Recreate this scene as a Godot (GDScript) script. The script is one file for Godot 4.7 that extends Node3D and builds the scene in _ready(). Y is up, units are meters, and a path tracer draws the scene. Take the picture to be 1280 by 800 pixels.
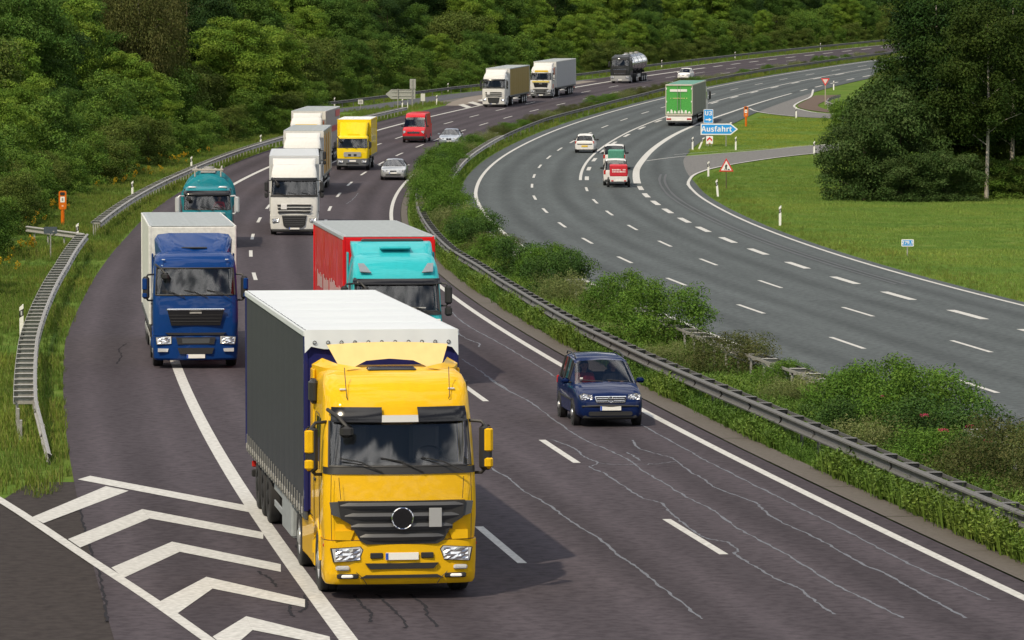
extends Node3D
# A motorway bend seen from a bridge. Everything is placed in road coordinates: s = metres along the road, u = metres right of the
# left carriageway's inner edge line, v = metres right of the right carriageway's inner edge line.

const CAM_H := 8.328
const EO := 5.3268
const S0 := -60.0
const S1 := 860.0
const DS := 2.0
var rx := PackedFloat32Array()
var rz := PackedFloat32Array()
var rt := PackedFloat32Array()
var rh := PackedFloat32Array()
var rel := PackedFloat32Array()
var rer := PackedFloat32Array()
var rmw := PackedFloat32Array()
var rng := RandomNumberGenerator.new()
var mats := {}
var taken := {}
var wheel_cache := {}
var counts := {}

func _ready() -> void:
	rng.seed = 20240611
	build_tables()
	setup_view()
	build_ground()
	build_roads()
	build_guardrails()
	build_furniture()
	build_vehicles()
	build_plants()
	build_grass()

# ------------------------------------------------------------------ view, sky, sun
func setup_view() -> void:
	var cam := Camera3D.new()
	cam.name = "camera"
	cam.position = Vector3(0, CAM_H, 0)
	cam.rotation.x = -atan((400.0 - 82.33) / 5317.9)
	cam.fov = rad_to_deg(2.0 * atan(400.0 / 5317.9))
	cam.near = 1.0
	cam.far = 6000.0
	add_child(cam)
	cam.current = true
	var env := Environment.new()
	env.background_mode = Environment.BG_SKY
	env.tonemap_mode = Environment.TONE_MAPPER_LINEAR
	env.tonemap_exposure = 0.87
	env.sdfgi_enabled = true
	env.ssao_enabled = true
	env.ssil_enabled = true
	var sky := Sky.new()
	var pan := PanoramaSkyMaterial.new()
	pan.panorama = ImageTexture.create_from_image(sky_image())
	sky.sky_material = pan
	env.sky = sky
	env.background_energy_multiplier = 0.37
	var we := WorldEnvironment.new()
	we.name = "world_environment"
	we.environment = env
	add_child(we)
	var sun := DirectionalLight3D.new()
	sun.name = "sun"
	sun.light_energy = 1.38
	sun.light_color = Color(1.0, 0.935, 0.82)
	sun.light_angular_distance = 0.9
	sun.shadow_enabled = true
	var to_sun := Vector3(-0.36, 0.74, 0.57).normalized()
	add_child(sun)
	sun.look_at_from_position(to_sun * 100.0, Vector3.ZERO, Vector3.UP)

func sky_image() -> Image:
	var w := 768
	var h := 384
	var im := Image.create(w, h, false, Image.FORMAT_RGBF)
	var n := FastNoiseLite.new()
	n.seed = 27
	n.noise_type = FastNoiseLite.TYPE_SIMPLEX_SMOOTH
	n.frequency = 1.0
	n.fractal_octaves = 5
	n.fractal_gain = 0.55
	for y in h:
		var el := PI * (0.5 - (y + 0.5) / h)
		var se := sin(el)
		var ce := cos(el)
		for x in w:
			if el < 0.0:
				im.set_pixel(x, y, Color(0.10, 0.11, 0.09))
				continue
			var az := TAU * (x + 0.5) / w
			var d := Vector3(cos(az) * ce, se, sin(az) * ce)
			var t := pow(1.0 - se, 2.2)
			var c := Color(0.17, 0.34, 0.74).lerp(Color(0.62, 0.74, 0.90), t)
			var q := d / (se + 0.22) * 1.5
			var v := n.get_noise_3d(q.x, q.y, q.z) * 0.5 + 0.5
			var cover := smoothstep(0.46, 0.57, v)
			var thick := smoothstep(0.57, 0.72, v)
			var cc := Color(6.6, 6.5, 6.4).lerp(Color(1.3, 1.36, 1.44), thick)
			im.set_pixel(x, y, c.lerp(cc, cover * 0.9))
	return im

# ------------------------------------------------------------------ road coordinates
func build_tables() -> void:
	var ck := [-0.3593, 0.68, 0.4038, 0.6514, 0.8073, 0.9542, 1.0609, 0.9187, 0.8445, 0.5971, 1.0268, 0.8121, 1.1, 1.1, 1.1]
	var gk := [-0.0985, -0.5397, -0.25, 0.5914, 1.2726, 1.8734, 2.5382, 2.7414, 2.8504, 2.9967, 3.1923, 3.3863, 3.5802]
	var le := [-0.3887, -0.5198, -1.0289, -1.2219, -1.0041, -0.6687]
	var re := [-0.0261, -0.2652, -0.3836, -0.2955, -0.1769, -0.0983]
	var mk := [1.3186, 1.2555, -0.3449, -0.8019, -0.7033, -0.6526]
	var th := -0.135838
	var x := 13.2309
	var z := 30.0
	var h := 0.0
	# backwards from s = 30 the road runs straight and level
	for i in int((S1 - S0) / DS) + 1:
		var s := S0 + i * DS
		if s <= 30.0:
			rx.append(x + sin(th) * (s - 30.0))
			rz.append(30.0 + cos(th) * (s - 30.0))
			rt.append(th)
			rh.append(0.0)
		else:
			var k0 := knots(ck, s - DS, 30.0, 50.0)
			var k1 := knots(ck, s, 30.0, 50.0)
			var t0: float = rt[i - 1]
			var t1 := t0 + (k0 + k1) * 0.5 * DS * 0.001
			rt.append(t1)
			rx.append(rx[i - 1] + (sin(t0) + sin(t1)) * 0.5 * DS)
			rz.append(rz[i - 1] + (cos(t0) + cos(t1)) * 0.5 * DS)
			h += (knots(gk, s - DS, 30.0, 60.0) + knots(gk, s, 30.0, 60.0)) * 0.5 * DS * 0.01
			rh.append(h)
		rel.append(knots(le, s, 30.0, 120.0) * 0.01)
		rer.append(knots(re, s, 30.0, 120.0) * 0.01)
		rmw.append(knots(mk, s, 30.0, 120.0))

func knots(a: Array, s: float, from: float, step: float) -> float:
	var f := clampf((s - from) / step, 0.0, a.size() - 1.001)
	var i := int(f)
	return lerpf(a[i], a[i + 1], f - i)

func look(a: PackedFloat32Array, s: float) -> float:
	var f := clampf((s - S0) / DS, 0.0, a.size() - 1.001)
	var i := int(f)
	return lerpf(a[i], a[i + 1], f - i)

func P(s: float, u: float, dy := 0.0) -> Vector3:
	var t := look(rt, s)
	var e := look(rel, s)
	var y := look(rh, s) + dy + (e * u if u < 2.8 else e * 2.8 + look(rer, s) * (u - 2.8))
	return Vector3(look(rx, s) + u * cos(t), y, -(look(rz, s) - u * sin(t)))

func ur(s: float, v: float) -> float:
	return v + EO + look(rmw, s)

func Q(s: float, v: float, right: bool, dy := 0.0) -> Vector3:
	return P(s, ur(s, v) if right else v, dy)

func path(a: Array, s: float) -> float:          # piecewise-linear [[s, value], ...]
	if s <= a[0][0]:
		return a[0][1]
	for i in a.size() - 1:
		if s <= a[i + 1][0]:
			var f: float = (s - a[i][0]) / (a[i + 1][0] - a[i][0])
			return lerpf(a[i][1], a[i + 1][1], f)
	return a[-1][1]

func bank_start(s: float) -> float:
	return path([[-60, -30], [90, -22], [150, -18.5], [370, -19], [400, -28], [430, -25.5], [470, -23.5], [510, -19.5], [560, -18.5], [800, -18.5]], s)

func rise(s: float, u: float) -> float:          # how far the ground stands above the road's own plane
	var b := bank_start(s)
	var y := 0.0
	if u < b:
		var d := b - u
		y = d * 0.16 if d < 5.0 else 0.8 + (minf(d, 60.0) - 5.0) * 0.22
	elif u > 48.0:
		y = minf(u - 48.0, 60.0) * 0.10
	return y

func G(s: float, u: float, dy := 0.0) -> Vector3:
	return P(s, u, rise(s, u) - 0.05 + dy)

func frame_at(s: float, u: float, facing: float) -> Transform3D:   # facing -1: towards the bridge, +1: away from it
	var f := (P(s + 2.0, u) - P(s - 2.0, u)).normalized()
	var z := f * facing
	var x := Vector3.UP.cross(z).normalized()
	return Transform3D(Basis(x, z.cross(x).normalized(), z), P(s, u))

# ------------------------------------------------------------------ naming
func numbered(called: String) -> String:
	if not taken.has(called):
		taken[called] = 0
		return called
	taken[called] += 1
	return "%s_%03d" % [called, taken[called]]

func tag(o: Node, label: String, category: String, group := "", kind := "") -> void:
	if label != "":
		o.set_meta("label", label)
	if category != "":
		o.set_meta("category", category)
	if group != "":
		o.set_meta("group", group)
	if kind != "":
		o.set_meta("kind", kind)

func thing(called: String, label: String, category: String, xf := Transform3D.IDENTITY, group := "") -> Node3D:
	var o := Node3D.new()
	o.name = numbered(called)
	add_child(o)
	o.transform = xf
	tag(o, label, category, group)
	return o

func part(called: String, parent: Node, at := Vector3.ZERO) -> Node3D:
	var o := Node3D.new()
	o.name = called
	parent.add_child(o, true)
	o.position = at
	return o

func put(called: String, mesh: Mesh, m: Material, parent: Node) -> MeshInstance3D:
	var o := MeshInstance3D.new()
	o.name = called if parent != self else numbered(called)
	o.mesh = mesh
	o.material_override = m
	parent.add_child(o, true)
	return o

func obj(called: String, g: Geo, m: Material, parent: Node, crease := 38.0) -> MeshInstance3D:
	return put(called, g.mesh(crease), m, parent)

# ------------------------------------------------------------------ shapes
class Geo:
	var t := PackedVector3Array()

	func tri(a: Vector3, b: Vector3, c: Vector3) -> void:
		t.append(a)
		t.append(b)
		t.append(c)

	func quad(a: Vector3, b: Vector3, c: Vector3, d: Vector3) -> void:
		tri(a, b, c)
		tri(a, c, d)

	func box(c: Vector3, s: Vector3, ch := 0.0) -> Geo:
		var h := s * 0.5
		if ch <= 0.0:
			var p := []
			for i in 8:
				p.append(c + Vector3(h.x if i & 1 else -h.x, h.y if i & 2 else -h.y, h.z if i & 4 else -h.z))
			quad(p[0], p[1], p[3], p[2])
			quad(p[4], p[6], p[7], p[5])
			quad(p[0], p[2], p[6], p[4])
			quad(p[1], p[5], p[7], p[3])
			quad(p[2], p[3], p[7], p[6])
			quad(p[0], p[4], p[5], p[1])
			return self
		ch = minf(ch, minf(h.x, minf(h.y, h.z)) * 0.95)
		var rings := []
		for lv in [[-h.y, ch], [-h.y + ch, 0.0], [h.y - ch, 0.0], [h.y, ch]]:
			var ix: float = h.x - lv[1]
			var iz: float = h.z - lv[1]
			var y: float = lv[0]
			rings.append(PackedVector3Array([
				c + Vector3(-ix + ch, y, -iz), c + Vector3(ix - ch, y, -iz), c + Vector3(ix, y, -iz + ch), c + Vector3(ix, y, iz - ch),
				c + Vector3(ix - ch, y, iz), c + Vector3(-ix + ch, y, iz), c + Vector3(-ix, y, iz - ch), c + Vector3(-ix, y, -iz + ch)]))
		loft(rings, true, true, true)
		return self

	func loft(rings: Array, closed := true, cap0 := false, cap1 := false) -> Geo:
		for i in rings.size() - 1:
			var a: PackedVector3Array = rings[i]
			var b: PackedVector3Array = rings[i + 1]
			var n := a.size()
			for j in (n if closed else n - 1):
				var k := (j + 1) % n
				quad(a[j], b[j], b[k], a[k])
		if cap0:
			fan(rings[0], false)
		if cap1:
			fan(rings[-1], true)
		return self

	func fan(r: PackedVector3Array, up: bool) -> void:
		var m := Vector3.ZERO
		for p in r:
			m += p
		m /= r.size()
		for j in r.size():
			var k := (j + 1) % r.size()
			if up:
				tri(m, r[k], r[j])
			else:
				tri(m, r[j], r[k])

	func cyl(a: Vector3, b: Vector3, r: float, n := 10, r2 := -1.0, caps := true) -> Geo:
		if r2 < 0.0:
			r2 = r
		var d := (b - a).normalized()
		var x := d.cross(Vector3.UP if absf(d.y) < 0.9 else Vector3.RIGHT).normalized()
		var y := d.cross(x)
		var r0 := PackedVector3Array()
		var r1 := PackedVector3Array()
		for i in n:
			var an := TAU * i / n
			var e := x * cos(an) + y * sin(an)
			r0.append(a + e * r)
			r1.append(b + e * r2)
		loft([r0, r1], true, caps, caps)
		return self

	func tube(pts: Array, r: float, n := 6) -> Geo:
		var rings := []
		for i in pts.size():
			var d: Vector3 = (pts[mini(i + 1, pts.size() - 1)] - pts[maxi(i - 1, 0)]).normalized()
			var x := d.cross(Vector3.UP if absf(d.y) < 0.9 else Vector3.RIGHT).normalized()
			var y := d.cross(x)
			var ring := PackedVector3Array()
			for k in n:
				var an := TAU * k / n
				ring.append(pts[i] + (x * cos(an) + y * sin(an)) * r)
			rings.append(ring)
		loft(rings, true, true, true)
		return self

	func lathe_x(prof: Array, n := 20, c := Vector3.ZERO) -> Geo:      # prof: [x, radius]
		var rings := []
		for p in prof:
			var ring := PackedVector3Array()
			for i in n:
				var an := TAU * i / n
				ring.append(c + Vector3(p[0], cos(an) * p[1], sin(an) * p[1]))
			rings.append(ring)
		loft(rings, true, false, false)
		return self

	func lathe_y(prof: Array, n := 12, c := Vector3.ZERO) -> Geo:      # prof: [y, radius]
		var rings := []
		for p in prof:
			var ring := PackedVector3Array()
			for i in n:
				var an := TAU * i / n
				ring.append(c + Vector3(cos(an) * p[1], p[0], sin(an) * p[1]))
			rings.append(ring)
		loft(rings, true, true, true)
		return self

	func prism(poly: Array, z0: float, z1: float) -> Geo:              # poly in x, y
		var pv := PackedVector2Array()
		for p in poly:
			pv.append(Vector2(p[0], p[1]))
		var idx := Geometry2D.triangulate_polygon(pv)
		for i in range(0, idx.size(), 3):
			for z in [z0, z1]:
				tri(Vector3(pv[idx[i]].x, pv[idx[i]].y, z), Vector3(pv[idx[i + 1]].x, pv[idx[i + 1]].y, z), Vector3(pv[idx[i + 2]].x, pv[idx[i + 2]].y, z))
		for i in pv.size():
			var a := pv[i]
			var b := pv[(i + 1) % pv.size()]
			quad(Vector3(a.x, a.y, z0), Vector3(b.x, b.y, z0), Vector3(b.x, b.y, z1), Vector3(a.x, a.y, z1))
		return self

	func moved(x: Transform3D) -> Geo:
		t = x * t
		return self

	func add(o: Geo) -> Geo:
		t.append_array(o.t)
		return self

	func mesh(crease := 38.0) -> ArrayMesh:
		var nt := t.size() / 3
		var fn := PackedVector3Array()
		fn.resize(nt)
		var at := {}
		for f in nt:
			fn[f] = (t[f * 3 + 2] - t[f * 3]).cross(t[f * 3 + 1] - t[f * 3])
			for k in 3:
				var key := Vector3i((t[f * 3 + k] * 2000.0).round())
				if at.has(key):
					at[key].append(f)
				else:
					at[key] = PackedInt32Array([f])
		var nn := PackedVector3Array()
		nn.resize(nt * 3)
		var lim := cos(deg_to_rad(crease))
		for f in nt:
			var me := fn[f].normalized()
			for k in 3:
				var key := Vector3i((t[f * 3 + k] * 2000.0).round())
				var s := Vector3.ZERO
				for o in at[key]:
					if fn[o].normalized().dot(me) >= lim:
						s += fn[o]
				nn[f * 3 + k] = s.normalized() if s.length_squared() > 1e-20 else (me if me.length_squared() > 0.5 else Vector3.UP)
		var arr := []
		arr.resize(Mesh.ARRAY_MAX)
		arr[Mesh.ARRAY_VERTEX] = t
		arr[Mesh.ARRAY_NORMAL] = nn
		var m := ArrayMesh.new()
		m.add_surface_from_arrays(Mesh.PRIMITIVE_TRIANGLES, arr)
		return m

# ------------------------------------------------------------------ materials (base colours given linear)
func col(r: float, g: float, b: float) -> Color:
	return Color(r, g, b).linear_to_srgb()

func noise_image(seed_: int, freq: float, oct: int, lo: float, hi: float, size := 512) -> Image:
	var n := FastNoiseLite.new()
	n.seed = seed_
	n.frequency = freq
	n.fractal_octaves = oct
	n.noise_type = FastNoiseLite.TYPE_SIMPLEX_SMOOTH
	var im := n.get_seamless_image(size, size)
	im.convert(Image.FORMAT_RGB8)
	if lo > 0.0 or hi < 1.0:
		var data := im.get_data()
		for i in data.size():
			data[i] = int(lerpf(lo, hi, data[i] / 255.0) * 255.0)
		im = Image.create_from_data(size, size, false, Image.FORMAT_RGB8, data)
	return im

var clean_tex: Texture2D
var grime_tex: Texture2D
func grime() -> Texture2D:
	if grime_tex == null:
		grime_tex = ImageTexture.create_from_image(noise_image(5, 0.02, 6, 0.88, 1.0, 512))
	return grime_tex

func mat(key: String, c: Color, rough := 0.6, metal := 0.0, coat := 0.0, dirty := false) -> StandardMaterial3D:
	if mats.has(key):
		return mats[key]
	var m := StandardMaterial3D.new()
	m.resource_name = key
	m.albedo_color = c
	m.roughness = rough
	m.metallic = metal
	if coat > 0.0:
		m.clearcoat_enabled = true
		m.clearcoat = coat
		m.clearcoat_roughness = 0.06
	if dirty:
		m.metallic_specular = 0.3
		m.albedo_texture = grime()
		m.uv1_triplanar = true
		m.uv1_scale = Vector3(0.55, 0.55, 0.55)
	mats[key] = m
	return m

func paint(key: String, c: Color) -> StandardMaterial3D:
	var m := mat(key, c, 0.55, 0.0, 0.45, true)
	m.metallic_specular = 0.15
	m.clearcoat_roughness = 0.03
	if clean_tex == null:
		clean_tex = ImageTexture.create_from_image(noise_image(9, 0.03, 6, 0.95, 1.0, 256))
	m.albedo_texture = clean_tex
	return m

func glass(key := "glass", tint := Color(0.10, 0.13, 0.13), alpha := 0.10) -> StandardMaterial3D:
	if mats.has(key):
		return mats[key]
	var m := StandardMaterial3D.new()
	m.resource_name = key
	m.transparency = BaseMaterial3D.TRANSPARENCY_ALPHA
	m.albedo_color = Color(tint.r, tint.g, tint.b, alpha)
	m.roughness = 0.02
	m.metallic_specular = 0.7
	mats[key] = m
	return m

func M_black() -> StandardMaterial3D: return mat("black plastic", col(0.018, 0.018, 0.019), 0.55)
func M_gloss_black() -> StandardMaterial3D: return mat("gloss black", col(0.012, 0.012, 0.014), 0.15)
func M_chassis() -> StandardMaterial3D: return mat("chassis", col(0.03, 0.03, 0.032), 0.7, 0.0, 0.0, true)
func M_tyre() -> StandardMaterial3D: return mat("tyre rubber", col(0.022, 0.022, 0.023), 0.85)
func M_rim() -> StandardMaterial3D: return mat("wheel rim", col(0.45, 0.46, 0.47), 0.4, 0.6)
func M_chrome() -> StandardMaterial3D: return mat("chrome", col(0.75, 0.76, 0.78), 0.12, 1.0)
func M_steel() -> StandardMaterial3D: return mat("galvanised steel", col(0.38, 0.375, 0.36), 0.6, 0.25, 0.0, true)
func M_dark_steel() -> StandardMaterial3D: return mat("darker steel", col(0.15, 0.15, 0.148), 0.65, 0.25, 0.0, true)  # darker copy of the galvanised steel, for median and far rails
func M_grey() -> StandardMaterial3D: return mat("dark grey plastic", col(0.06, 0.065, 0.07), 0.5)
func M_white() -> StandardMaterial3D: return mat("white plastic", col(0.78, 0.78, 0.76), 0.45)
func M_lamp() -> StandardMaterial3D: return mat("lamp lens", col(0.80, 0.82, 0.83), 0.06, 0.45)
func M_red() -> StandardMaterial3D: return mat("red lens", col(0.45, 0.02, 0.015), 0.2)
func M_amber() -> StandardMaterial3D: return mat("amber lens", col(0.75, 0.25, 0.02), 0.25)
func M_plate() -> StandardMaterial3D: return mat("number plate", col(0.78, 0.78, 0.75), 0.4)
func M_eu() -> StandardMaterial3D: return mat("plate blue", col(0.02, 0.08, 0.45), 0.4)
func M_interior() -> StandardMaterial3D: return mat("cab interior", col(0.035, 0.035, 0.04), 0.8)
func M_seat() -> StandardMaterial3D: return mat("seat cloth", col(0.07, 0.07, 0.08), 0.9)

# ------------------------------------------------------------------ ground
func grid_mesh(pts: Array, cols: int, uvs := PackedVector2Array(), uv2 := PackedVector2Array()) -> ArrayMesh:
	var rows := pts.size() / cols
	var v := PackedVector3Array(pts)
	var n := PackedVector3Array()
	n.resize(v.size())
	for r in rows:
		for c in cols:
			var a := v[r * cols + maxi(c - 1, 0)]
			var b := v[r * cols + mini(c + 1, cols - 1)]
			var d := v[maxi(r - 1, 0) * cols + c]
			var e := v[mini(r + 1, rows - 1) * cols + c]
			var nn := (b - a).cross(e - d).normalized()
			n[r * cols + c] = nn if nn.y > 0.0 else -nn
	var idx := PackedInt32Array()
	for r in rows - 1:
		for c in cols - 1:
			var i := r * cols + c
			idx.append_array([i, i + cols, i + cols + 1, i, i + cols + 1, i + 1])
	# clockwise from above
	var f0 := (v[idx[2]] - v[idx[0]]).cross(v[idx[1]] - v[idx[0]])
	if f0.y < 0.0:
		for k in range(0, idx.size(), 3):
			var q := idx[k + 1]
			idx[k + 1] = idx[k + 2]
			idx[k + 2] = q
	var arr := []
	arr.resize(Mesh.ARRAY_MAX)
	arr[Mesh.ARRAY_VERTEX] = v
	arr[Mesh.ARRAY_NORMAL] = n
	arr[Mesh.ARRAY_INDEX] = idx
	if uvs.size() == v.size():
		arr[Mesh.ARRAY_TEX_UV] = uvs
	if uv2.size() == v.size():
		arr[Mesh.ARRAY_TEX_UV2] = uv2
	var m := ArrayMesh.new()
	m.add_surface_from_arrays(Mesh.PRIMITIVE_TRIANGLES, arr)
	return m

func ramp_image(seed_: int, freq: float, oct: int, stops: Array, size := 512) -> Image:
	var g := Gradient.new()
	var off := PackedFloat32Array()
	var cs := PackedColorArray()
	for s in stops:
		off.append(s[0])
		cs.append(col(s[1], s[2], s[3]))
	g.offsets = off
	g.colors = cs
	var lut := []
	for i in 256:
		lut.append(g.sample(i / 255.0))
	var n := FastNoiseLite.new()
	n.seed = seed_
	n.frequency = freq
	n.fractal_octaves = oct
	n.fractal_gain = 0.62
	n.noise_type = FastNoiseLite.TYPE_SIMPLEX_SMOOTH
	var im := n.get_seamless_image(size, size)
	var src := im.get_data()
	var data := PackedByteArray()
	data.resize(size * size * 3)
	for i in size * size:
		var c: Color = lut[src[i]]
		data[i * 3] = c.r8
		data[i * 3 + 1] = c.g8
		data[i * 3 + 2] = c.b8
	return Image.create_from_data(size, size, false, Image.FORMAT_RGB8, data)

func build_ground() -> void:
	var us := [-420, -300, -200, -140, -105, -82, -68, -58, -50, -44, -38, -33, -29, -26.5, -24.5, -23, -21.5, -20, -19, -18.2, -17, -16, -14.5, -10, -5, 0, 1.0, 1.8, 2.8, 4, 5, 6, 8, 12, 16, 20, 22, 24, 27, 31, 36, 42, 48, 56, 70, 95, 130, 180, 260, 360]
	var pts := []
	var s := S0
	var bump := FastNoiseLite.new()
	bump.seed = 3
	bump.frequency = 0.06
	while s <= S1 + 0.1:
		for u in us:
			var w := 0.0
			if u > 60 or u < -40:
				w = bump.get_noise_2d(s, u) * 0.35
			pts.append(G(s, u, w))
		s += 4.0
	var m := StandardMaterial3D.new()
	m.resource_name = "grassy ground"
	m.albedo_texture = ImageTexture.create_from_image(ramp_image(11, 0.006, 7, [[0.0, 0.06, 0.11, 0.019], [0.35, 0.078, 0.138, 0.023], [0.55, 0.095, 0.158, 0.028], [0.75, 0.115, 0.166, 0.034], [1.0, 0.15, 0.16, 0.048]], 1024))
	m.uv1_triplanar = true
	m.uv1_world_triplanar = true
	m.uv1_scale = Vector3.ONE / 26.0
	m.roughness = 0.95
	m.metallic_specular = 0.1
	var g := put("ground", grid_mesh(pts, us.size()), m, self)
	tag(g, "green grassy ground with embankments on both sides of the motorway", "ground", "", "structure")
	var far := PlaneMesh.new()
	far.size = Vector2(6000, 6000)
	var o := put("distant_terrain", far, m, self)
	o.position = Vector3(0, -6.0, -1500)
	tag(o, "flat green land far around the motorway", "terrain", "", "structure")

# ------------------------------------------------------------------ roads
var asphalt_tex: Texture2D
func asphalt(key: String, seed_: int, c: Color, bands: Array, width: float) -> StandardMaterial3D:
	var m := StandardMaterial3D.new()
	m.resource_name = key
	if asphalt_tex == null:
		asphalt_tex = ImageTexture.create_from_image(ramp_image(31, 0.02, 6, [[0.0, 0.40, 0.40, 0.41], [0.38, 0.58, 0.58, 0.58], [0.55, 0.66, 0.66, 0.66], [0.8, 0.74, 0.74, 0.73], [1.0, 0.95, 0.95, 0.93]], 1024))
	m.albedo_texture = asphalt_tex
	m.albedo_color = col(c.r / 0.66, c.g / 0.66, c.b / 0.66)
	m.uv1_triplanar = true
	m.uv1_world_triplanar = true
	m.uv1_scale = Vector3.ONE / 7.0
	m.roughness = 0.85
	m.metallic_specular = 0.14
	if bands.size() > 0:
		# wear that runs with the lanes: polished wheel tracks, oil between them, patches
		var im := Image.create(256, 512, false, Image.FORMAT_RGBA8)
		var n := FastNoiseLite.new()
		n.seed = seed_ + 1
		n.frequency = 0.02
		n.fractal_octaves = 4
		var prof := PackedFloat32Array()
		for x in 256:
			var u := (x + 0.5) / 256.0 * width
			var f := 0.88
			for k in bands:
				f += k[1] * exp(-pow((u - k[0]) / k[2], 2.0))
			prof.append(f)
		for y in 512:
			for x in 256:
				var a := n.get_noise_2d(x * 1.6, y * 0.35) * 0.055 + n.get_noise_2d(x * 0.5 + 900, y * 2.0) * 0.03
				var q := clampf(prof[x] + a, 0.4, 1.0)
				im.set_pixel(x, y, Color(q, q, q, 1))
		m.detail_enabled = true
		m.detail_albedo = ImageTexture.create_from_image(im)
		m.detail_blend_mode = BaseMaterial3D.BLEND_MODE_MUL
		m.detail_uv_layer = BaseMaterial3D.DETAIL_UV_2
	return m

func strip(s0: float, s1: float, left, right_, on_right: bool, dy: float, cols := 2, step := 4.0, along := 160.0) -> ArrayMesh:
	var pts := []
	var uv2 := PackedVector2Array()
	var n := maxi(1, int(ceil((s1 - s0) / step)))
	for i in n + 1:
		var s := lerpf(s0, s1, float(i) / n)
		var a: float = path(left, s) if left is Array else left
		var b: float = path(right_, s) if right_ is Array else right_
		for c in cols:
			var f := float(c) / (cols - 1)
			pts.append(Q(s, lerpf(a, b, f), on_right, dy))
			uv2.append(Vector2(f, s / along))
	return grid_mesh(pts, cols, uv2, uv2)

func between(a: Array, b: Array, on_right: bool, dy: float, sub := 4) -> ArrayMesh:   # fill between two edges given as [s, u] lists of one length
	var pts := []
	var aa := smooth_path(a, sub)
	var bb := smooth_path(b, sub)
	for i in aa.size():
		for c in 3:
			var f := c / 2.0
			pts.append(Q(lerpf(aa[i].x, bb[i].x, f), lerpf(aa[i].y, bb[i].y, f), on_right, dy))
	return grid_mesh(pts, 3)

func smooth_path(a: Array, sub := 4) -> Array:
	var out := []
	for i in a.size() - 1:
		var p0 := Vector2(a[maxi(i - 1, 0)][0], a[maxi(i - 1, 0)][1])
		var p1 := Vector2(a[i][0], a[i][1])
		var p2 := Vector2(a[i + 1][0], a[i + 1][1])
		var p3 := Vector2(a[mini(i + 2, a.size() - 1)][0], a[mini(i + 2, a.size() - 1)][1])
		for k in sub:
			out.append(p1.cubic_interpolate(p2, p0, p3, float(k) / sub))
	out.append(Vector2(a[-1][0], a[-1][1]))
	return out

func ribbon(a: Array, width: float, on_right: bool, dy: float, sub := 4, jitter := 0.0) -> ArrayMesh:
	var ps := smooth_path(a, sub)
	var pts := []
	for i in ps.size():
		var p := Q(ps[i].x, ps[i].y, on_right, dy)
		var q0 := Q(ps[maxi(i - 1, 0)].x, ps[maxi(i - 1, 0)].y, on_right, dy)
		var q1 := Q(ps[mini(i + 1, ps.size() - 1)].x, ps[mini(i + 1, ps.size() - 1)].y, on_right, dy)
		var d := (q1 - q0).normalized()
		var side := d.cross(Vector3.UP).normalized() * width * 0.5 * (1.0 + rng.randf_range(-jitter, jitter))
		pts.append(p - side)
		pts.append(p + side)
	return grid_mesh(pts, 2)

func straight_poly(a: Array, on_right: bool, dy: float) -> ArrayMesh:     # a flat painted polygon of four corners
	var pts := []
	for i in 5:
		var f := i / 4.0
		pts.append(Q(lerpf(a[0][0], a[3][0], f), lerpf(a[0][1], a[3][1], f), on_right, dy))
		pts.append(Q(lerpf(a[1][0], a[2][0], f), lerpf(a[1][1], a[2][1], f), on_right, dy))
	return grid_mesh(pts, 2)

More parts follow.
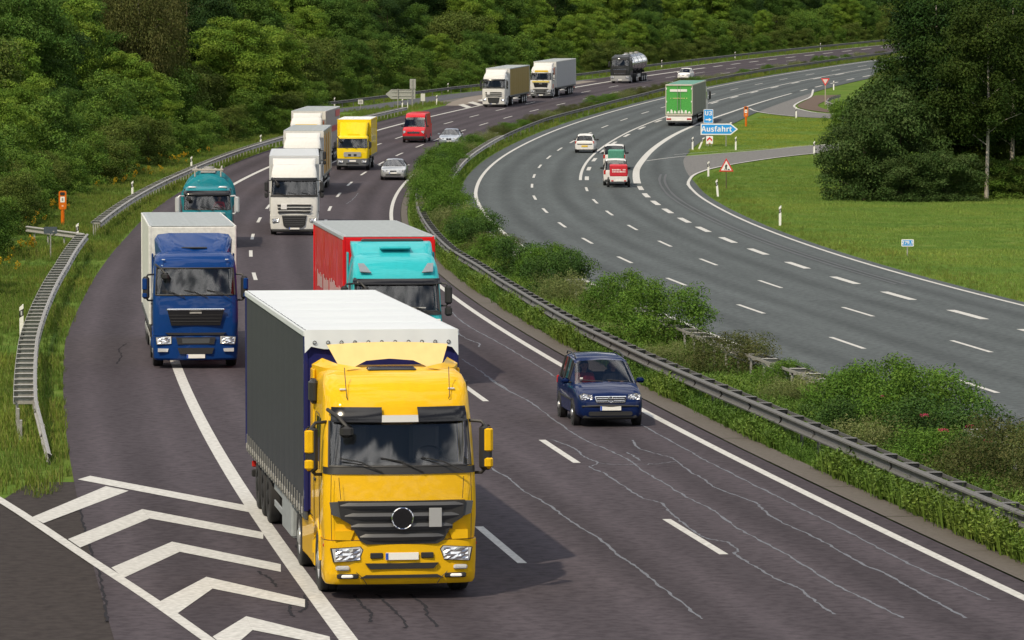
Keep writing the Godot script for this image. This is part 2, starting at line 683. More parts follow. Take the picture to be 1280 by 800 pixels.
func build_roads() -> void:
	var lb := []
	for c in [-12.9, -9.2, -5.4, -1.8]:
		lb.append([c + 14.4 - 0.85, 0.07, 0.35])
		lb.append([c + 14.4 + 0.85, 0.07, 0.35])
		lb.append([c + 14.4, -0.06, 0.4])
	var al := asphalt("brown asphalt", 31, Color(0.085, 0.074, 0.086), lb, 14.9)
	var rb := []
	for c in [1.8, 5.4, 9.0, 12.5]:
		rb.append([c + 1.0 - 0.8, 0.05, 0.42])
		rb.append([c + 1.0 + 0.8, 0.05, 0.42])
		rb.append([c + 1.0, -0.065, 0.5])
	var ar := asphalt("grey asphalt", 47, Color(0.112, 0.129, 0.136), rb, 15.6)
	var ag := asphalt("shoulder asphalt", 53, Color(0.15, 0.145, 0.135), [], 1.0)
	var ad := asphalt("vignetted ramp asphalt", 59, Color(0.046, 0.040, 0.039), [], 1.0)  # corner vignetting is painted into this asphalt as a darker base colour
	var white := mat("road paint", col(0.62, 0.62, 0.60), 0.6)
	white.albedo_texture = ImageTexture.create_from_image(noise_image(77, 0.03, 5, 0.8, 1.0, 512))
	white.uv1_triplanar = true
	white.uv1_world_triplanar = true
	white.uv1_scale = Vector3.ONE * 0.4
	var tar := mat("crack filler", col(0.20, 0.215, 0.25), 0.75)
	tar.albedo_texture = white.albedo_texture
	tar.uv1_triplanar = true
	tar.uv1_world_triplanar = true
	tar.uv1_scale = Vector3.ONE * 0.7
	var tard := mat("dark crack filler", col(0.034, 0.034, 0.040), 0.95)
	tard.metallic_specular = 0.05
	tar.metallic_specular = 0.1
	white.metallic_specular = 0.15

	# left carriageway: traffic comes towards the bridge
	var edge_l := [[40, -14.6], [89, -14.4], [136, -14.35], [160, -14.0], [188, -13.7], [215, -13.5], [272, -13.7], [323, -14.4], [341, -14.6], [400, -14.0], [430, -14.3], [455, -14.8], [520, -15.0], [560, -15.1], [860, -15.1]]
	var L := put("carriageway", strip(S0, S1, edge_l, 0.55, false, 0.0, 9), al, self)
	tag(L, "brown asphalt carriageway with oncoming traffic", "road", "", "structure")
	var gut := mat("concrete gutter", col(0.125, 0.112, 0.098), 0.9, 0.0, 0.0, true)
	var gs := 50.0
	while gs < 330.0:
		put("gutter_slab", strip(gs, gs + 5.97, 0.57, [[200, 1.25], [228, 0.9], [260, 0.95], [330, 0.95]], false, 0.02 + rng.randf_range(-0.004, 0.004), 2, 3.0), gut, L)
		gs += 6.0
	var b_mid := [22, 40, 58, 76, 93, 110, 127, 144, 161, 178, 198, 215, 234, 251, 269, 287, 304, 321, 338, 355, 371, 388, 404, 421, 438, 457, 474, 493, 511, 530, 547, 565, 584, 602, 620, 638, 656]
	var c_mid := [23, 41, 59, 77, 95, 113, 130, 147, 164, 181, 198, 215, 232, 249, 268, 285, 302, 320, 337, 354, 368, 386, 402, 419, 437, 455, 473, 491, 509, 528, 546, 564, 582, 600, 618, 636]
	for a in [[b_mid, -7.24], [c_mid, -3.59]]:
		for mid in a[0]:
			put("lane_dash", strip(mid - 3.0, mid + 3.0, a[1] - 0.08, a[1] + 0.08, false, 0.006, 2, 2.0), white, L)
	put("edge_line", strip(20, 720, -0.09, 0.11, false, 0.006), white, L)
	put("shoulder_line", strip(30, 480, -11.26, -10.98, false, 0.006), white, L)
	put("shoulder_line", strip(480, 585, -11.34, -10.9, false, 0.006), white, L)
	put("outer_line", strip(545, 760, -14.85, -14.68, false, 0.006), white, L)
	for k in 12:
		put("lane_dash", strip(590.0 + k * 10.5, 595.2 + k * 10.5, -11.3, -10.95, false, 0.006), white, L)
	for c in light_cracks():
		put("sealed_crack", ribbon(jagged(c), 0.042, false, 0.005, 2, 0.6), tar, L)
	for c in dark_cracks():
		put("sealed_crack", ribbon(jagged(c), 0.045, false, 0.007, 2, 0.5), tard, L)

	# slip road with its hatched nose, in front of the left guardrail
	var ramp_r := [[S0, -8.0], [20, -10.5], [50, -11.6], [66, -13.35], [85, -15.85], [110, -20.0], [140, -27.0], [170, -37.0]]
	var ramp_l := [[S0, -14.5], [20, -16.4], [50, -17.6], [66, -19.0], [85, -21.4], [110, -25.6], [140, -32.8], [170, -43.0]]
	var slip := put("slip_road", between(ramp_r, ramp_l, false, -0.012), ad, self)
	tag(slip, "asphalt slip road with vignette darkness in its colour, joining beside the hatched nose", "road", "", "structure")
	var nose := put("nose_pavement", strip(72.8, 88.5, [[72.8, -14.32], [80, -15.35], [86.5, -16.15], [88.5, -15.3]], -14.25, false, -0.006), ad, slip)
	nose.set_meta("label", "asphalt nose with vignette darkness in its colour between slip road and carriageway")
	put("edge_line", ribbon([[30, -9.9], [52, -11.9], [66, -13.42], [74, -14.45], [85, -15.95], [96, -17.8], [110, -20.2]], 0.2, false, 0.009), white, slip)
	var chev := [
		[[[88.9, -14.32], [89.7, -14.05], [83.3, -11.25], [82.1, -11.33]], [[87.4, -13.79], [81.4, -15.34], [80.5, -15.19], [86.6, -13.45]]],
		[[[82.7, -13.24], [78.3, -11.24], [77.4, -11.31], [81.3, -13.19]], [[82.7, -13.24], [77.5, -14.77], [76.4, -14.63], [81.3, -13.19]]],
		[[[76.9, -12.96], [73.2, -11.32], [72.3, -11.39], [75.6, -12.92]], [[76.9, -12.96], [73.0, -14.17], [71.8, -14.06], [75.6, -12.92]]],
		[[[71.5, -12.68], [68.3, -11.33], [67.5, -11.4], [70.2, -12.68]], [[71.5, -12.68], [68.3, -13.6], [67.0, -13.47], [70.2, -12.68]]],
		[[[66.3, -12.4], [63.8, -11.36], [63.0, -11.42], [65.0, -12.42]], [[66.3, -12.4], [64.0, -13.06], [62.8, -12.95], [65.0, -12.42]]]]
	for c in chev:
		var bar := put("chevron_bar", straight_poly(wider(c[0]), false, 0.010), white, slip)
		put("chevron_arm", straight_poly(wider(c[1]), false, 0.008), white, bar)

	# exit ramp of the left carriageway, far away behind the grey arrow sign
	var ex_r := [[540, -14.9], [510, -15.0], [485, -16.6], [470, -17.3], [452, -18.0], [440, -19.2], [425, -22.2], [405, -27.5], [385, -35.0]]
	var ex_l := [[540, -15.2], [510, -17.6], [485, -20.2], [470, -21.5], [452, -22.2], [440, -23.2], [425, -26.2], [405, -31.5], [385, -39.5]]
	var ex := put("exit_ramp", between(ex_r, ex_l, false, -0.01), asphalt("blue grey asphalt", 61, Color(0.10, 0.105, 0.12), [], 1.0), self)
	tag(ex, "dark exit ramp curving away behind the grey arrow sign", "road", "", "structure")
	put("nose_pavement", strip(452, 540, [[452, -15.6], [456, -17.6], [485, -16.6], [510, -15.2], [540, -15.2]], -14.2, false, -0.004), ag, ex)
	put("nose_pavement", strip(447, 530, [[447, -14.6], [455, -15.7], [470, -16.9], [490, -16.2], [530, -14.9]], -13.0, false, 0.003), mat("pale nose asphalt", col(0.24, 0.21, 0.185), 0.85, 0.0, 0.0, true), ex)
	for k in 6:
		var s0 := 441.0 + k * 7.0
		put("hatch_bar", straight_poly([[s0, -11.3], [s0 + 3.0, -11.3], [s0 + 11.0, -13.6 - 0.25 * k], [s0 + 8.0, -13.6 - 0.25 * k]], false, 0.012), white, ex)

	# right carriageway: traffic drives away
	var R := put("carriageway", strip(S0, S1, -1.0, [[S0, 14.6], [290, 14.7], [330, 14.2], [412, 15.0], [470, 14.5], [520, 14.0], [860, 14.0]], true, 0.0, 9), ar, self)
	tag(R, "grey asphalt carriageway with traffic driving away and an exit lane", "road", "", "structure")
	put("edge_line", strip(20, 720, -0.1, 0.12, true, 0.006), white, R)
	var f_mid := [43, 61, 79, 97, 115, 134, 154, 174, 193, 212, 230, 248, 266, 284, 300, 317, 334, 350, 366, 383, 399, 416, 434, 450, 469, 487, 505, 524, 542, 561, 579, 597, 615]
	var g_mid := [59, 77, 95, 113, 132, 152, 172, 191, 209, 227, 245, 261, 279]
	var h_mid := [66, 78, 90, 102, 114, 126, 138, 150, 163, 175, 188, 201, 213, 225, 236, 248, 259, 270, 281]
	for mid in f_mid:
		put("lane_dash", strip(mid - 3.0, mid + 3.0, 3.57, 3.73, true, 0.006, 2, 2.0), white, R)
	for mid in g_mid:
		put("lane_dash", strip(mid - 3.0, mid + 3.0, 7.13, 7.29, true, 0.006, 2, 2.0), white, R)
	for k in 17:
		put("lane_dash", strip(293.5 + k * 16.6, 299.5 + k * 16.6, 7.22, 7.5, true, 0.007), white, R)
	put("lane_line", strip(293.5, 640, 6.82, 7.02, true, 0.006), white, R)
	for mid in h_mid:
		put("exit_lane_dash", strip(mid - 3.0, mid + 3.0, 10.62, 10.95, true, 0.006, 2, 2.0), white, R)
	put("nose_line", strip(288.5, 492, [[288, 10.5], [312, 10.62], [330, 10.85], [379, 11.2], [408, 11.6], [437, 12.0], [492, 12.05]], [[288, 11.0], [312, 11.1], [330, 11.35], [379, 11.65], [408, 11.95], [437, 12.3], [492, 12.3]], true, 0.006), white, R)
	for k in 9:
		put("exit_lane_dash", strip(500.0 + k * 13.0, 506.0 + k * 13.0, 12.0, 12.3, true, 0.006), white, R)
	put("outer_line", strip(20, 288, 14.02, 14.2, true, 0.006), white, R)
	var rub := mat("tyre mark", col(0.055, 0.06, 0.065), 0.75)
	for w in [0.0, 0.36]:
		put("tyre_mark", ribbon([[304, 12.6 + w], [294, 12.35 + w], [281, 12.24 + w], [263, 12.22 + w], [241, 12.28 + w], [208, 12.3 + w], [172, 12.38 + w]], 0.15, true, 0.003, 4, 0.3), rub, R)

	var out_lo := [[280, 14.1], [287, 14.15], [294, 14.4], [305, 15.1], [317, 16.8], [331, 20.1], [342, 23.6], [352, 28.0], [364, 35.0], [378, 46.0]]
	var out_hi := [[305, 11.4], [312, 11.4], [320, 11.4], [328, 11.4], [336, 13.7], [343, 16.9], [351, 20.6], [360, 24.2], [374, 31.5], [390, 43.0]]
	var ramp := put("exit_ramp", between(out_lo, out_hi, true, -0.01), asphalt("pale ramp asphalt", 67, Color(0.165, 0.165, 0.165), [], 1.0), self)
	tag(ramp, "grey exit ramp leaving behind the blue arrow sign", "road", "", "structure")
	put("edge_line", ribbon(out_lo, 0.2, true, 0.008), white, ramp)
	put("edge_line", ribbon(out_hi.slice(3), 0.18, true, 0.008), white, ramp)
	put("edge_line", ribbon([[340, 13.3], [345, 15.6], [352, 20.0], [361, 24.0]], 0.12, true, 0.008), white, ramp)
	var on_lo := [[478, 12.3], [460, 12.5], [443, 13.4], [433, 16.2], [425, 20.1], [420, 26.0], [415, 35.0], [412, 46.0]]
	var on_hi := [[505, 13.0], [482, 15.6], [466, 16.2], [453, 16.95], [443, 18.8], [434, 22.0], [428, 30.0], [425, 46.0]]
	var on := put("entry_ramp", between(on_lo, on_hi, true, -0.01), mats["pale ramp asphalt"] if mats.has("pale ramp asphalt") else ramp.material_override, self)
	tag(on, "pale grey entry ramp with curved white edge line by the yield sign", "road", "", "structure")
	put("edge_line", ribbon(on_hi, 0.22, true, 0.008), white, on)
	put("edge_line", ribbon([[447, 12.9], [440, 14.2], [433, 16.3], [427, 19.3]], 0.2, true, 0.008), white, on)
	put("verge_pavement", between([[486, 15.6], [470, 16.4], [455, 17.1], [445, 18.9], [437, 21.8]], [[488, 18.2], [472, 18.6], [458, 19.0], [448, 20.4], [440, 22.6]], true, -0.004), mat("brown verge paving", col(0.13, 0.095, 0.075), 0.9, 0.0, 0.0, true), on)

func wider(c: Array) -> Array:                   # a little more paint on the near edge
	var out := c.duplicate(true)
	for i in [2, 3]:
		out[i][0] = lerpf(c[3 if i == 3 else 2][0], c[0 if i == 3 else 1][0], -0.25)
		out[i][1] = lerpf(c[3 if i == 3 else 2][1], c[0 if i == 3 else 1][1], -0.25)
	return out

func jagged(a: Array) -> Array:                  # cracks wander: small kinks between the measured points
	var out := []
	var ps := smooth_path(a, 7)
	for p in ps:
		out.append([p.x + rng.randf_range(-0.12, 0.12), p.y + rng.randf_range(-0.022, 0.022)])
	return out

func light_cracks() -> Array:
	return [
		[[121.7,-2.57],[116.2,-2.65],[112.4,-2.56],[108.8,-2.48],[103.3,-2.59],[98.3,-2.63],[95.5,-2.47],[92.9,-2.39],[90.0,-2.46],[87.3,-2.46],[84.1,-2.49],[81.5,-2.42],[78.6,-2.55],[76.1,-2.53],[73.3,-2.51],[70.2,-2.61],[68.0,-2.56],[66.7,-2.52],[65.0,-2.48]],
		[[97.9,-3.35],[96.0,-3.16],[93.4,-3.22],[92.1,-3.14],[90.9,-3.45],[89.3,-3.36],[86.3,-3.39],[84.1,-3.38],[83.1,-3.18],[81.1,-3.33],[78.7,-3.41],[76.8,-3.44],[75.9,-3.18],[74.6,-3.23],[74.0,-3.39],[72.2,-3.41],[70.3,-3.39],[69.0,-3.3],[67.4,-3.37],[65.6,-3.44]],
		[[91.5,-5.6],[88.7,-5.5],[85.7,-5.53],[82.9,-5.42],[79.7,-5.42],[76.7,-5.36],[74.0,-5.42],[72.2,-5.42],[69.5,-5.47],[66.7,-5.52],[65.4,-5.55]],
		[[97.8,-1.52],[95.5,-1.71],[93.7,-1.45],[92.8,-1.36],[90.1,-1.49],[88.0,-1.51],[86.2,-1.59],[84.5,-1.46],[82.9,-1.34],[81.4,-1.47],[79.7,-1.55],[77.5,-1.48],[75.3,-1.45],[72.8,-1.52],[70.7,-1.45],[68.6,-1.48],[66.7,-1.5],[64.9,-1.53]],
		[[102.2,-0.68],[99.2,-0.68],[94.9,-0.7],[91.9,-0.73],[89.1,-0.71],[85.3,-0.69],[83.1,-0.68],[80.1,-0.67],[76.8,-0.67],[74.0,-0.71],[71.6,-0.71],[69.1,-0.63],[67.2,-0.6]],
		[[152.9,-0.82],[144.3,-0.93],[136.5,-0.79],[130.8,-0.72],[123.1,-0.7],[119.0,-0.73]],
		[[140.3,-1.59],[136.5,-1.59],[134.3,-1.43],[132.5,-1.58]],
		[[94.6,-2.12],[93.7,-2.12],[92.5,-2.15]],
		[[91.9,-3.14],[91.5,-2.67],[91.6,-2.07],[92.2,-1.42]],
		[[255.4,-2.77],[259.6,-2.57],[265.3,-2.48],[271.1,-2.45]],
		[[126.8,-2.63],[123.3,-2.59],[120.1,-2.59],[117.0,-2.6],[113.2,-2.58]],
	]

func dark_cracks() -> Array:
	return [
		[[83.1,-14.41],[80.1,-14.43],[77.4,-14.42],[74.8,-14.43],[72.7,-14.4],[70.2,-14.43],[68.1,-14.46],[65.9,-14.52]],
		[[68.8,-10.14],[67.2,-10.09],[65.9,-10.07],[64.6,-10.15]],
		[[68.8,-9.62],[67.5,-9.55],[66.1,-9.64],[64.8,-9.66]],
		[[68.7,-10.5],[67.3,-10.5],[66.5,-10.47],[65.4,-10.61]],
		[[72.2,-11.77],[71.2,-11.66],[70.0,-11.65]],
		[[68.0,-11.59],[67.1,-11.67],[66.3,-11.69]],
		[[66.7,-11.54],[67.8,-11.34],[68.8,-11.29]],
		[[124.9,-12.85],[128.5,-12.65],[131.5,-12.71],[134.3,-12.45]],
		[[175.0,-8.47],[157.6,-8.51],[147.4,-8.93],[134.2,-9.11]],
	]

# ------------------------------------------------------------------ guardrails
var beam_mesh: ArrayMesh
var post_mesh: ArrayMesh
var spacer_mesh: ArrayMesh
var strap_mesh: ArrayMesh

func guard_meshes() -> void:
	# W profile: [height, depth towards the road]; the beam runs 4 m along local z, the road lies on local +x
	var prof := [[0.445, 0.0], [0.452, 0.022], [0.478, 0.078], [0.508, 0.084], [0.545, 0.03], [0.60, 0.012], [0.655, 0.03], [0.692, 0.084], [0.722, 0.078], [0.748, 0.022], [0.755, 0.0]]
	var g := Geo.new()
	var rings := []
	for z in [-2.01, 2.01]:
		var r := PackedVector3Array()
		for p in prof:
			r.append(Vector3(p[1], p[0], z))
		for k in range(prof.size() - 1, -1, -1):
			r.append(Vector3(prof[k][1] - 0.006, prof[k][0], z))
		rings.append(r)
	g.loft(rings, true, true, true)
	for z in [-1.9, 1.9]:
		for y in [0.50, 0.70]:
			g.cyl(Vector3(0.08, y, z), Vector3(0.098, y, z), 0.018, 6)
	beam_mesh = g.mesh(30)
	g = Geo.new()
	g.box(Vector3(0, 0.14, 0), Vector3(0.06, 1.12, 0.1), 0.008)
	post_mesh = g.mesh(30)
	g = Geo.new()
	g.box(Vector3(-0.28, 0.66, 0), Vector3(0.56, 0.17, 0.10), 0.01)
	g.box(Vector3(-0.28, 0.752, 0), Vector3(0.56, 0.012, 0.22), 0.003)
	g.box(Vector3(-0.02, 0.60, 0), Vector3(0.04, 0.28, 0.14), 0.006)
	spacer_mesh = g.mesh(30)
	g = Geo.new()
	g.box(Vector3(0, 0.70, 0), Vector3(0.012, 0.075, 4.02), 0.002)
	strap_mesh = g.mesh(30)

func guardrail(label: String, pts: Array, s0: float, s1: float, on_right: bool, road: float, spaced: float, post_step: float, drop := 0.0, dark := false) -> Node3D:
	var steel := M_dark_steel() if dark else M_steel()
	if beam_mesh == null:
		guard_meshes()
	var mid := (s0 + s1) * 0.5
	var base := Q(mid, path(pts, mid), on_right, -0.05)
	var t := thing("guardrail", label, "guardrail", Transform3D(Basis(), base), "")
	var n := int(round((s1 - s0) / 4.0))
	for i in n:
		var a := Q(s0 + i * 4.0, path(pts, s0 + i * 4.0), on_right, 0.0)
		var b := Q(s0 + i * 4.0 + 4.0, path(pts, s0 + i * 4.0 + 4.0), on_right, 0.0)
		if drop > 0.0 and i < 2:
			a.y -= drop * (1.0 if i == 0 else 0.42)
			if i == 0:
				b.y -= drop * 0.42
		var z := (b - a).normalized()
		var x := -Vector3.UP.cross(z).normalized() * road
		var ok := x.cross(z.cross(x)).length() > 0.0
		var y := z.cross(x).normalized() if ok else Vector3.UP
		if y.y < 0.0:
			y = -y
		var xf := Transform3D(Basis(x, y, z), (a + b) * 0.5 - base)
		var bm := put("beam", beam_mesh, steel, t)
		bm.transform = xf
		if spaced > 0.0 and not (drop > 0.0 and i < 2):
			var st := put("strap", strap_mesh, steel, t)
			st.transform = xf * Transform3D(Basis(), Vector3(-spaced, 0, 0))
		var steps := int(4.0 / post_step)
		for k in steps:
			var f := -2.0 + post_step * (k + 0.5)
			if drop > 0.0 and i < 1:
				continue
			if spaced > 0.0 and not (drop > 0.0 and i < 2):
				var sp := put("spacer", spacer_mesh, steel, t)
				sp.transform = xf * Transform3D(Basis().scaled(Vector3(spaced / 0.56, 1, 1)), Vector3(0, 0, f))
			var po := put("post", post_mesh, steel, t)
			po.transform = xf * Transform3D(Basis(), Vector3(-(spaced * 0.75 + 0.04), 0, f))
	return t

func build_guardrails() -> void:
	var u1 := [[90, -14.8], [101, -15.12], [126, -15.15], [146, -15.02], [173, -14.85], [201, -14.9]]
	guardrail("galvanised guardrail with ladder of spacers ending by the hatched nose", u1, 93, 201, false, 1.0, 0.48, 2.0, 0.55)
	guardrail("short guardrail wing turned away behind the orange emergency phone", [[201, -14.95], [209, -18.2]], 201, 209, false, -1.0, 0.0, 2.0)
	var u2 := [[214, -14.85], [246, -14.7], [283, -14.5], [324, -14.6], [344, -14.6], [403, -14.15], [423, -14.2]]
	guardrail("long galvanised guardrail along the shoulder below the wooded bank", u2, 214, 422, false, 1.0, 0.42, 2.0)
	var u3 := [[400, -30.0], [420, -26.0], [439, -23.6], [449, -22.9], [465, -21.8], [485, -20.6], [506, -18.4], [538, -16.3], [569, -16.2], [690, -16.2], [760, -16.2]]
	guardrail("guardrail behind the exit ramp continuing below the forest edge", u3, 404, 740, false, 1.0, 0.0, 4.0, 0.0, true)
	var u4 := [[40, 1.5], [98, 1.62], [117, 1.5], [133, 1.5], [154, 1.7], [174, 1.75], [188, 1.5], [230, 1.5], [330, 1.4]]
	guardrail("median guardrail beside the oncoming lanes and tall weeds", u4, 44, 320, false, -1.0, 0.30, 2.0, 0.0, true)
	var v5 := [[40, -1.45], [91, -1.45], [108, -1.65], [124, -1.9], [180, -1.7], [290, -1.5], [333, -1.6], [380, -1.9], [402, -2.0], [430, -1.5], [466, -1.4], [495, -1.9], [720, -1.9]]
	guardrail("median guardrail beside the lanes driving away", v5, 44, 360, true, 1.0, 0.42, 2.0)
	guardrail("dark far guardrail along the median of the distant bend", v5, 360, 720, true, 1.0, 0.0, 4.0, 0.0, true)
	guardrail("short curved guardrail beside the yield sign at the entry ramp", [[436, 23.4], [446, 20.9], [452, 20.6], [458, 20.2], [468, 20.4]], 436, 468, true, -1.0, 0.0, 4.0)

# ------------------------------------------------------------------ signs and posts
var delin_proto: Node3D
func delineator(s: float, u: float, on_right: bool, label: String, lean := 0.0) -> void:
	var at := Q(s, u, on_right, rise(s, ur(s, u) if on_right else u) - 0.05)
	var t: Node3D
	if delin_proto == null:
		t = thing("delineator_post", label, "post", Transform3D.IDENTITY, "delineator posts along the roads")
		var g := Geo.new()
		var rings := []
		for lv in [[-0.1, 1.0], [0.76, 1.0]]:
			rings.append(PackedVector3Array([Vector3(-0.065, lv[0], 0.05), Vector3(0.065, lv[0], 0.05), Vector3(0.05, lv[0], -0.02), Vector3(0, lv[0], -0.06), Vector3(-0.05, lv[0], -0.02)]))
		g.loft(rings, true, true, true)
		obj("body", g, M_white(), t)
		g = Geo.new()
		g.loft([PackedVector3Array([Vector3(-0.068, 0.66, 0.053), Vector3(0.068, 0.74, 0.053), Vector3(0.052, 0.74, -0.022), Vector3(0, 0.70, -0.063), Vector3(-0.052, 0.66, -0.022)]), PackedVector3Array([Vector3(-0.068, 0.88, 0.053), Vector3(0.068, 0.96, 0.053), Vector3(0.052, 0.96, -0.022), Vector3(0, 0.92, -0.063), Vector3(-0.052, 0.88, -0.022)])], true, true, true)
		obj("black_band", g, M_black(), t)
		g = Geo.new()
		g.loft([PackedVector3Array([Vector3(-0.065, 0.86, 0.05), Vector3(0.065, 0.86, 0.05), Vector3(0.05, 0.86, -0.02), Vector3(0, 0.86, -0.06), Vector3(-0.05, 0.86, -0.02)]), PackedVector3Array([Vector3(-0.065, 1.0, 0.05), Vector3(0.065, 1.10, 0.05), Vector3(0.05, 1.10, -0.02), Vector3(0, 1.05, -0.06), Vector3(-0.05, 1.0, -0.02)])], true, true, true)
		obj("cap", g, M_white(), t)
		obj("reflector", Geo.new().box(Vector3(0.0, 0.81, 0.055), Vector3(0.05, 0.14, 0.01), 0.003), mat("reflector", col(0.6, 0.6, 0.62), 0.2, 0.3), t)
		delin_proto = t
	else:
		t = delin_proto.duplicate()
		t.name = numbered("delineator_post")
		add_child(t)
	t.set_meta("label", label)
	var xf := frame_at(s, ur(s, u) if on_right else u, -1.0)
	xf.basis = Basis(Vector3.UP, atan2(xf.basis.z.x, xf.basis.z.z)) * Basis(Vector3(0, 0, 1), lean)
	xf.origin = at
	t.transform = xf

func flat_frame(s: float, v: float, on_right: bool, facing := -1.0) -> Transform3D:
	var u := ur(s, v) if on_right else v
	var x := frame_at(s, u, facing)
	return Transform3D(Basis(Vector3.UP, atan2(x.basis.z.x, x.basis.z.z)), P(s, u, rise(s, u) - 0.05))

func text(called: String, words: String, h: float, c: Material, parent: Node, at: Vector3) -> void:
	var tm := TextMesh.new()
	var f := SystemFont.new()
	f.font_names = PackedStringArray(["Droid Sans"])
	f.font_weight = 700
	tm.font = f
	tm.text = words
	tm.font_size = 64
	tm.pixel_size = h / 46.0
	tm.depth = 0.006
	tm.horizontal_alignment = HORIZONTAL_ALIGNMENT_CENTER
	tm.vertical_alignment = VERTICAL_ALIGNMENT_CENTER
	var o := put(called, tm, c, parent)
	o.position = at

func rrect(w: float, h: float, r: float, cx := 0.0, cy := 0.0) -> Array:
	var out := []
	for q in 4:
		var ox: float = cx + (w * 0.5 - r) * [1, -1, -1, 1][q]
		var oy: float = cy + (h * 0.5 - r) * [1, 1, -1, -1][q]
		for k in 4:
			var a := PI * 0.5 * (q + k / 3.0)
			out.append([ox + cos(a) * r, oy + sin(a) * r])
	return out

func scaled(a: Array, f: float, cx: float, cy: float) -> Array:
	var out := []
	for p in a:
		out.append([cx + (p[0] - cx) * f, cy + (p[1] - cy) * f])
	return out

func pole(t: Node3D, x: float, h: float, r := 0.038, m: Material = null, z := -0.05) -> void:
	obj("pole", Geo.new().cyl(Vector3(x, -0.3, z), Vector3(x, h, z), r, 8), m if m else M_steel(), t)

func emergency_phone(s: float, v: float, on_right: bool, label: String) -> void:
	var t := thing("emergency_phone", label, "phone", flat_frame(s, v, on_right), "orange emergency phones")
	var om := mat("orange paint", col(0.72, 0.17, 0.012), 0.4, 0.0, 0.3, true)
	obj("pole", Geo.new().cyl(Vector3(0, -0.2, 0), Vector3(0, 0.95, 0), 0.10, 12), om, t)
	var g := Geo.new()
	g.prism(rrect(0.40, 0.98, 0.09, 0, 1.38), -0.11, 0.11)
	obj("case", g, om, t)
	g = Geo.new()
	g.prism(rrect(0.26, 0.17, 0.06, 0, 1.72), 0.10, 0.118)
	obj("speaker_recess", g, M_black(), t)
	obj("instruction_panel", Geo.new().prism(rrect(0.23, 0.30, 0.03, 0, 1.42), 0.10, 0.117), M_white(), t)
	obj("handset_symbol", Geo.new().prism(rrect(0.09, 0.15, 0.03, 0, 1.42), 0.11, 0.121), mat("grey print", col(0.25, 0.25, 0.27), 0.5), t)
	obj("sticker", Geo.new().prism(rrect(0.10, 0.09, 0.02, 0, 1.08), 0.10, 0.116), mat("pale orange", col(0.8, 0.45, 0.3), 0.5), t)

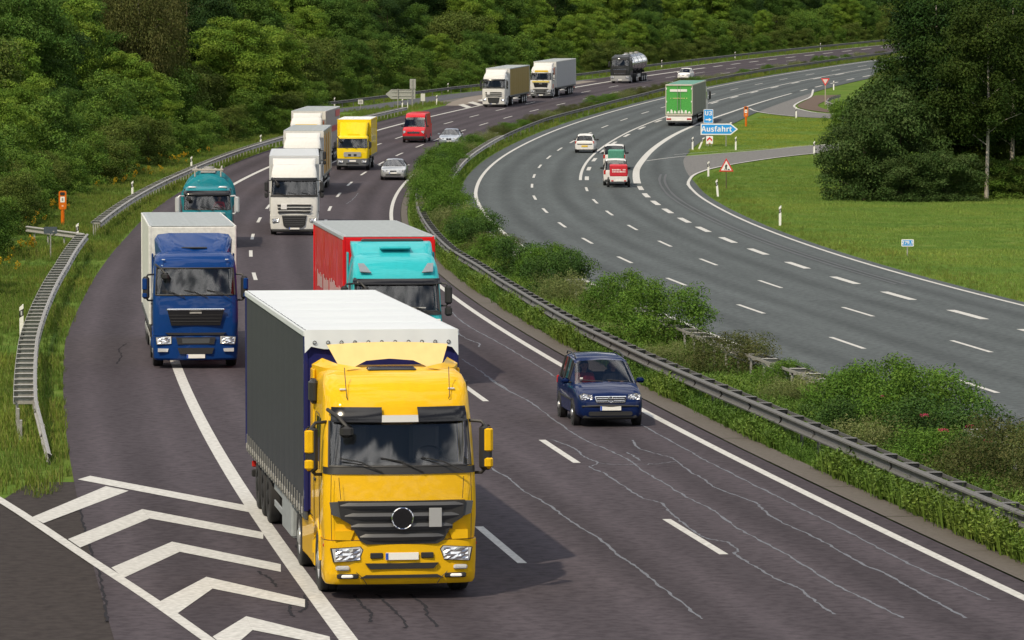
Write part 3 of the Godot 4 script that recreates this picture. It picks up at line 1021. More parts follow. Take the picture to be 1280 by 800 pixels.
func build_furniture() -> void:
	delineator(205.7, -15.55, false, "white delineator post among the ladder spacers near the guardrail gap")
	delineator(138, -15.75, false, "white delineator post behind the ladder guardrail near its lower end")
	delineator(261, -15.95, false, "white delineator post behind the long shoulder guardrail below the bank")
	delineator(303, -15.9, false, "white delineator post behind the long shoulder guardrail below the bank")
	delineator(347, -15.9, false, "white delineator post behind the long shoulder guardrail below the bank")
	delineator(449, -15.9, false, "white delineator post at the grass tip beside the hatched exit nose")
	delineator(436.5, -17.2, false, "white delineator post beneath the grey arrow sign")
	delineator(438, -24.6, false, "white delineator post behind the guardrail of the far exit ramp")
	delineator(486, -22.0, false, "white delineator post behind the guardrail of the far exit ramp")
	delineator(585, -17.2, false, "white delineator post behind the far guardrail under the forest")
	delineator(626, -17.2, false, "white delineator post behind the far guardrail under the forest")
	delineator(672, -17.2, false, "white delineator post behind the far guardrail under the forest")
	delineator(269.5, 15.3, true, "slightly leaning white delineator post below the roadworks sign", 0.09)
	delineator(301.3, 15.9, true, "white delineator post at the bend of the ramp edge line")
	delineator(230.6, 15.5, true, "white delineator post on the lawn edge away from the ramp")
	delineator(351.5, 18.0, true, "white delineator post on the grass island beside the arrow sign")
	delineator(350.5, 14.5, true, "white delineator post at the tip of the grass island")
	delineator(342.5, 24.4, true, "white delineator post by the bush where the exit ramp disappears")
	delineator(408, 16.2, true, "white delineator post behind the orange phone on the grass island")
	delineator(422.5, 19.9, true, "white delineator post at the entry ramp end of the grass island")
	delineator(505, 15.4, true, "white delineator post at the far tip of the entry ramp")
	delineator(392, 15.2, true, "toppled delineator post leaning behind the blue arrow sign", -0.75)
	delineator(352, 14.95, true, "bent striped post leaning beside the red chevron board", -0.4)

	emergency_phone(226, -17.4, false, "orange emergency phone on a post below the bushes beside the guardrail gap")
	emergency_phone(402, 16.6, true, "orange emergency phone standing on the grass island")

	var blue := mat("sign blue", col(0.015, 0.30, 0.78), 0.35)
	var wht := mat("sign white", col(0.80, 0.80, 0.80), 0.35)
	var redm := mat("sign red", col(0.62, 0.03, 0.03), 0.35)
	var blk := mat("sign black", col(0.015, 0.015, 0.015), 0.4)
	var back := mat("sign back", col(0.40, 0.41, 0.39), 0.5, 0.2, 0.0, true)

	# blue exit arrow
	var t := thing("exit_sign", "blue exit arrow sign with white lettering on the grass island", "sign", flat_frame(358.8, 15.7, true))
	var arrow := [[-0.82, 0.95], [1.70, 0.95], [2.30, 1.42], [1.70, 1.89], [-0.82, 1.89]]
	obj("panel", Geo.new().prism(arrow, -0.03, 0.0), wht, t)
	obj("blue_face", Geo.new().prism([[-0.73, 1.04], [1.67, 1.04], [2.15, 1.42], [1.67, 1.80], [-0.73, 1.80]], 0.0, 0.006), blue, t)
	text("lettering", "Ausfahrt", 0.44, wht, t, Vector3(0.52, 1.43, 0.014))
	for x in [-0.35, 1.3]:
		pole(t, x, 1.85)
	t = thing("detour_sign", "small upright blue detour sign above the exit arrow", "sign", flat_frame(358.9, 15.7, true))
	obj("panel", Geo.new().prism(rrect(0.80, 1.16, 0.06, -0.18, 2.5), -0.03, 0.0), wht, t)
	obj("blue_face", Geo.new().prism(rrect(0.72, 1.08, 0.05, -0.18, 2.5), 0.0, 0.006), blue, t)
	text("lettering", "U3", 0.36, wht, t, Vector3(-0.18, 2.74, 0.014))
	obj("arrow_symbol", Geo.new().prism([[-0.42, 2.16], [-0.14, 2.16], [-0.14, 2.06], [0.10, 2.21], [-0.14, 2.36], [-0.14, 2.26], [-0.42, 2.26]], 0.006, 0.014), wht, t)
	pole(t, -0.18, 2.9)
	t = thing("chevron_board", "small white board with red chevron under the exit arrow", "sign", flat_frame(358.2, 15.7, true))
	obj("panel", Geo.new().prism(rrect(0.56, 0.66, 0.05, -0.05, 0.55), -0.02, 0.0), wht, t)
	obj("chevron_symbol", Geo.new().prism([[-0.27, 0.42], [-0.05, 0.62], [0.17, 0.42], [0.17, 0.60], [-0.05, 0.80], [-0.27, 0.60]], 0.0, 0.008), redm, t)
	obj("chevron_symbol", Geo.new().prism([[-0.16, 0.24], [-0.05, 0.34], [0.06, 0.24]], 0.0, 0.008), redm, t)
	for x in [-0.18, 0.08]:
		pole(t, x, 0.5, 0.025)

	# roadworks triangle
	t = thing("roadworks_sign", "white triangle warning sign with red border on thin brown pole", "sign", flat_frame(280.5, 16.4, true))
	obj("panel", Geo.new().prism([[-0.48, 1.18], [0.48, 1.18], [0.0, 2.06]], -0.02, 0.0), redm, t)
	obj("white_face", Geo.new().prism([[-0.35, 1.255], [0.35, 1.255], [0.0, 1.90]], 0.0, 0.006), wht, t)
	obj("worker_symbol", Geo.new().prism([[-0.13, 1.28], [-0.07, 1.28], [-0.03, 1.42], [0.0, 1.29], [0.06, 1.29], [0.03, 1.48], [0.07, 1.58], [-0.01, 1.66], [-0.09, 1.56], [-0.07, 1.44]], 0.006, 0.012), blk, t)
	obj("heap_symbol", Geo.new().prism([[0.09, 1.28], [0.24, 1.28], [0.19, 1.36], [0.14, 1.36]], 0.006, 0.012), blk, t)
	pole(t, 0.0, 1.9, 0.032, mat("brown pole", col(0.10, 0.075, 0.05), 0.8))

	t = thing("kilometre_sign", "small blue kilometre sign with white border on the lawn", "sign", flat_frame(196.7, 17.2, true))
	obj("panel", Geo.new().prism(rrect(0.58, 0.33, 0.04, 0, 0.66), -0.015, 0.0), wht, t)
	obj("blue_face", Geo.new().prism(rrect(0.50, 0.25, 0.03, 0, 0.66), 0.0, 0.005), blue, t)
	text("lettering", "279,5", 0.16, wht, t, Vector3(0, 0.67, 0.012))
	pole(t, 0, 0.75, 0.03)

	t = thing("yield_sign", "red and white yield triangle on a tall pale pole at the entry ramp", "sign", flat_frame(457.5, 19.8, true))
	obj("panel", Geo.new().prism([[-0.46, 2.85], [0.0, 2.05], [0.46, 2.85]], -0.02, 0.0), redm, t)
	obj("white_face", Geo.new().prism([[-0.29, 2.75], [0.0, 2.25], [0.29, 2.75]], 0.0, 0.006), mat("faded white", col(0.62, 0.55, 0.52), 0.5), t)
	pole(t, 0, 2.8, 0.05, mat("pale pole", col(0.42, 0.37, 0.30), 0.8))

	# backs of the signs that serve the other direction
	t = thing("arrow_sign_back", "grey back of a large arrow sign on steel posts by the exit ramp", "sign", flat_frame(437, -17.0, false))
	var ar := [[-2.05, 1.55], [-1.45, 1.05], [1.05, 1.05], [1.05, 2.05], [-1.45, 2.05]]
	obj("panel", Geo.new().prism(ar, -0.03, 0.0), back, t)
	for y in [1.08, 1.35, 1.75, 2.02]:
		obj("rib", Geo.new().box(Vector3(-0.25, y, 0.025), Vector3(2.3, 0.05, 0.05), 0.005), back, t)
	for x in [-0.75, 0.75]:
		pole(t, x, 2.1, 0.055, null, 0.09)
	pole(t, 0.2, 1.1, 0.05, M_white(), -0.3)
	t = thing("upright_sign_back", "narrow grey upright sign back above the arrow sign", "sign", flat_frame(437.2, -17.0, false))
	obj("panel", Geo.new().prism(rrect(0.62, 1.0, 0.05, 0.75, 2.6), -0.03, 0.0), back, t)
	obj("rib", Geo.new().box(Vector3(0.75, 2.6, 0.02), Vector3(0.05, 0.95, 0.04), 0.004), back, t)
	pole(t, 0.75, 3.0, 0.04, null, 0.06)
	t = thing("small_sign_back", "small square white sign back on a post by the exit ramp", "sign", flat_frame(433, -20.9, false))
	obj("panel", Geo.new().prism(rrect(0.52, 0.46, 0.04, 0, 0.85), -0.02, 0.0), mat("pale sign back", col(0.55, 0.56, 0.53), 0.5), t)
	obj("inner_plate", Geo.new().prism(rrect(0.34, 0.28, 0.02, 0, 0.85), 0.0, 0.008), back, t)
	pole(t, 0, 0.9, 0.04)
	t = thing("marker_board", "pale grey marker board on a post at the exit nose", "sign", flat_frame(448, -17.2, false))
	obj("panel", Geo.new().prism(rrect(0.46, 0.80, 0.05, 0, 0.85), -0.02, 0.0), mats["pale sign back"], t)
	pole(t, 0, 0.5, 0.05)
	t = thing("dark_sign_back", "small dark rectangular sign back on a thin post behind the guardrail", "sign", flat_frame(193.5, -16.25, false))
	obj("panel", Geo.new().prism(rrect(0.60, 0.31, 0.03, 0, 1.28), -0.02, 0.0), mat("dark sign back", col(0.06, 0.08, 0.10), 0.5), t)
	obj("clamp", Geo.new().box(Vector3(0.14, 1.22, 0.01), Vector3(0.08, 0.06, 0.02), 0.005), M_steel(), t)
	pole(t, 0, 1.3, 0.03)

# ------------------------------------------------------------------ trucks: front bumper at local z = 0, the body runs towards -z
func wheel(parent: Node3D, at: Vector3, r: float, w: float, rim_m: Material = null) -> void:
	var key := "%.3f %.3f" % [r, w]
	if not wheel_cache.has(key):
		var h := w * 0.5
		var g := Geo.new()
		g.lathe_x([[-h + 0.01, r * 0.60], [-h, r * 0.66], [-h, r * 0.90], [-h + 0.02, r * 0.97], [-h + 0.05, r], [-0.012, r], [-0.008, r * 0.975], [0.008, r * 0.975], [0.012, r], [h - 0.05, r], [h - 0.02, r * 0.97], [h, r * 0.90], [h, r * 0.66], [h - 0.01, r * 0.60]], 24)
		var q := Geo.new()
		q.lathe_x([[-h + 0.012, r * 0.62], [-h + 0.02, r * 0.58], [-h + 0.07, r * 0.52], [-h + 0.05, r * 0.32], [-h + 0.0, r * 0.28], [-h - 0.02, r * 0.18], [-h - 0.02, 0.001]], 16)
		q.lathe_x([[h - 0.012, r * 0.62], [h - 0.02, r * 0.58], [h - 0.07, r * 0.52], [h - 0.05, r * 0.32], [h, r * 0.28], [h + 0.02, r * 0.18], [h + 0.02, 0.001]], 16)
		for k in 8:
			var a := TAU * k / 8.0
			for sx in [-1.0, 1.0]:
				q.cyl(Vector3(sx * (h - 0.05), cos(a) * r * 0.4, sin(a) * r * 0.4), Vector3(sx * (h - 0.025), cos(a) * r * 0.4, sin(a) * r * 0.4), r * 0.05, 6)
		wheel_cache[key] = [g.mesh(30), q.mesh(30)]
	var o := part("wheel", parent, at)
	put("tyre", wheel_cache[key][0], M_tyre(), o)
	put("rim", wheel_cache[key][1], rim_m if rim_m else M_rim(), o)

func cab_rings(lv: Array, zb: float, bulge: float, swr: float, swf: float) -> Array:
	var rings := []
	for L in lv:
		var y: float = L[0]
		var hw: float = L[1]
		var zf: float = L[2]
		var r: float = L[3]
		var c := zf - bulge - r
		var f := minf(swf, c - 0.06)
		var b := minf(swr, f - 0.2)
		var ring := PackedVector3Array([Vector3(-hw, y, minf(zb, b - 0.1)), Vector3(-hw, y, b), Vector3(-hw, y, f)])
		for k in 5:
			var a := PI - k / 4.0 * PI * 0.5
			ring.append(Vector3(-(hw - r) + cos(a) * r, y, c + sin(a) * r))
		for k in range(1, 6):
			var x := -1.0 + k / 3.0
			ring.append(Vector3(x * (hw - r), y, zf - bulge * x * x))
		for k in 5:
			var a := PI * 0.5 - k / 4.0 * PI * 0.5
			ring.append(Vector3((hw - r) + cos(a) * r, y, c + sin(a) * r))
		ring.append(Vector3(hw, y, f))
		ring.append(Vector3(hw, y, b))
		ring.append(Vector3(hw, y, minf(zb, b - 0.1)))
		rings.append(ring)
	return rings

func cells(g: Geo, rings: Array, r0: int, r1: int, c0: int, c1: int) -> void:
	for i in range(r0, r1):
		for j in range(c0, c1):
			g.quad(rings[i][j], rings[i + 1][j], rings[i + 1][j + 1], rings[i][j + 1])

func zfront(lv: Array, y: float) -> float:
	for i in lv.size() - 1:
		if y <= lv[i + 1][0]:
			return lerpf(lv[i][2], lv[i + 1][2], clampf((y - lv[i][0]) / (lv[i + 1][0] - lv[i][0]), 0, 1))
	return lv[-1][2]

func two_ply(g: Geo) -> Geo:                       # laminated glass: an outer and an inner sheet
	var q := Geo.new()
	q.t = g.t.duplicate()
	q.moved(Transform3D(Basis(), Vector3(0, -0.002, -0.012)))
	return Geo.new().add(g).add(q)

# the cab itself: painted shell, windscreen, side windows, seals, interior
func cab(t: Node3D, lv: Array, ws: Array, zb: float, body: Material, bulge := 0.10) -> void:
	var rings := cab_rings(lv, zb, bulge, -1.72, -0.98)
	var g := Geo.new()
	var gl := Geo.new()
	var sg := Geo.new()
	for i in lv.size() - 1:
		var glass_row: bool = i >= ws[0] and i < ws[1]
		if glass_row:
			cells(g, rings, i, i + 1, 0, 1)
			cells(g, rings, i, i + 1, 2, 5)
			cells(g, rings, i, i + 1, 15, 18)
			cells(g, rings, i, i + 1, 19, 20)
			cells(gl, rings, i, i + 1, 5, 15)
			cells(sg, rings, i, i + 1, 1, 2)
			cells(sg, rings, i, i + 1, 18, 19)
		else:
			cells(g, rings, i, i + 1, 0, 20)
		g.quad(rings[i][20], rings[i + 1][20], rings[i + 1][0], rings[i][0])
	g.fan(rings[-1], true)
	g.fan(rings[0], false)
	obj("cab", g, body, t, 32)
	var lo: PackedVector3Array = rings[ws[0]]
	var hi: PackedVector3Array = rings[ws[1]]
	obj("windscreen", two_ply(gl), glass(), t, 50)
	obj("side_window", sg, glass(), t, 50)
	var seal := []
	for j in range(5, 16):
		seal.append(lo[j] + Vector3(0, 0, 0.004))
	for j in range(15, 4, -1):
		seal.append(hi[j] + Vector3(0, 0, 0.004))
	seal.append(seal[0])
	obj("windscreen_seal", Geo.new().tube(seal, 0.024, 6), M_black(), t)
	# interior
	var y0: float = lv[ws[0]][0]
	var y1: float = lv[ws[1]][0]
	var hw: float = lv[ws[0]][1] - 0.05
	var zf: float = lv[ws[0]][2] - 0.14
	var n := part("interior", t)
	var q := Geo.new()
	q.box(Vector3(0, (y0 + y1) * 0.5, zb + 0.12), Vector3(hw * 2.0, y1 - y0 + 0.5, 0.05))
	q.box(Vector3(0, y0 - 0.55, (zb + zf) * 0.5), Vector3(hw * 2.0, 0.04, zf - zb - 0.2))
	q.box(Vector3(0, y1 + 0.12, (zb + zf) * 0.5 - 0.15), Vector3(hw * 1.8, 0.03, zf - zb - 0.6))
	obj("lining", q, M_interior(), n)
	q = Geo.new()
	q.box(Vector3(0, y0 - 0.22, zf - 0.42), Vector3(hw * 1.94, 0.44, 0.62), 0.06)
	q.box(Vector3(0.55, y0 - 0.02, zf - 0.62), Vector3(0.62, 0.12, 0.3), 0.05)
	obj("dashboard", q, M_interior(), n)
	var wh := []
	for k in 17:
		var a := TAU * k / 16.0
		wh.append(Vector3(0.56 + cos(a) * 0.23, y0 + 0.06 + sin(a) * 0.17, zf - 0.82 - sin(a) * 0.16))
	obj("steering_wheel", Geo.new().tube(wh, 0.018, 6), M_black(), n)
	for x in [-0.56, 0.56]:
		q = Geo.new()
		q.box(Vector3(x, y0 - 0.16, -1.55), Vector3(0.5, 0.16, 0.52), 0.05)
		q.box(Vector3(x, y0 + 0.22, -1.84), Vector3(0.48, 0.66, 0.14), 0.06)
		q.box(Vector3(x, y0 + 0.62, -1.84), Vector3(0.28, 0.18, 0.10), 0.04)
		obj("seat", q, M_seat(), n)

func wipers(t: Node3D, lv: Array, ws: Array) -> void:
	var y: float = lv[ws[0]][0] + 0.02
	for x in [-0.75, -0.1, 0.55]:
		var z := zfront(lv, y) + 0.03
		obj("wiper", Geo.new().tube([Vector3(x + 0.45, y - 0.10, z + 0.03), Vector3(x + 0.1, y + 0.06, z), Vector3(x - 0.22, y + 0.12, zfront(lv, y + 0.12) + 0.02)], 0.012, 5), M_black(), t)

func mirror(t: Node3D, sx: float, x: float, y0: float, y1: float, z: float, cap_m: Material, arm := true) -> void:
	var n := part("mirror", t)
	var h := y1 - y0
	obj("housing", Geo.new().box(Vector3(sx * x, (y0 + y1) * 0.5, z), Vector3(0.20, h, 0.15), 0.05), M_black(), n)
	if cap_m:
		obj("cap", Geo.new().box(Vector3(sx * (x + 0.03), y1 - h * 0.33, z + 0.03), Vector3(0.165, h * 0.58, 0.13), 0.045), cap_m, n)
		obj("cap", Geo.new().box(Vector3(sx * (x + 0.03), y0 + h * 0.17, z + 0.03), Vector3(0.165, h * 0.28, 0.13), 0.045), cap_m, n)
	if arm:
		obj("arm", Geo.new().tube([Vector3(sx * 1.12, y1 + 0.06, z - 0.15), Vector3(sx * (x - 0.06), y1 + 0.05, z - 0.02), Vector3(sx * x, y1 - 0.03, z)], 0.028, 6), M_black(), n)
		obj("arm", Geo.new().tube([Vector3(sx * 1.15, y0 - 0.05, z - 0.15), Vector3(sx * (x - 0.06), y0 - 0.04, z - 0.02), Vector3(sx * x, y0 + 0.03, z)], 0.028, 6), M_black(), n)

func front_mirror(t: Node3D, lv: Array, y: float) -> void:
	var z := zfront(lv, y)
	var n := part("kerb_mirror", t)
	obj("arm", Geo.new().tube([Vector3(-1.12, y + 0.12, z - 0.2), Vector3(-0.98, y + 0.02, z + 0.14), Vector3(-0.86, y - 0.12, z + 0.22)], 0.03, 6), M_black(), n)
	obj("housing", Geo.new().box(Vector3(-0.86, y - 0.2, z + 0.22), Vector3(0.22, 0.20, 0.12), 0.05), M_black(), n)

func plate(t: Node3D, y: float, z: float, w := 0.52, h := 0.115, x := 0.0) -> void:
	var n := part("number_plate", t)
	obj("blank", Geo.new().box(Vector3(x, y, z), Vector3(w, h, 0.014), 0.003), M_plate(), n)
	obj("blue_strip", Geo.new().box(Vector3(x - w * 0.5 + 0.022, y, z + 0.004), Vector3(0.042, h - 0.01, 0.014), 0.002), M_eu(), n)

func lamp(t: Node3D, called: String, poly: Array, z0: float, z1: float, m: Material = null) -> void:
	for sx in [-1.0, 1.0]:
		var p := []
		for q in poly:
			p.append([q[0] * sx, q[1]])
		var n := part(called, t)
		obj("lens", Geo.new().prism(p, z0, z1), m if m else M_lamp(), n)
		if called == "headlight":
			var cx := 0.0
			var cy := 0.0
			for q in p:
				cx += q[0] / p.size()
				cy += q[1] / p.size()
			var wd: float = absf(p[0][0] - p[1][0]) * 0.24
			# cut-glass facets
			var x0 := 99.0
			var x1 := -99.0
			var y0 := 99.0
			var y1 := -99.0
			for q in p:
				x0 = minf(x0, q[0])
				x1 = maxf(x1, q[0])
				y0 = minf(y0, q[1])
				y1 = maxf(y1, q[1])
			var fr := RandomNumberGenerator.new()
			fr.seed = 42
			var fg := Geo.new()
			var rows := []
			for i in 8:
				var row := PackedVector3Array()
				for k in 6:
					row.append(Vector3(lerpf(cx, lerpf(x0, x1, i / 7.0), 0.80), lerpf(cy, lerpf(y0, y1, k / 5.0), 0.76), z1 + 0.012 + fr.randf_range(-0.010, 0.010)))
				rows.append(row)
			fg.loft(rows, false)
			obj("reflector", fg, mat("lamp facets", col(0.88, 0.89, 0.90), 0.10, 0.9), n, 1.0)
			var rim := scaled(p, 1.08, cx, cy)
			obj("surround", Geo.new().prism(rim, z0 - 0.01, z1 - 0.012), M_black(), n)

func chassis(t: Node3D, z1: float, axles: Array, r := 0.49, rim_m: Material = null, front_z := -1.40) -> void:
	var g := Geo.new()
	for x in [-0.42, 0.42]:
		g.box(Vector3(x, 0.86, z1 * 0.5 - 0.3), Vector3(0.10, 0.26, absf(z1) - 0.6))
	g.box(Vector3(0, 0.55, -0.55), Vector3(1.7, 0.35, 0.5), 0.04)
	g.box(Vector3(0, 0.85, -1.2), Vector3(1.5, 0.6, 1.3), 0.05)
	obj("chassis", g, M_chassis(), t)
	for sx in [-1.0, 1.0]:
		wheel(t, Vector3(sx * 1.05, r, front_z), r, 0.30, rim_m)
		for a in axles:
			wheel(t, Vector3(sx * 0.94, r, a), r, 0.52, rim_m)
			obj("mudguard", Geo.new().tube([Vector3(sx * 0.94, 0.75, a - 0.62), Vector3(sx * 0.94, 1.02, a - 0.38), Vector3(sx * 0.94, 1.07, a), Vector3(sx * 0.94, 1.02, a + 0.38), Vector3(sx * 0.94, 0.75, a + 0.62)], 0.05, 4), M_black(), t)

func curtain_side(x: float, y0: float, y1: float, z0: float, z1: float, wave: float, seed_: int) -> Geo:
	var g := Geo.new()
	var n := int((z0 - z1) / 0.12)
	var r0 := PackedVector3Array()
	var r1 := PackedVector3Array()
	var r2 := PackedVector3Array()
	var sx := signf(x)
	for i in n + 1:
		var z := lerpf(z0, z1, float(i) / n)
		var w := wave * (sin(z * 5.1 + seed_) * 0.6 + sin(z * 11.7 + seed_ * 2.0) * 0.25 + sin(z * 1.9) * 0.5)
		r0.append(Vector3(x + sx * w * 1.2, y0, z))
		r1.append(Vector3(x + sx * w, (y0 + y1) * 0.5, z))
		r2.append(Vector3(x + sx * w * 0.3, y1, z))
	g.loft([r0, r1, r2], false)
	return g

func trailer(t: Node3D, c: Dictionary) -> void:
	var z0: float = c.z0
	var z1: float = z0 - c.len
	var y0: float = c.get("y0", 1.12)
	var y1: float = c.get("y1", 3.92)
	var hw: float = c.get("hw", 1.25)
	var g := Geo.new()
	g.box(Vector3(0, (y0 + y1) * 0.5, z0 - 0.03), Vector3(hw * 2.0 - 0.02, y1 - y0 - 0.06, 0.06), 0.02)
	obj("front_wall", g, c.front, t)
	for sx in [-1.0, 1.0]:
		obj("side_curtain" if c.get("curtain", true) else "side_wall", curtain_side(sx * hw, y0 + 0.02, y1 - 0.06, z0 - 0.07, z1 + 0.07, c.get("wave", 0.012), int(sx * 3 + c.len)), c.side, t, 50)
		obj("corner_post", Geo.new().box(Vector3(sx * (hw - 0.02), (y0 + y1) * 0.5, z0 - 0.05), Vector3(0.09, y1 - y0, 0.12), 0.02), c.get("post", c.front), t)
		obj("corner_post", Geo.new().box(Vector3(sx * (hw - 0.02), (y0 + y1) * 0.5, z1 + 0.05), Vector3(0.09, y1 - y0, 0.12), 0.02), c.get("rear_post", c.get("post", c.front)), t)
		obj("top_rail", Geo.new().box(Vector3(sx * (hw + 0.004), y1 - 0.045, (z0 + z1) * 0.5), Vector3(0.05, 0.11, c.len + 0.02), 0.015), c.get("rail", c.roof), t)
		obj("side_rail", Geo.new().box(Vector3(sx * (hw - 0.015), y0 - 0.05, (z0 + z1) * 0.5), Vector3(0.06, 0.16, c.len), 0.015), c.get("side_rail", M_grey()), t)
	g = Geo.new()
	var rip: float = c.get("ripple", 0.0)
	if rip > 0.0:
		var n := int(c.len / 0.055)
		var a := PackedVector3Array()
		var rows := []
		for x in [-hw + 0.02, -hw * 0.5, 0.0, hw * 0.5, hw - 0.02]:
			var row := PackedVector3Array()
			for i in n + 1:
				var z := lerpf(z0, z1, float(i) / n)
				var w := rip * (sin(z * 23.0 + sin(x * 2.0) * 0.8) * (0.6 + 0.4 * sin(z * 3.1)) + 0.5 * sin(z * 9.0 + x))
				row.append(Vector3(x, y1 + 0.01 + (w if absf(x) < hw * 0.9 else w * 0.4), z))
			rows.append(row)
		g.loft(rows, false)
	else:
		g.box(Vector3(0, y1 - 0.01, (z0 + z1) * 0.5), Vector3(hw * 2.0 - 0.03, 0.05, c.len - 0.02), 0.02)
		var k := z0 - 0.6
		while k > z1 + 0.3:
			g.box(Vector3(0, y1 + 0.017, k), Vector3(hw * 2.0 - 0.2, 0.012, 0.05), 0.004)
			k -= 0.62
	obj("roof", g, c.roof, t, 60)
	obj("floor", Geo.new().box(Vector3(0, y0 - 0.03, (z0 + z1) * 0.5), Vector3(hw * 2.0 - 0.1, 0.08, c.len - 0.05)), M_chassis(), t)
	for sx in [-1.0, 1.0]:
		obj("rear_door", Geo.new().box(Vector3(sx * hw * 0.485, (y0 + y1) * 0.5, z1 + 0.02), Vector3(hw * 0.94, y1 - y0 - 0.12, 0.05), 0.015), c.get("rear", c.front), t)
	if not c.get("running", true):
		return
	g = Geo.new()
	for x in [-0.5, 0.5]:
		g.box(Vector3(x, y0 - 0.24, (z0 + z1) * 0.5 - 0.6), Vector3(0.12, 0.34, c.len - 1.6))
	for k in 9:
		g.box(Vector3(0, y0 - 0.16, lerpf(z0 - 0.8, z1 + 0.4, k / 8.0)), Vector3(2.2, 0.1, 0.08))
	g.box(Vector3(0, 0.55, z1 + 0.25), Vector3(2.35, 0.14, 0.1), 0.02)
	for x in [-0.7, 0.7]:
		g.box(Vector3(x, 0.78, z1 + 0.3), Vector3(0.1, 0.5, 0.1))
		g.box(Vector3(x, 0.72, z0 - 2.6), Vector3(0.14, 0.75, 0.14))
	obj("trailer_frame", g, M_chassis(), t)
	for sx in [-1.0, 1.0]:
		for a in c.get("axles", []):
			wheel(t, Vector3(sx * 0.98, 0.48, a), 0.48, 0.40, c.get("rim"))
		g = Geo.new()
		for y in [0.55, 0.85]:
			g.box(Vector3(sx * 1.18, y, z0 - 5.4), Vector3(0.03, 0.12, 3.6), 0.01)
		obj("side_guard", g, c.get("guard", M_steel()), t)
	for sx in [-1.0, 1.0]:
		obj("tail_light", Geo.new().box(Vector3(sx * 0.95, 0.72, z1 + 0.12), Vector3(0.42, 0.13, 0.06), 0.02), M_red(), t)

func deflector(t: Node3D, lv: Array, zb: float, m: Material) -> void:
	var rings := cab_rings(lv, zb, 0.06, -1.9, -1.7)
	var g := Geo.new()
	for i in lv.size() - 1:
		cells(g, rings, i, i + 1, 0, 20)
		g.quad(rings[i][20], rings[i + 1][20], rings[i + 1][0], rings[i][0])
	g.fan(rings[-1], true)
	obj("roof_deflector", g, m, t, 40)

func side_fairing(t: Node3D, m: Material, y1: float, zb: float) -> void:
	for sx in [-1.0, 1.0]:
		obj("side_fairing", Geo.new().box(Vector3(sx * 1.17, (1.1 + y1) * 0.5, zb - 0.24), Vector3(0.05, y1 - 1.1, 0.46), 0.02), m, t)

func steps(t: Node3D, m: Material) -> void:
	for sx in [-1.0, 1.0]:
		var g := Geo.new()
		g.box(Vector3(sx * 1.16, 0.66, -2.02), Vector3(0.10, 0.66, 0.28), 0.03)
		obj("cab_step", g, m, t)
		obj("door_handle", Geo.new().box(Vector3(sx * 1.225, 1.78, -1.62), Vector3(0.03, 0.05, 0.2), 0.01), M_black(), t)
		g = Geo.new()
		g.tube([Vector3(sx * 1.222, 1.05, -0.80), Vector3(sx * 1.224, 1.9, -0.84)], 0.006, 4)
		g.tube([Vector3(sx * 1.222, 1.05, -1.78), Vector3(sx * 1.224, 1.95, -1.78)], 0.006, 4)
		obj("door_gap", g, M_black(), t)
	var arch := Geo.new()
	for sx in [-1.0, 1.0]:
		var pts := []
		for k in 9:
			var a := PI * k / 8.0
			pts.append(Vector3(sx * 1.17, 0.56 + sin(a) * 0.56, -1.40 + cos(a) * 0.60))
		arch.tube(pts, 0.07, 5)
	obj("wheel_arch", arch, m, t)

const ACTROS := [[0.95, 1.19, 0.0, 0.24], [1.30, 1.215, 0.012, 0.24], [1.60, 1.215, 0.0, 0.24], [1.97, 1.205, -0.03, 0.26], [2.10, 1.20, -0.06, 0.28], [2.45, 1.19, -0.16, 0.29], [2.80, 1.175, -0.28, 0.30], [3.00, 1.16, -0.34, 0.32], [3.18, 1.155, -0.44, 0.30], [3.34, 1.14, -0.60, 0.30], [3.46, 1.10, -0.84, 0.30], [3.53, 1.02, -1.12, 0.32], [3.56, 0.85, -1.4, 0.34]]
const MANCAB := [[0.95, 1.19, 0.0, 0.20], [1.30, 1.215, 0.0, 0.20], [1.70, 1.215, -0.01, 0.20], [2.00, 1.205, -0.04, 0.22], [2.10, 1.20, -0.06, 0.24], [2.50, 1.185, -0.15, 0.26], [2.86, 1.17, -0.25, 0.28], [3.02, 1.155, -0.30, 0.30], [3.16, 1.12, -0.42, 0.32], [3.26, 1.04, -0.62, 0.36], [3.31, 0.92, -0.9, 0.38]]
const DAFCAB := [[0.95, 1.19, 0.0, 0.16], [1.30, 1.215, 0.0, 0.16], [1.70, 1.215, -0.015, 0.17], [1.94, 1.21, -0.04, 0.18], [2.04, 1.205, -0.06, 0.20], [2.42, 1.195, -0.14, 0.22], [2.76, 1.18, -0.22, 0.24], [2.92, 1.17, -0.26, 0.26], [3.20, 1.14, -0.48, 0.28], [3.42, 1.09, -0.82, 0.30], [3.55, 1.02, -1.2, 0.34], [3.60, 0.9, -1.5, 0.36]]
const LOWCAB := [[0.85, 1.10, 0.0, 0.16], [1.20, 1.13, 0.0, 0.16], [1.55, 1.13, -0.02, 0.17], [1.62, 1.125, -0.03, 0.18], [1.95, 1.11, -0.10, 0.20], [2.26, 1.09, -0.18, 0.22], [2.38, 1.07, -0.24, 0.26], [2.48, 1.0, -0.42, 0.30], [2.52, 0.85, -0.7, 0.32]]

func bumper(t: Node3D, lv: Array, m: Material) -> void:
	var rings := cab_rings(lv, -0.72, 0.08, -0.60, -0.5)
	for r in rings:                                # the bumper ends in front of the wheels
		for k in [0, 1, 2]:
			r[k].z = -0.80 + k * 0.1
			r[20 - k].z = -0.80 + k * 0.1
	var g := Geo.new()
	for i in lv.size() - 1:
		cells(g, rings, i, i + 1, 0, 20)
		g.quad(rings[i][20], rings[i + 1][20], rings[i + 1][0], rings[i][0])
	g.fan(rings[-1], true)
	g.fan(rings[0], false)
	obj("bumper", g, m, t, 34)

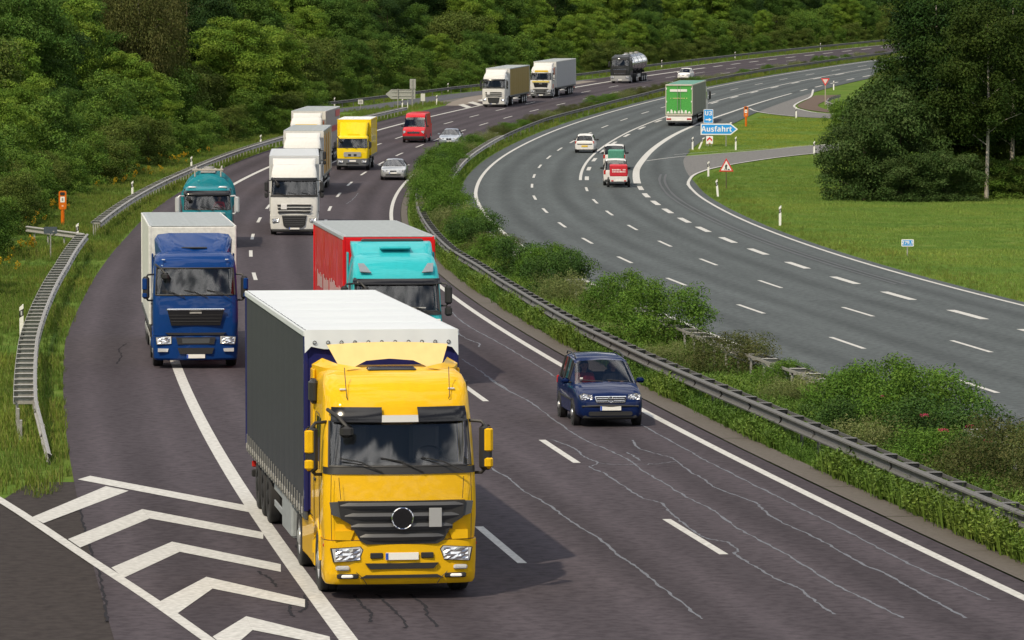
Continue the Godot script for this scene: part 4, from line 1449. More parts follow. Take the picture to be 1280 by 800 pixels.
func actros(t: Node3D) -> void:
	var y := paint("yellow paint", col(0.78, 0.455, 0.010))
	var pale := paint("pale yellow paint", col(0.76, 0.56, 0.24))
	cab(t, ACTROS, [4, 6], -2.25, y, 0.12)
	bumper(t, [[0.25, 1.17, -0.06, 0.24], [0.30, 1.19, -0.02, 0.24], [0.42, 1.20, 0.015, 0.24], [0.47, 1.20, 0.0, 0.24], [0.60, 1.205, 0.02, 0.24], [0.94, 1.21, 0.02, 0.24]], y)
	# cowl below the windscreen
	var g := Geo.new()
	var rr := cab_rings([[1.985, 1.207, -0.022, 0.26], [2.09, 1.205, -0.045, 0.28]], -2.25, 0.12, -1.72, -0.98)
	cells(g, rr, 0, 1, 3, 17)
	obj("wiper_cowl", g.moved(Transform3D(Basis(), Vector3(0, 0, 0.012))), M_black(), t, 50)
	# grille
	g = Geo.new()
	g.prism([[-1.0, 1.57], [1.0, 1.57], [0.96, 1.30], [0.80, 1.20], [0.66, 0.95], [0.56, 0.89], [-0.56, 0.89], [-0.66, 0.95], [-0.80, 1.20], [-0.96, 1.30]], -0.08, 0.022)
	obj("grille", g, M_black(), t)
	var slat := mat("grille slat", col(0.055, 0.057, 0.062), 0.38)
	for k in 4:
		var yy := 1.50 - k * 0.165
		var w: float = [0.97, 0.90, 0.80, 0.66][k]
		g = Geo.new()
		g.loft([PackedVector3Array([Vector3(-w, yy - 0.05, 0.0), Vector3(-w * 0.7, yy - 0.055, 0.045), Vector3(0, yy - 0.06, 0.06), Vector3(w * 0.7, yy - 0.055, 0.045), Vector3(w, yy - 0.05, 0.0)]),
			PackedVector3Array([Vector3(-w, yy + 0.0, 0.03), Vector3(-w * 0.7, yy, 0.085), Vector3(0, yy, 0.10), Vector3(w * 0.7, yy, 0.085), Vector3(w, yy, 0.03)]),
			PackedVector3Array([Vector3(-w, yy + 0.05, 0.0), Vector3(-w * 0.7, yy + 0.05, 0.05), Vector3(0, yy + 0.05, 0.065), Vector3(w * 0.7, yy + 0.05, 0.05), Vector3(w, yy + 0.05, 0.0)])], false)
		obj("grille_slat", g, slat, t, 50)
	for sx in [-1.0, 1.0]:
		g = Geo.new()
		g.prism([[sx * 0.97, 1.56], [sx * 1.13, 1.55], [sx * 1.10, 1.36], [sx * 0.96, 1.31]], -0.10, -0.015)
		obj("grille_wing", g, M_grey(), t)
		obj("corner_vent", Geo.new().prism([[sx * 0.74, 1.10], [sx * 1.05, 1.10], [sx * 1.05, 0.96], [sx * 0.80, 0.95]], -0.2, 0.012 - 0.05), paint("yellow paint", Color()), t)
		obj("bumper_slot", Geo.new().box(Vector3(sx * 0.40, 0.71, 0.02), Vector3(0.20, 0.09, 0.03), 0.01), M_black(), t)
		obj("daytime_lamp", Geo.new().box(Vector3(sx * 0.86, 0.385, -0.025), Vector3(0.19, 0.05, 0.05), 0.012), mat("lamp white", col(0.95, 0.95, 0.93), 0.15), t)
		obj("lamp_recess", Geo.new().box(Vector3(sx * 0.85, 0.385, -0.04), Vector3(0.34, 0.075, 0.06), 0.015), M_black(), t)
		obj("fog_lamp", Geo.new().box(Vector3(sx * 0.93, 0.515, -0.04), Vector3(0.22, 0.075, 0.06), 0.02), M_lamp(), t)
		obj("marker_lamp", Geo.new().box(Vector3(sx * 1.2, 0.86, -0.30), Vector3(0.03, 0.06, 0.06), 0.01), M_red(), t)
		obj("roof_marker", Geo.new().box(Vector3(sx * 0.86, 3.28, -0.66), Vector3(0.11, 0.03, 0.09), 0.01), M_lamp(), t)
		obj("antenna", Geo.new().tube([Vector3(sx * 0.80, 3.13, -0.50), Vector3(sx * 0.815, 3.17, -0.49), Vector3(sx * 0.83, 3.62, -0.72)], 0.007, 5), M_black(), t)
		obj("air_intake", Geo.new().box(Vector3(sx * 1.20, 3.16, -2.05), Vector3(0.16, 0.40, 0.34), 0.06), M_black(), t)
	lamp(t, "headlight", [[0.68, 0.64], [1.06, 0.62], [1.10, 0.82], [0.66, 0.85], [0.62, 0.80]], -0.12, 0.0)
	obj("emblem_disc", Geo.new().cyl(Vector3(0, 1.30, 0.05), Vector3(0, 1.30, 0.125), 0.155, 28), M_gloss_black(), t)
	var ring := []
	for k in 29:
		ring.append(Vector3(cos(TAU * k / 28.0) * 0.165, 1.30 + sin(TAU * k / 28.0) * 0.165, 0.115))
	obj("emblem_ring", Geo.new().tube(ring, 0.014, 6), M_chrome(), t)
	obj("blank_badge", Geo.new().box(Vector3(0.52, 1.31, 0.10), Vector3(0.20, 0.30, 0.012), 0.003), mat("blank badge", col(0.32, 0.33, 0.34), 0.6), t)
	plate(t, 0.70, 0.045)
	obj("lower_intake", Geo.new().prism([[-0.58, 0.59], [0.58, 0.59], [0.50, 0.50], [-0.50, 0.50]], -0.02, 0.028), M_black(), t)
	obj("lower_slot", Geo.new().prism([[-0.66, 0.355], [0.66, 0.355], [0.56, 0.405], [-0.56, 0.405]], -0.05, 0.02), M_black(), t)
	g = Geo.new()
	g.tube([Vector3(-0.985, 1.94, -0.04), Vector3(-0.96, 1.6, 0.0)], 0.005, 4)
	g.tube([Vector3(0.985, 1.94, -0.04), Vector3(0.96, 1.6, 0.0)], 0.005, 4)
	obj("panel_gap", g, M_black(), t)
	# smoked sun visor with a pale middle plate
	rr = cab_rings([[2.79, 1.17, -0.19, 0.30], [2.90, 1.165, -0.20, 0.31], [3.02, 1.155, -0.29, 0.32]], -2.25, 0.12, -1.72, -0.98)
	g = Geo.new()
	cells(g, rr, 0, 2, 5, 9)
	obj("sun_visor", g, M_gloss_black(), t, 50)
	g = Geo.new()
	cells(g, rr, 0, 2, 11, 15)
	obj("sun_visor", g, M_gloss_black(), t, 50)
	g = Geo.new()
	cells(g, rr, 0, 1, 9, 11)
	obj("visor_plate", g, mat("visor plate", col(0.62, 0.62, 0.60), 0.4), t, 50)
	wipers(t, ACTROS, [4, 6])
	mirror(t, -1.0, 1.38, 2.0, 2.72, -0.42, y)
	mirror(t, 1.0, 1.38, 2.0, 2.72, -0.42, y)
	front_mirror(t, ACTROS, 2.86)
	steps(t, y)
	side_fairing(t, y, 3.5, -2.25)
	# roof wind deflector: side wings and the raised pale flap over a dark roof hatch
	g = Geo.new()
	g.loft([PackedVector3Array([Vector3(-0.98, 3.90, -2.1), Vector3(-0.5, 3.93, -2.1), Vector3(0, 3.94, -2.1), Vector3(0.5, 3.93, -2.1), Vector3(0.98, 3.90, -2.1)]), PackedVector3Array([Vector3(-0.78, 3.48, -1.52), Vector3(-0.38, 3.66, -1.74), Vector3(0, 3.69, -1.76), Vector3(0.38, 3.66, -1.74), Vector3(0.78, 3.48, -1.52)])], false)
	obj("roof_flap", g, pale, t, 50)
	obj("roof_hatch", Geo.new().box(Vector3(-0.02, 3.55, -1.35), Vector3(0.78, 0.07, 0.34), 0.03), mat("hatch glass", col(0.03, 0.035, 0.045), 0.1), t)
	for sx in [-1.0, 1.0]:
		g = Geo.new()
		g.loft([PackedVector3Array([Vector3(sx * 1.17, 3.28, -2.5), Vector3(sx * 1.19, 3.56, -2.5), Vector3(sx * 1.02, 3.66, -2.5)]), PackedVector3Array([Vector3(sx * 1.08, 3.28, -1.7), Vector3(sx * 1.04, 3.55, -1.7), Vector3(sx * 0.86, 3.62, -1.7)]), PackedVector3Array([Vector3(sx * 0.80, 3.45, -1.2), Vector3(sx * 0.74, 3.54, -1.25), Vector3(sx * 0.50, 3.58, -1.3)])], false)
		obj("deflector_wing", g, y, t, 50)
		obj("side_skirt", Geo.new().box(Vector3(sx * 1.17, 0.70, -3.25), Vector3(0.06, 0.72, 2.1), 0.03), y, t)
	g = Geo.new()
	rr = cab_rings([[0.945, 1.214, 0.024, 0.24], [0.955, 1.214, 0.024, 0.24]], -0.9, 0.10, -0.8, -0.7)
	cells(g, rr, 0, 1, 2, 18)
	obj("bumper_gap", g, M_black(), t)
	g = Geo.new()
	for sx in [-1.0, 1.0]:
		g.tube([Vector3(sx * 1.10, 0.96, -0.055), Vector3(sx * 1.11, 1.6, -0.065), Vector3(sx * 1.10, 1.98, -0.09)], 0.005, 4)
		g.tube([Vector3(sx * 1.217, 2.0, -0.90), Vector3(sx * 1.20, 2.78, -0.95), Vector3(sx * 1.19, 2.86, -1.2), Vector3(sx * 1.19, 2.86, -1.75), Vector3(sx * 1.218, 1.95, -1.78)], 0.006, 4)
		g.tube([Vector3(sx * 0.55, 0.25, 0.0), Vector3(sx * 0.62, 0.36, 0.02), Vector3(sx * 0.72, 0.45, 0.0)], 0.005, 4)
	obj("panel_gap", g, M_black(), t)
	chassis(t, -6.0, [-5.0], 0.50)
	var navy := paint("navy trailer front", col(0.018, 0.02, 0.11))
	var tarp := mat("white tarpaulin", col(0.56, 0.60, 0.63), 0.55)
	var curtain := mat("dark grey curtain", col(0.058, 0.062, 0.076), 0.55, 0.0, 0.0, true)
	curtain.metallic_specular = 0.2
	trailer(t, {"z0": -3.05, "len": 13.3, "y0": 1.1, "y1": 4.07, "front": navy, "side": curtain, "roof": tarp, "post": navy, "rail": tarp, "ripple": 0.013, "wave": 0.007, "axles": [-12.0, -13.3, -14.6], "rim": M_chassis(), "guard": mat("grey panel", col(0.33, 0.36, 0.38), 0.5, 0.0, 0.0, true)})
	for sx in [-1.0, 1.0]:
		obj("equipment_box", Geo.new().box(Vector3(sx * 1.14, 0.72, -6.9), Vector3(0.22, 0.72, 1.9), 0.04), mats["grey panel"], t)
		for k in 26:
			var o := part("strap", t, Vector3(sx * 1.276, 1.0, -3.4 - k * 0.5))
			if not wheel_cache.has("strap"):
				wheel_cache["strap"] = [Geo.new().box(Vector3(0, 0.16, 0), Vector3(0.012, 0.34, 0.05)).mesh(), Geo.new().box(Vector3(0, 0.10, 0), Vector3(0.03, 0.12, 0.07), 0.01).mesh()]
			put("webbing", wheel_cache["strap"][0], mat("strap webbing", col(0.22, 0.22, 0.21), 0.9), o)
			put("buckle", wheel_cache["strap"][1], M_steel(), o)
	# front flap of the tarpaulin with eyelets
	var top := PackedVector3Array()
	var low := PackedVector3Array()
	for k in 25:
		var x := lerpf(-1.262, 1.262, k / 24.0)
		top.append(Vector3(x, 4.085, -3.035))
		low.append(Vector3(x, 3.80 + 0.03 * cos(k * 0.9) - (0.12 if k == 0 or k == 24 else 0.0), -2.975 + 0.01 * sin(k * 1.7)))
	obj("tarpaulin_flap", Geo.new().loft([top, low], false), tarp, t, 60)
	for k in 11:
		var q := Vector3(-1.1 + k * 0.22, 3.88, -2.968)
		var er := []
		for m in 9:
			er.append(q + Vector3(cos(TAU * m / 8.0) * 0.028, sin(TAU * m / 8.0) * 0.028, 0))
		obj("eyelet", Geo.new().tube(er, 0.008, 4), M_grey(), t)

func man_tgx(t: Node3D, c: Material, box_side: Material, box_front: Material, box_roof: Material, length: float, grey_bumper: bool, low := true) -> void:
	var lv: Array = MANCAB if low else DAFCAB
	var ws := [4, 6]
	cab(t, lv, ws, -2.2, c, 0.09)
	var bm: Material = mat("grey bumper", col(0.16, 0.17, 0.18), 0.45, 0.0, 0.0, true) if grey_bumper else c
	bumper(t, [[0.25, 1.16, -0.04, 0.2], [0.30, 1.19, 0.0, 0.2], [0.62, 1.205, 0.03, 0.2], [0.94, 1.21, 0.01, 0.2]], bm)
	var g := Geo.new()
	g.prism([[-0.80, 1.66], [0.80, 1.66], [0.70, 1.24], [-0.70, 1.24]], -0.05, 0.03)
	obj("grille", g, M_gloss_black(), t)
	for k in 3:
		obj("grille_slat", Geo.new().box(Vector3(0, 1.35 + k * 0.09, 0.035), Vector3(1.40 + k * 0.05, 0.02, 0.02), 0.005), M_black(), t)
	obj("grille_bar", Geo.new().box(Vector3(0, 1.69, 0.03), Vector3(1.66, 0.055, 0.05), 0.015), M_chrome(), t)
	obj("grille_badge", Geo.new().box(Vector3(0.0, 1.60, 0.045), Vector3(0.34, 0.05, 0.012), 0.004), M_steel(), t)
	obj("upper_intake", Geo.new().prism([[-0.56, 0.90], [0.56, 0.90], [0.52, 0.70], [-0.52, 0.70]], -0.05, 0.04), M_black(), t)
	obj("mesh_insert", Geo.new().prism([[-0.40, 0.87], [0.40, 0.87], [0.38, 0.73], [-0.38, 0.73]], 0.0, 0.05), M_grey(), t)
	obj("lower_intake", Geo.new().prism([[-0.52, 0.60], [0.52, 0.60], [0.46, 0.43], [-0.46, 0.43]], -0.05, 0.045), M_black(), t)
	obj("upper_slot", Geo.new().prism([[-0.86, 1.03], [0.86, 1.03], [0.78, 0.97], [-0.78, 0.97]], -0.1, 0.03), M_black(), t)
	lamp(t, "headlight", [[0.70, 0.72], [1.10, 0.70], [1.13, 0.90], [0.70, 0.93]], -0.12, 0.01)
	lamp(t, "fog_lamp", [[0.80, 0.49], [1.08, 0.49], [1.08, 0.59], [0.78, 0.58]], -0.1, 0.012)
	plate(t, 0.36, 0.03)
	wipers(t, lv, ws)
	mirror(t, -1.0, 1.40, 1.98, 2.62, -0.38, c)
	mirror(t, 1.0, 1.40, 1.98, 2.62, -0.38, c)
	front_mirror(t, lv, 2.84)
	steps(t, c)
	side_fairing(t, c, 3.2, -2.2)
	g = Geo.new()
	for sx in [-1.0, 1.0]:
		obj("roof_marker", Geo.new().box(Vector3(sx * 0.9, 3.10, -0.36), Vector3(0.10, 0.03, 0.06), 0.01), M_lamp(), t)
	if low:
		# tall roof deflector: two cheeks with a dished middle and a slot
		for sx in [-1.0, 1.0]:
			g = Geo.new()
			g.loft([PackedVector3Array([Vector3(sx * 1.10, 3.12, -2.15), Vector3(sx * 1.12, 3.62, -2.15), Vector3(sx * 1.02, 3.76, -2.12), Vector3(sx * 0.72, 3.80, -2.1)]), PackedVector3Array([Vector3(sx * 1.08, 3.14, -1.5), Vector3(sx * 1.05, 3.50, -1.45), Vector3(sx * 0.93, 3.60, -1.4), Vector3(sx * 0.60, 3.60, -1.45)]), PackedVector3Array([Vector3(sx * 0.98, 3.16, -1.0), Vector3(sx * 0.92, 3.26, -0.95), Vector3(sx * 0.80, 3.30, -0.95), Vector3(sx * 0.46, 3.30, -1.05)])], false)
			obj("deflector_cheek", g, c, t, 60)
		g = Geo.new()
		g.loft([PackedVector3Array([Vector3(-0.72, 3.80, -2.1), Vector3(0, 3.80, -2.1), Vector3(0.72, 3.80, -2.1)]), PackedVector3Array([Vector3(-0.60, 3.60, -1.45), Vector3(0, 3.52, -1.62), Vector3(0.60, 3.60, -1.45)]), PackedVector3Array([Vector3(-0.46, 3.30, -1.05), Vector3(0, 3.31, -1.15), Vector3(0.46, 3.30, -1.05)])], false)
		obj("roof_deflector", g, c, t, 60)
		obj("deflector_slot", Geo.new().box(Vector3(0, 3.40, -1.26), Vector3(0.75, 0.05, 0.12), 0.02), M_black(), t)
	else:
		deflector(t, [[3.3, 1.05, -1.15, 0.3], [3.6, 1.07, -1.35, 0.3], [3.84, 1.07, -1.75, 0.3]], -2.25, c)
	chassis(t, -6.0, [-5.0], 0.49)
	var ln := length
	trailer(t, {"z0": -2.85, "len": ln, "y0": 1.1, "y1": 3.98, "front": box_front, "side": box_side, "roof": box_roof, "wave": 0.004 if low else 0.012, "curtain": not low, "axles": [-2.85 - ln + 4.3, -2.85 - ln + 3.0, -2.85 - ln + 1.7], "post": box_front, "rail": box_front})

func daf_xf(t: Node3D, c: Material, box_side: Material, box_front: Material, box_roof: Material, length: float, style: String) -> void:
	var ws := [4, 6]
	cab(t, DAFCAB, ws, -2.25, c, 0.08)
	bumper(t, [[0.27, 1.15, -0.05, 0.16], [0.33, 1.19, 0.0, 0.16], [0.62, 1.205, 0.02, 0.16], [0.94, 1.21, 0.01, 0.16]], c)
	for k in 3:
		var yy := 1.56 - k * 0.17
		obj("grille_slot", Geo.new().prism([[-0.86 + k * 0.02, yy], [0.86 - k * 0.02, yy], [0.84 - k * 0.02, yy - 0.085], [-0.84 + k * 0.02, yy - 0.085]], -0.05, 0.03), M_black(), t)
		obj("grille_slat", Geo.new().box(Vector3(0, yy + 0.03, 0.03), Vector3(1.76, 0.03, 0.05), 0.012), c, t)
	obj("grille", Geo.new().prism([[-0.63, 1.02], [0.63, 1.02], [0.55, 0.52], [0.40, 0.40], [-0.40, 0.40], [-0.55, 0.52]], -0.06, 0.045), M_black(), t)
	for k in 5:
		var w := 0.58 - k * 0.03
		obj("grille_bar", Geo.new().box(Vector3(0, 0.95 - k * 0.105, 0.05), Vector3(w * 2.0, 0.03, 0.03), 0.01), M_grey(), t)
	obj("blank_badge", Geo.new().box(Vector3(-0.52, 1.46, 0.06), Vector3(0.30, 0.26, 0.012), 0.003), mat("white badge", col(0.7, 0.7, 0.7), 0.5), t)
	lamp(t, "headlight", [[0.78, 0.70], [1.10, 0.68], [1.12, 0.84], [0.78, 0.86]], -0.12, 0.008)
	plate(t, 0.37, 0.035)
	var g := Geo.new()
	g.box(Vector3(0, 0.24, -0.12), Vector3(2.25, 0.12, 0.2), 0.03)
	obj("front_spoiler", g, M_black(), t)
	# sun visor
	var rr := cab_rings([[2.76, 1.20, -0.12, 0.22], [2.84, 1.20, -0.12, 0.22], [2.92, 1.19, -0.20, 0.24]], -2.25, 0.08, -1.72, -0.98)
	g = Geo.new()
	cells(g, rr, 0, 2, 4, 16)
	obj("sun_visor", g, M_gloss_black(), t, 50)
	rr = cab_rings([[1.95, 1.212, -0.03, 0.18], [2.03, 1.208, -0.045, 0.2]], -2.25, 0.08, -1.72, -0.98)
	g = Geo.new()
	cells(g, rr, 0, 1, 4, 16)
	obj("wiper_cowl", g.moved(Transform3D(Basis(), Vector3(0, 0, 0.012))), M_black(), t, 50)
	wipers(t, DAFCAB, ws)
	mirror(t, -1.0, 1.40, 2.22, 2.72, -0.36, null)
	mirror(t, -1.0, 1.40, 1.90, 2.16, -0.36, null, false)
	mirror(t, 1.0, 1.40, 2.22, 2.72, -0.36, null)
	mirror(t, 1.0, 1.40, 1.90, 2.16, -0.36, null, false)
	front_mirror(t, DAFCAB, 2.8)
	steps(t, c)
	side_fairing(t, c, 3.55, -2.25)
	deflector(t, [[3.35, 1.06, -1.0, 0.3], [3.58, 1.09, -1.35, 0.3], [3.78, 1.10, -1.8, 0.3], [3.84, 1.08, -1.95, 0.3]], -2.3, c)
	if style == "teal":
		for sx in [-1.0, 1.0]:
			g = Geo.new()
			g.prism([[sx * 0.68, 3.02], [sx * 0.98, 3.06], [sx * 1.02, 3.40], [sx * 0.86, 3.40]], 0.0, 0.03)
			var xf := Transform3D(Basis(Vector3(1, 0, 0), -0.96), Vector3(0, 1.36, -0.18))
			obj("roof_lamp", Geo.new().add(g).moved(Transform3D(Basis(Vector3.RIGHT, -0.9), Vector3(0, 3.06, -0.33)) * Transform3D(Basis(), Vector3(0, -3.02, 0))), mat("roof lamp glass", col(0.45, 0.50, 0.52), 0.08, 0.5), t)
		obj("roof_hatch", Geo.new().box(Vector3(0.05, 3.70, -1.42), Vector3(0.84, 0.08, 0.34), 0.03), c, t)
		obj("air_duct", Geo.new().box(Vector3(0.05, 3.86, -2.45), Vector3(1.7, 0.10, 0.3), 0.04), M_black(), t)
		obj("red_panel", Geo.new().box(Vector3(0.75, 1.68, 0.0), Vector3(0.50, 0.18, 0.03), 0.008), mat("red panel", col(0.6, 0.02, 0.02), 0.4), t)
		obj("white_panel", Geo.new().box(Vector3(1.08, 1.78, -0.04), Vector3(0.16, 0.12, 0.03), 0.008), M_white(), t)
		obj("paper", Geo.new().box(Vector3(0.62, 2.12, -0.55), Vector3(0.36, 0.02, 0.26)), M_white(), t)
		obj("paper", Geo.new().box(Vector3(0.0, 2.13, -0.42), Vector3(0.16, 0.1, 0.02)), M_white(), t)
	chassis(t, -6.0, [-5.0], 0.49)
	trailer(t, {"z0": -2.9, "len": length, "y0": 1.1, "y1": 3.96, "front": box_front, "side": box_side, "roof": box_roof, "wave": 0.012, "axles": [-2.9 - length + 4.3, -2.9 - length + 3.0, -2.9 - length + 1.7], "post": box_front, "rail": box_roof})

func volvo_tanker(t: Node3D) -> void:
	var c := paint("teal paint", col(0.012, 0.19, 0.235))
	var lv := [[0.95, 1.16, 0.0, 0.2], [1.3, 1.19, 0.0, 0.2], [1.62, 1.19, -0.02, 0.22], [1.72, 1.185, -0.04, 0.24], [1.82, 1.18, -0.06, 0.25], [2.15, 1.16, -0.14, 0.26], [2.50, 1.13, -0.24, 0.28], [2.66, 1.10, -0.30, 0.3], [2.82, 1.02, -0.48, 0.34], [2.90, 0.9, -0.8, 0.36]]
	cab(t, lv, [4, 6], -2.2, c, 0.1)
	bumper(t, [[0.25, 1.15, -0.04, 0.2], [0.62, 1.19, 0.02, 0.2], [0.94, 1.19, 0.01, 0.2]], c)
	var rr := cab_rings([[2.50, 1.14, -0.12, 0.28], [2.58, 1.14, -0.12, 0.28], [2.72, 1.10, -0.26, 0.3]], -2.2, 0.1, -1.72, -0.98)
	var g := Geo.new()
	cells(g, rr, 0, 2, 4, 16)
	obj("sun_visor", g, M_gloss_black(), t, 50)
	obj("name_bar", Geo.new().box(Vector3(0, 1.66, 0.0), Vector3(1.7, 0.09, 0.05), 0.02), mat("pale teal", col(0.25, 0.42, 0.45), 0.3, 0.3), t)
	obj("grille", Geo.new().prism([[-0.75, 1.5], [0.75, 1.5], [0.65, 1.0], [-0.65, 1.0]], -0.05, 0.03), M_black(), t)
	for k in 4:
		obj("grille_slat", Geo.new().box(Vector3(0, 1.07 + k * 0.12, 0.035), Vector3(1.3, 0.03, 0.03), 0.008), M_grey(), t)
	lamp(t, "headlight", [[0.72, 0.66], [1.06, 0.64], [1.08, 0.84], [0.72, 0.86]], -0.12, 0.01)
	plate(t, 0.42, 0.03)
	wipers(t, lv, [4, 6])
	for sx in [-1.0, 1.0]:
		var n := part("mirror", t)
		obj("housing", Geo.new().box(Vector3(sx * 1.40, 2.05, -0.3), Vector3(0.24, 0.78, 0.14), 0.06), mat("silver mirror cap", col(0.55, 0.57, 0.58), 0.3, 0.3), n)
		obj("arm", Geo.new().tube([Vector3(sx * 1.1, 2.45, -0.4), Vector3(sx * 1.3, 2.47, -0.3), Vector3(sx * 1.36, 2.4, -0.3)], 0.045, 6), mats["silver mirror cap"], n)
		obj("arm", Geo.new().tube([Vector3(sx * 1.1, 1.62, -0.4), Vector3(sx * 1.3, 1.62, -0.3), Vector3(sx * 1.36, 1.7, -0.3)], 0.045, 6), mats["silver mirror cap"], n)
		obj("roof_lamp", Geo.new().box(Vector3(sx * 0.72, 2.86, -0.62), Vector3(0.4, 0.11, 0.12), 0.04), M_lamp(), t)
	front_mirror(t, lv, 2.52)
	steps(t, c)
	chassis(t, -9.5, [-6.6, -7.9], 0.49)
	tank(t, -2.5, -9.6, 2.25, 1.26, 1.22, c, c)
	g = Geo.new()
	for x in [-0.62, 0.62]:
		g.tube([Vector3(x, 3.30, -2.9), Vector3(x, 3.62, -2.9), Vector3(x, 3.62, -9.2), Vector3(x, 3.3, -9.2)], 0.035, 5)
	g.box(Vector3(0, 3.62, -2.95), Vector3(1.5, 0.10, 0.12), 0.02)
	obj("walkway_rail", g, mat("beige rail", col(0.42, 0.38, 0.33), 0.6, 0.2), t)
	obj("walkway", Geo.new().box(Vector3(0, 3.50, -6.0), Vector3(0.7, 0.05, 6.2), 0.01), M_steel(), t)

func tank(t: Node3D, z0: float, z1: float, yc: float, rx_: float, ry_: float, m: Material, endm: Material) -> void:
	var prof := [[z0, 0.02], [z0 - 0.03, 0.45], [z0 - 0.12, 0.75], [z0 - 0.28, 0.93], [z0 - 0.45, 1.0]]
	var back := [[z1 + 0.45, 1.0], [z1 + 0.28, 0.93], [z1 + 0.12, 0.75], [z1 + 0.03, 0.45], [z1, 0.02]]
	for k in 3:
		var pr: Array = [prof, [prof[-1], back[0]], back][k]
		var rings := []
		for p in pr:
			var r := PackedVector3Array()
			for i in 28:
				var a := TAU * i / 28.0
				r.append(Vector3(cos(a) * rx_ * p[1], yc + sin(a) * ry_ * p[1], p[0]))
			rings.append(r)
		obj(["tank_end", "tank", "tank_end"][k], Geo.new().loft(rings, true), m if k == 1 else endm, t, 50)
	for k in 4:
		var z := lerpf(z0 - 0.8, z1 + 0.8, k / 3.0)
		var rr := []
		for i in 29:
			var a := TAU * i / 28.0
			rr.append(Vector3(cos(a) * (rx_ + 0.01), yc + sin(a) * (ry_ + 0.01), z))
		obj("tank_band", Geo.new().tube(rr, 0.03, 5), m, t)
	var g := Geo.new()
	for k in 3:
		g.cyl(Vector3(0, yc + ry_ - 0.03, lerpf(z0 - 1.4, z1 + 1.4, k / 2.0)), Vector3(0, yc + ry_ + 0.16, lerpf(z0 - 1.4, z1 + 1.4, k / 2.0)), 0.26, 14)
	obj("manhole", g, M_steel(), t)
	g = Geo.new()
	for k in 4:
		g.box(Vector3(0, yc - ry_ - 0.02, lerpf(z0 - 1.0, z1 + 0.8, k / 3.0)), Vector3(1.8, 0.3, 0.12))
	obj("tank_saddle", g, M_chassis(), t)

# ------------------------------------------------------------------ cars and vans: a skin over stations [z, sill y, sill half-width, belt y, belt half-width, roof y, roof half-width]
const ZAFIRA := [[0.0, 0.30, 0.58, 0.58, 0.60, 0.62, 0.50], [-0.06, 0.22, 0.69, 0.67, 0.71, 0.72, 0.60], [-0.20, 0.20, 0.76, 0.76, 0.775, 0.82, 0.67], [-0.55, 0.20, 0.79, 0.87, 0.79, 0.94, 0.69], [-1.0, 0.20, 0.80, 0.94, 0.80, 1.01, 0.70], [-1.72, 0.20, 0.80, 0.97, 0.80, 1.49, 0.615], [-2.0, 0.20, 0.80, 0.97, 0.80, 1.56, 0.61], [-2.7, 0.20, 0.80, 0.98, 0.80, 1.60, 0.61], [-3.5, 0.20, 0.80, 0.99, 0.79, 1.58, 0.60], [-3.9, 0.22, 0.79, 1.0, 0.77, 1.50, 0.57], [-4.15, 0.25, 0.76, 0.98, 0.75, 1.04, 0.62], [-4.22, 0.32, 0.70, 0.90, 0.68, 0.93, 0.55]]
const SEDAN := [[0.0, 0.28, 0.60, 0.56, 0.62, 0.59, 0.5], [-0.08, 0.20, 0.74, 0.65, 0.76, 0.69, 0.62], [-0.3, 0.18, 0.83, 0.74, 0.84, 0.78, 0.72], [-0.8, 0.18, 0.86, 0.82, 0.87, 0.87, 0.74], [-1.35, 0.18, 0.87, 0.88, 0.88, 0.93, 0.74], [-2.1, 0.18, 0.87, 0.91, 0.88, 1.34, 0.58], [-2.6, 0.18, 0.87, 0.92, 0.88, 1.40, 0.57], [-3.2, 0.18, 0.87, 0.94, 0.87, 1.37, 0.56], [-3.85, 0.18, 0.86, 0.96, 0.85, 1.05, 0.64], [-4.4, 0.22, 0.83, 0.95, 0.81, 1.0, 0.66], [-4.52, 0.30, 0.74, 0.85, 0.72, 0.88, 0.56]]
const HATCH := [[0.0, 0.28, 0.56, 0.58, 0.58, 0.62, 0.46], [-0.08, 0.20, 0.68, 0.68, 0.70, 0.73, 0.58], [-0.35, 0.18, 0.76, 0.80, 0.77, 0.86, 0.64], [-0.8, 0.18, 0.78, 0.90, 0.79, 0.97, 0.66], [-1.45, 0.18, 0.79, 0.93, 0.80, 1.42, 0.58], [-1.9, 0.18, 0.79, 0.94, 0.80, 1.50, 0.58], [-2.9, 0.18, 0.79, 0.96, 0.79, 1.48, 0.57], [-3.3, 0.20, 0.78, 0.98, 0.78, 1.38, 0.55], [-3.58, 0.24, 0.76, 0.94, 0.75, 0.98, 0.62], [-3.66, 0.30, 0.70, 0.84, 0.68, 0.88, 0.55]]
const VAN := [[0.0, 0.30, 0.74, 0.86, 0.75, 0.90, 0.62], [-0.08, 0.24, 0.90, 1.0, 0.91, 1.06, 0.80], [-0.35, 0.24, 0.95, 1.12, 0.96, 1.18, 0.86], [-0.75, 0.24, 0.97, 1.24, 0.97, 1.32, 0.86], [-1.45, 0.24, 0.97, 1.32, 0.97, 2.10, 0.80], [-1.75, 0.24, 0.97, 1.32, 0.97, 2.36, 0.80], [-2.3, 0.24, 0.97, 1.32, 0.97, 2.46, 0.82], [-5.4, 0.26, 0.97, 1.32, 0.97, 2.46, 0.82], [-5.6, 0.30, 0.95, 1.30, 0.95, 2.40, 0.80], [-5.64, 0.34, 0.92, 1.28, 0.92, 2.34, 0.77]]
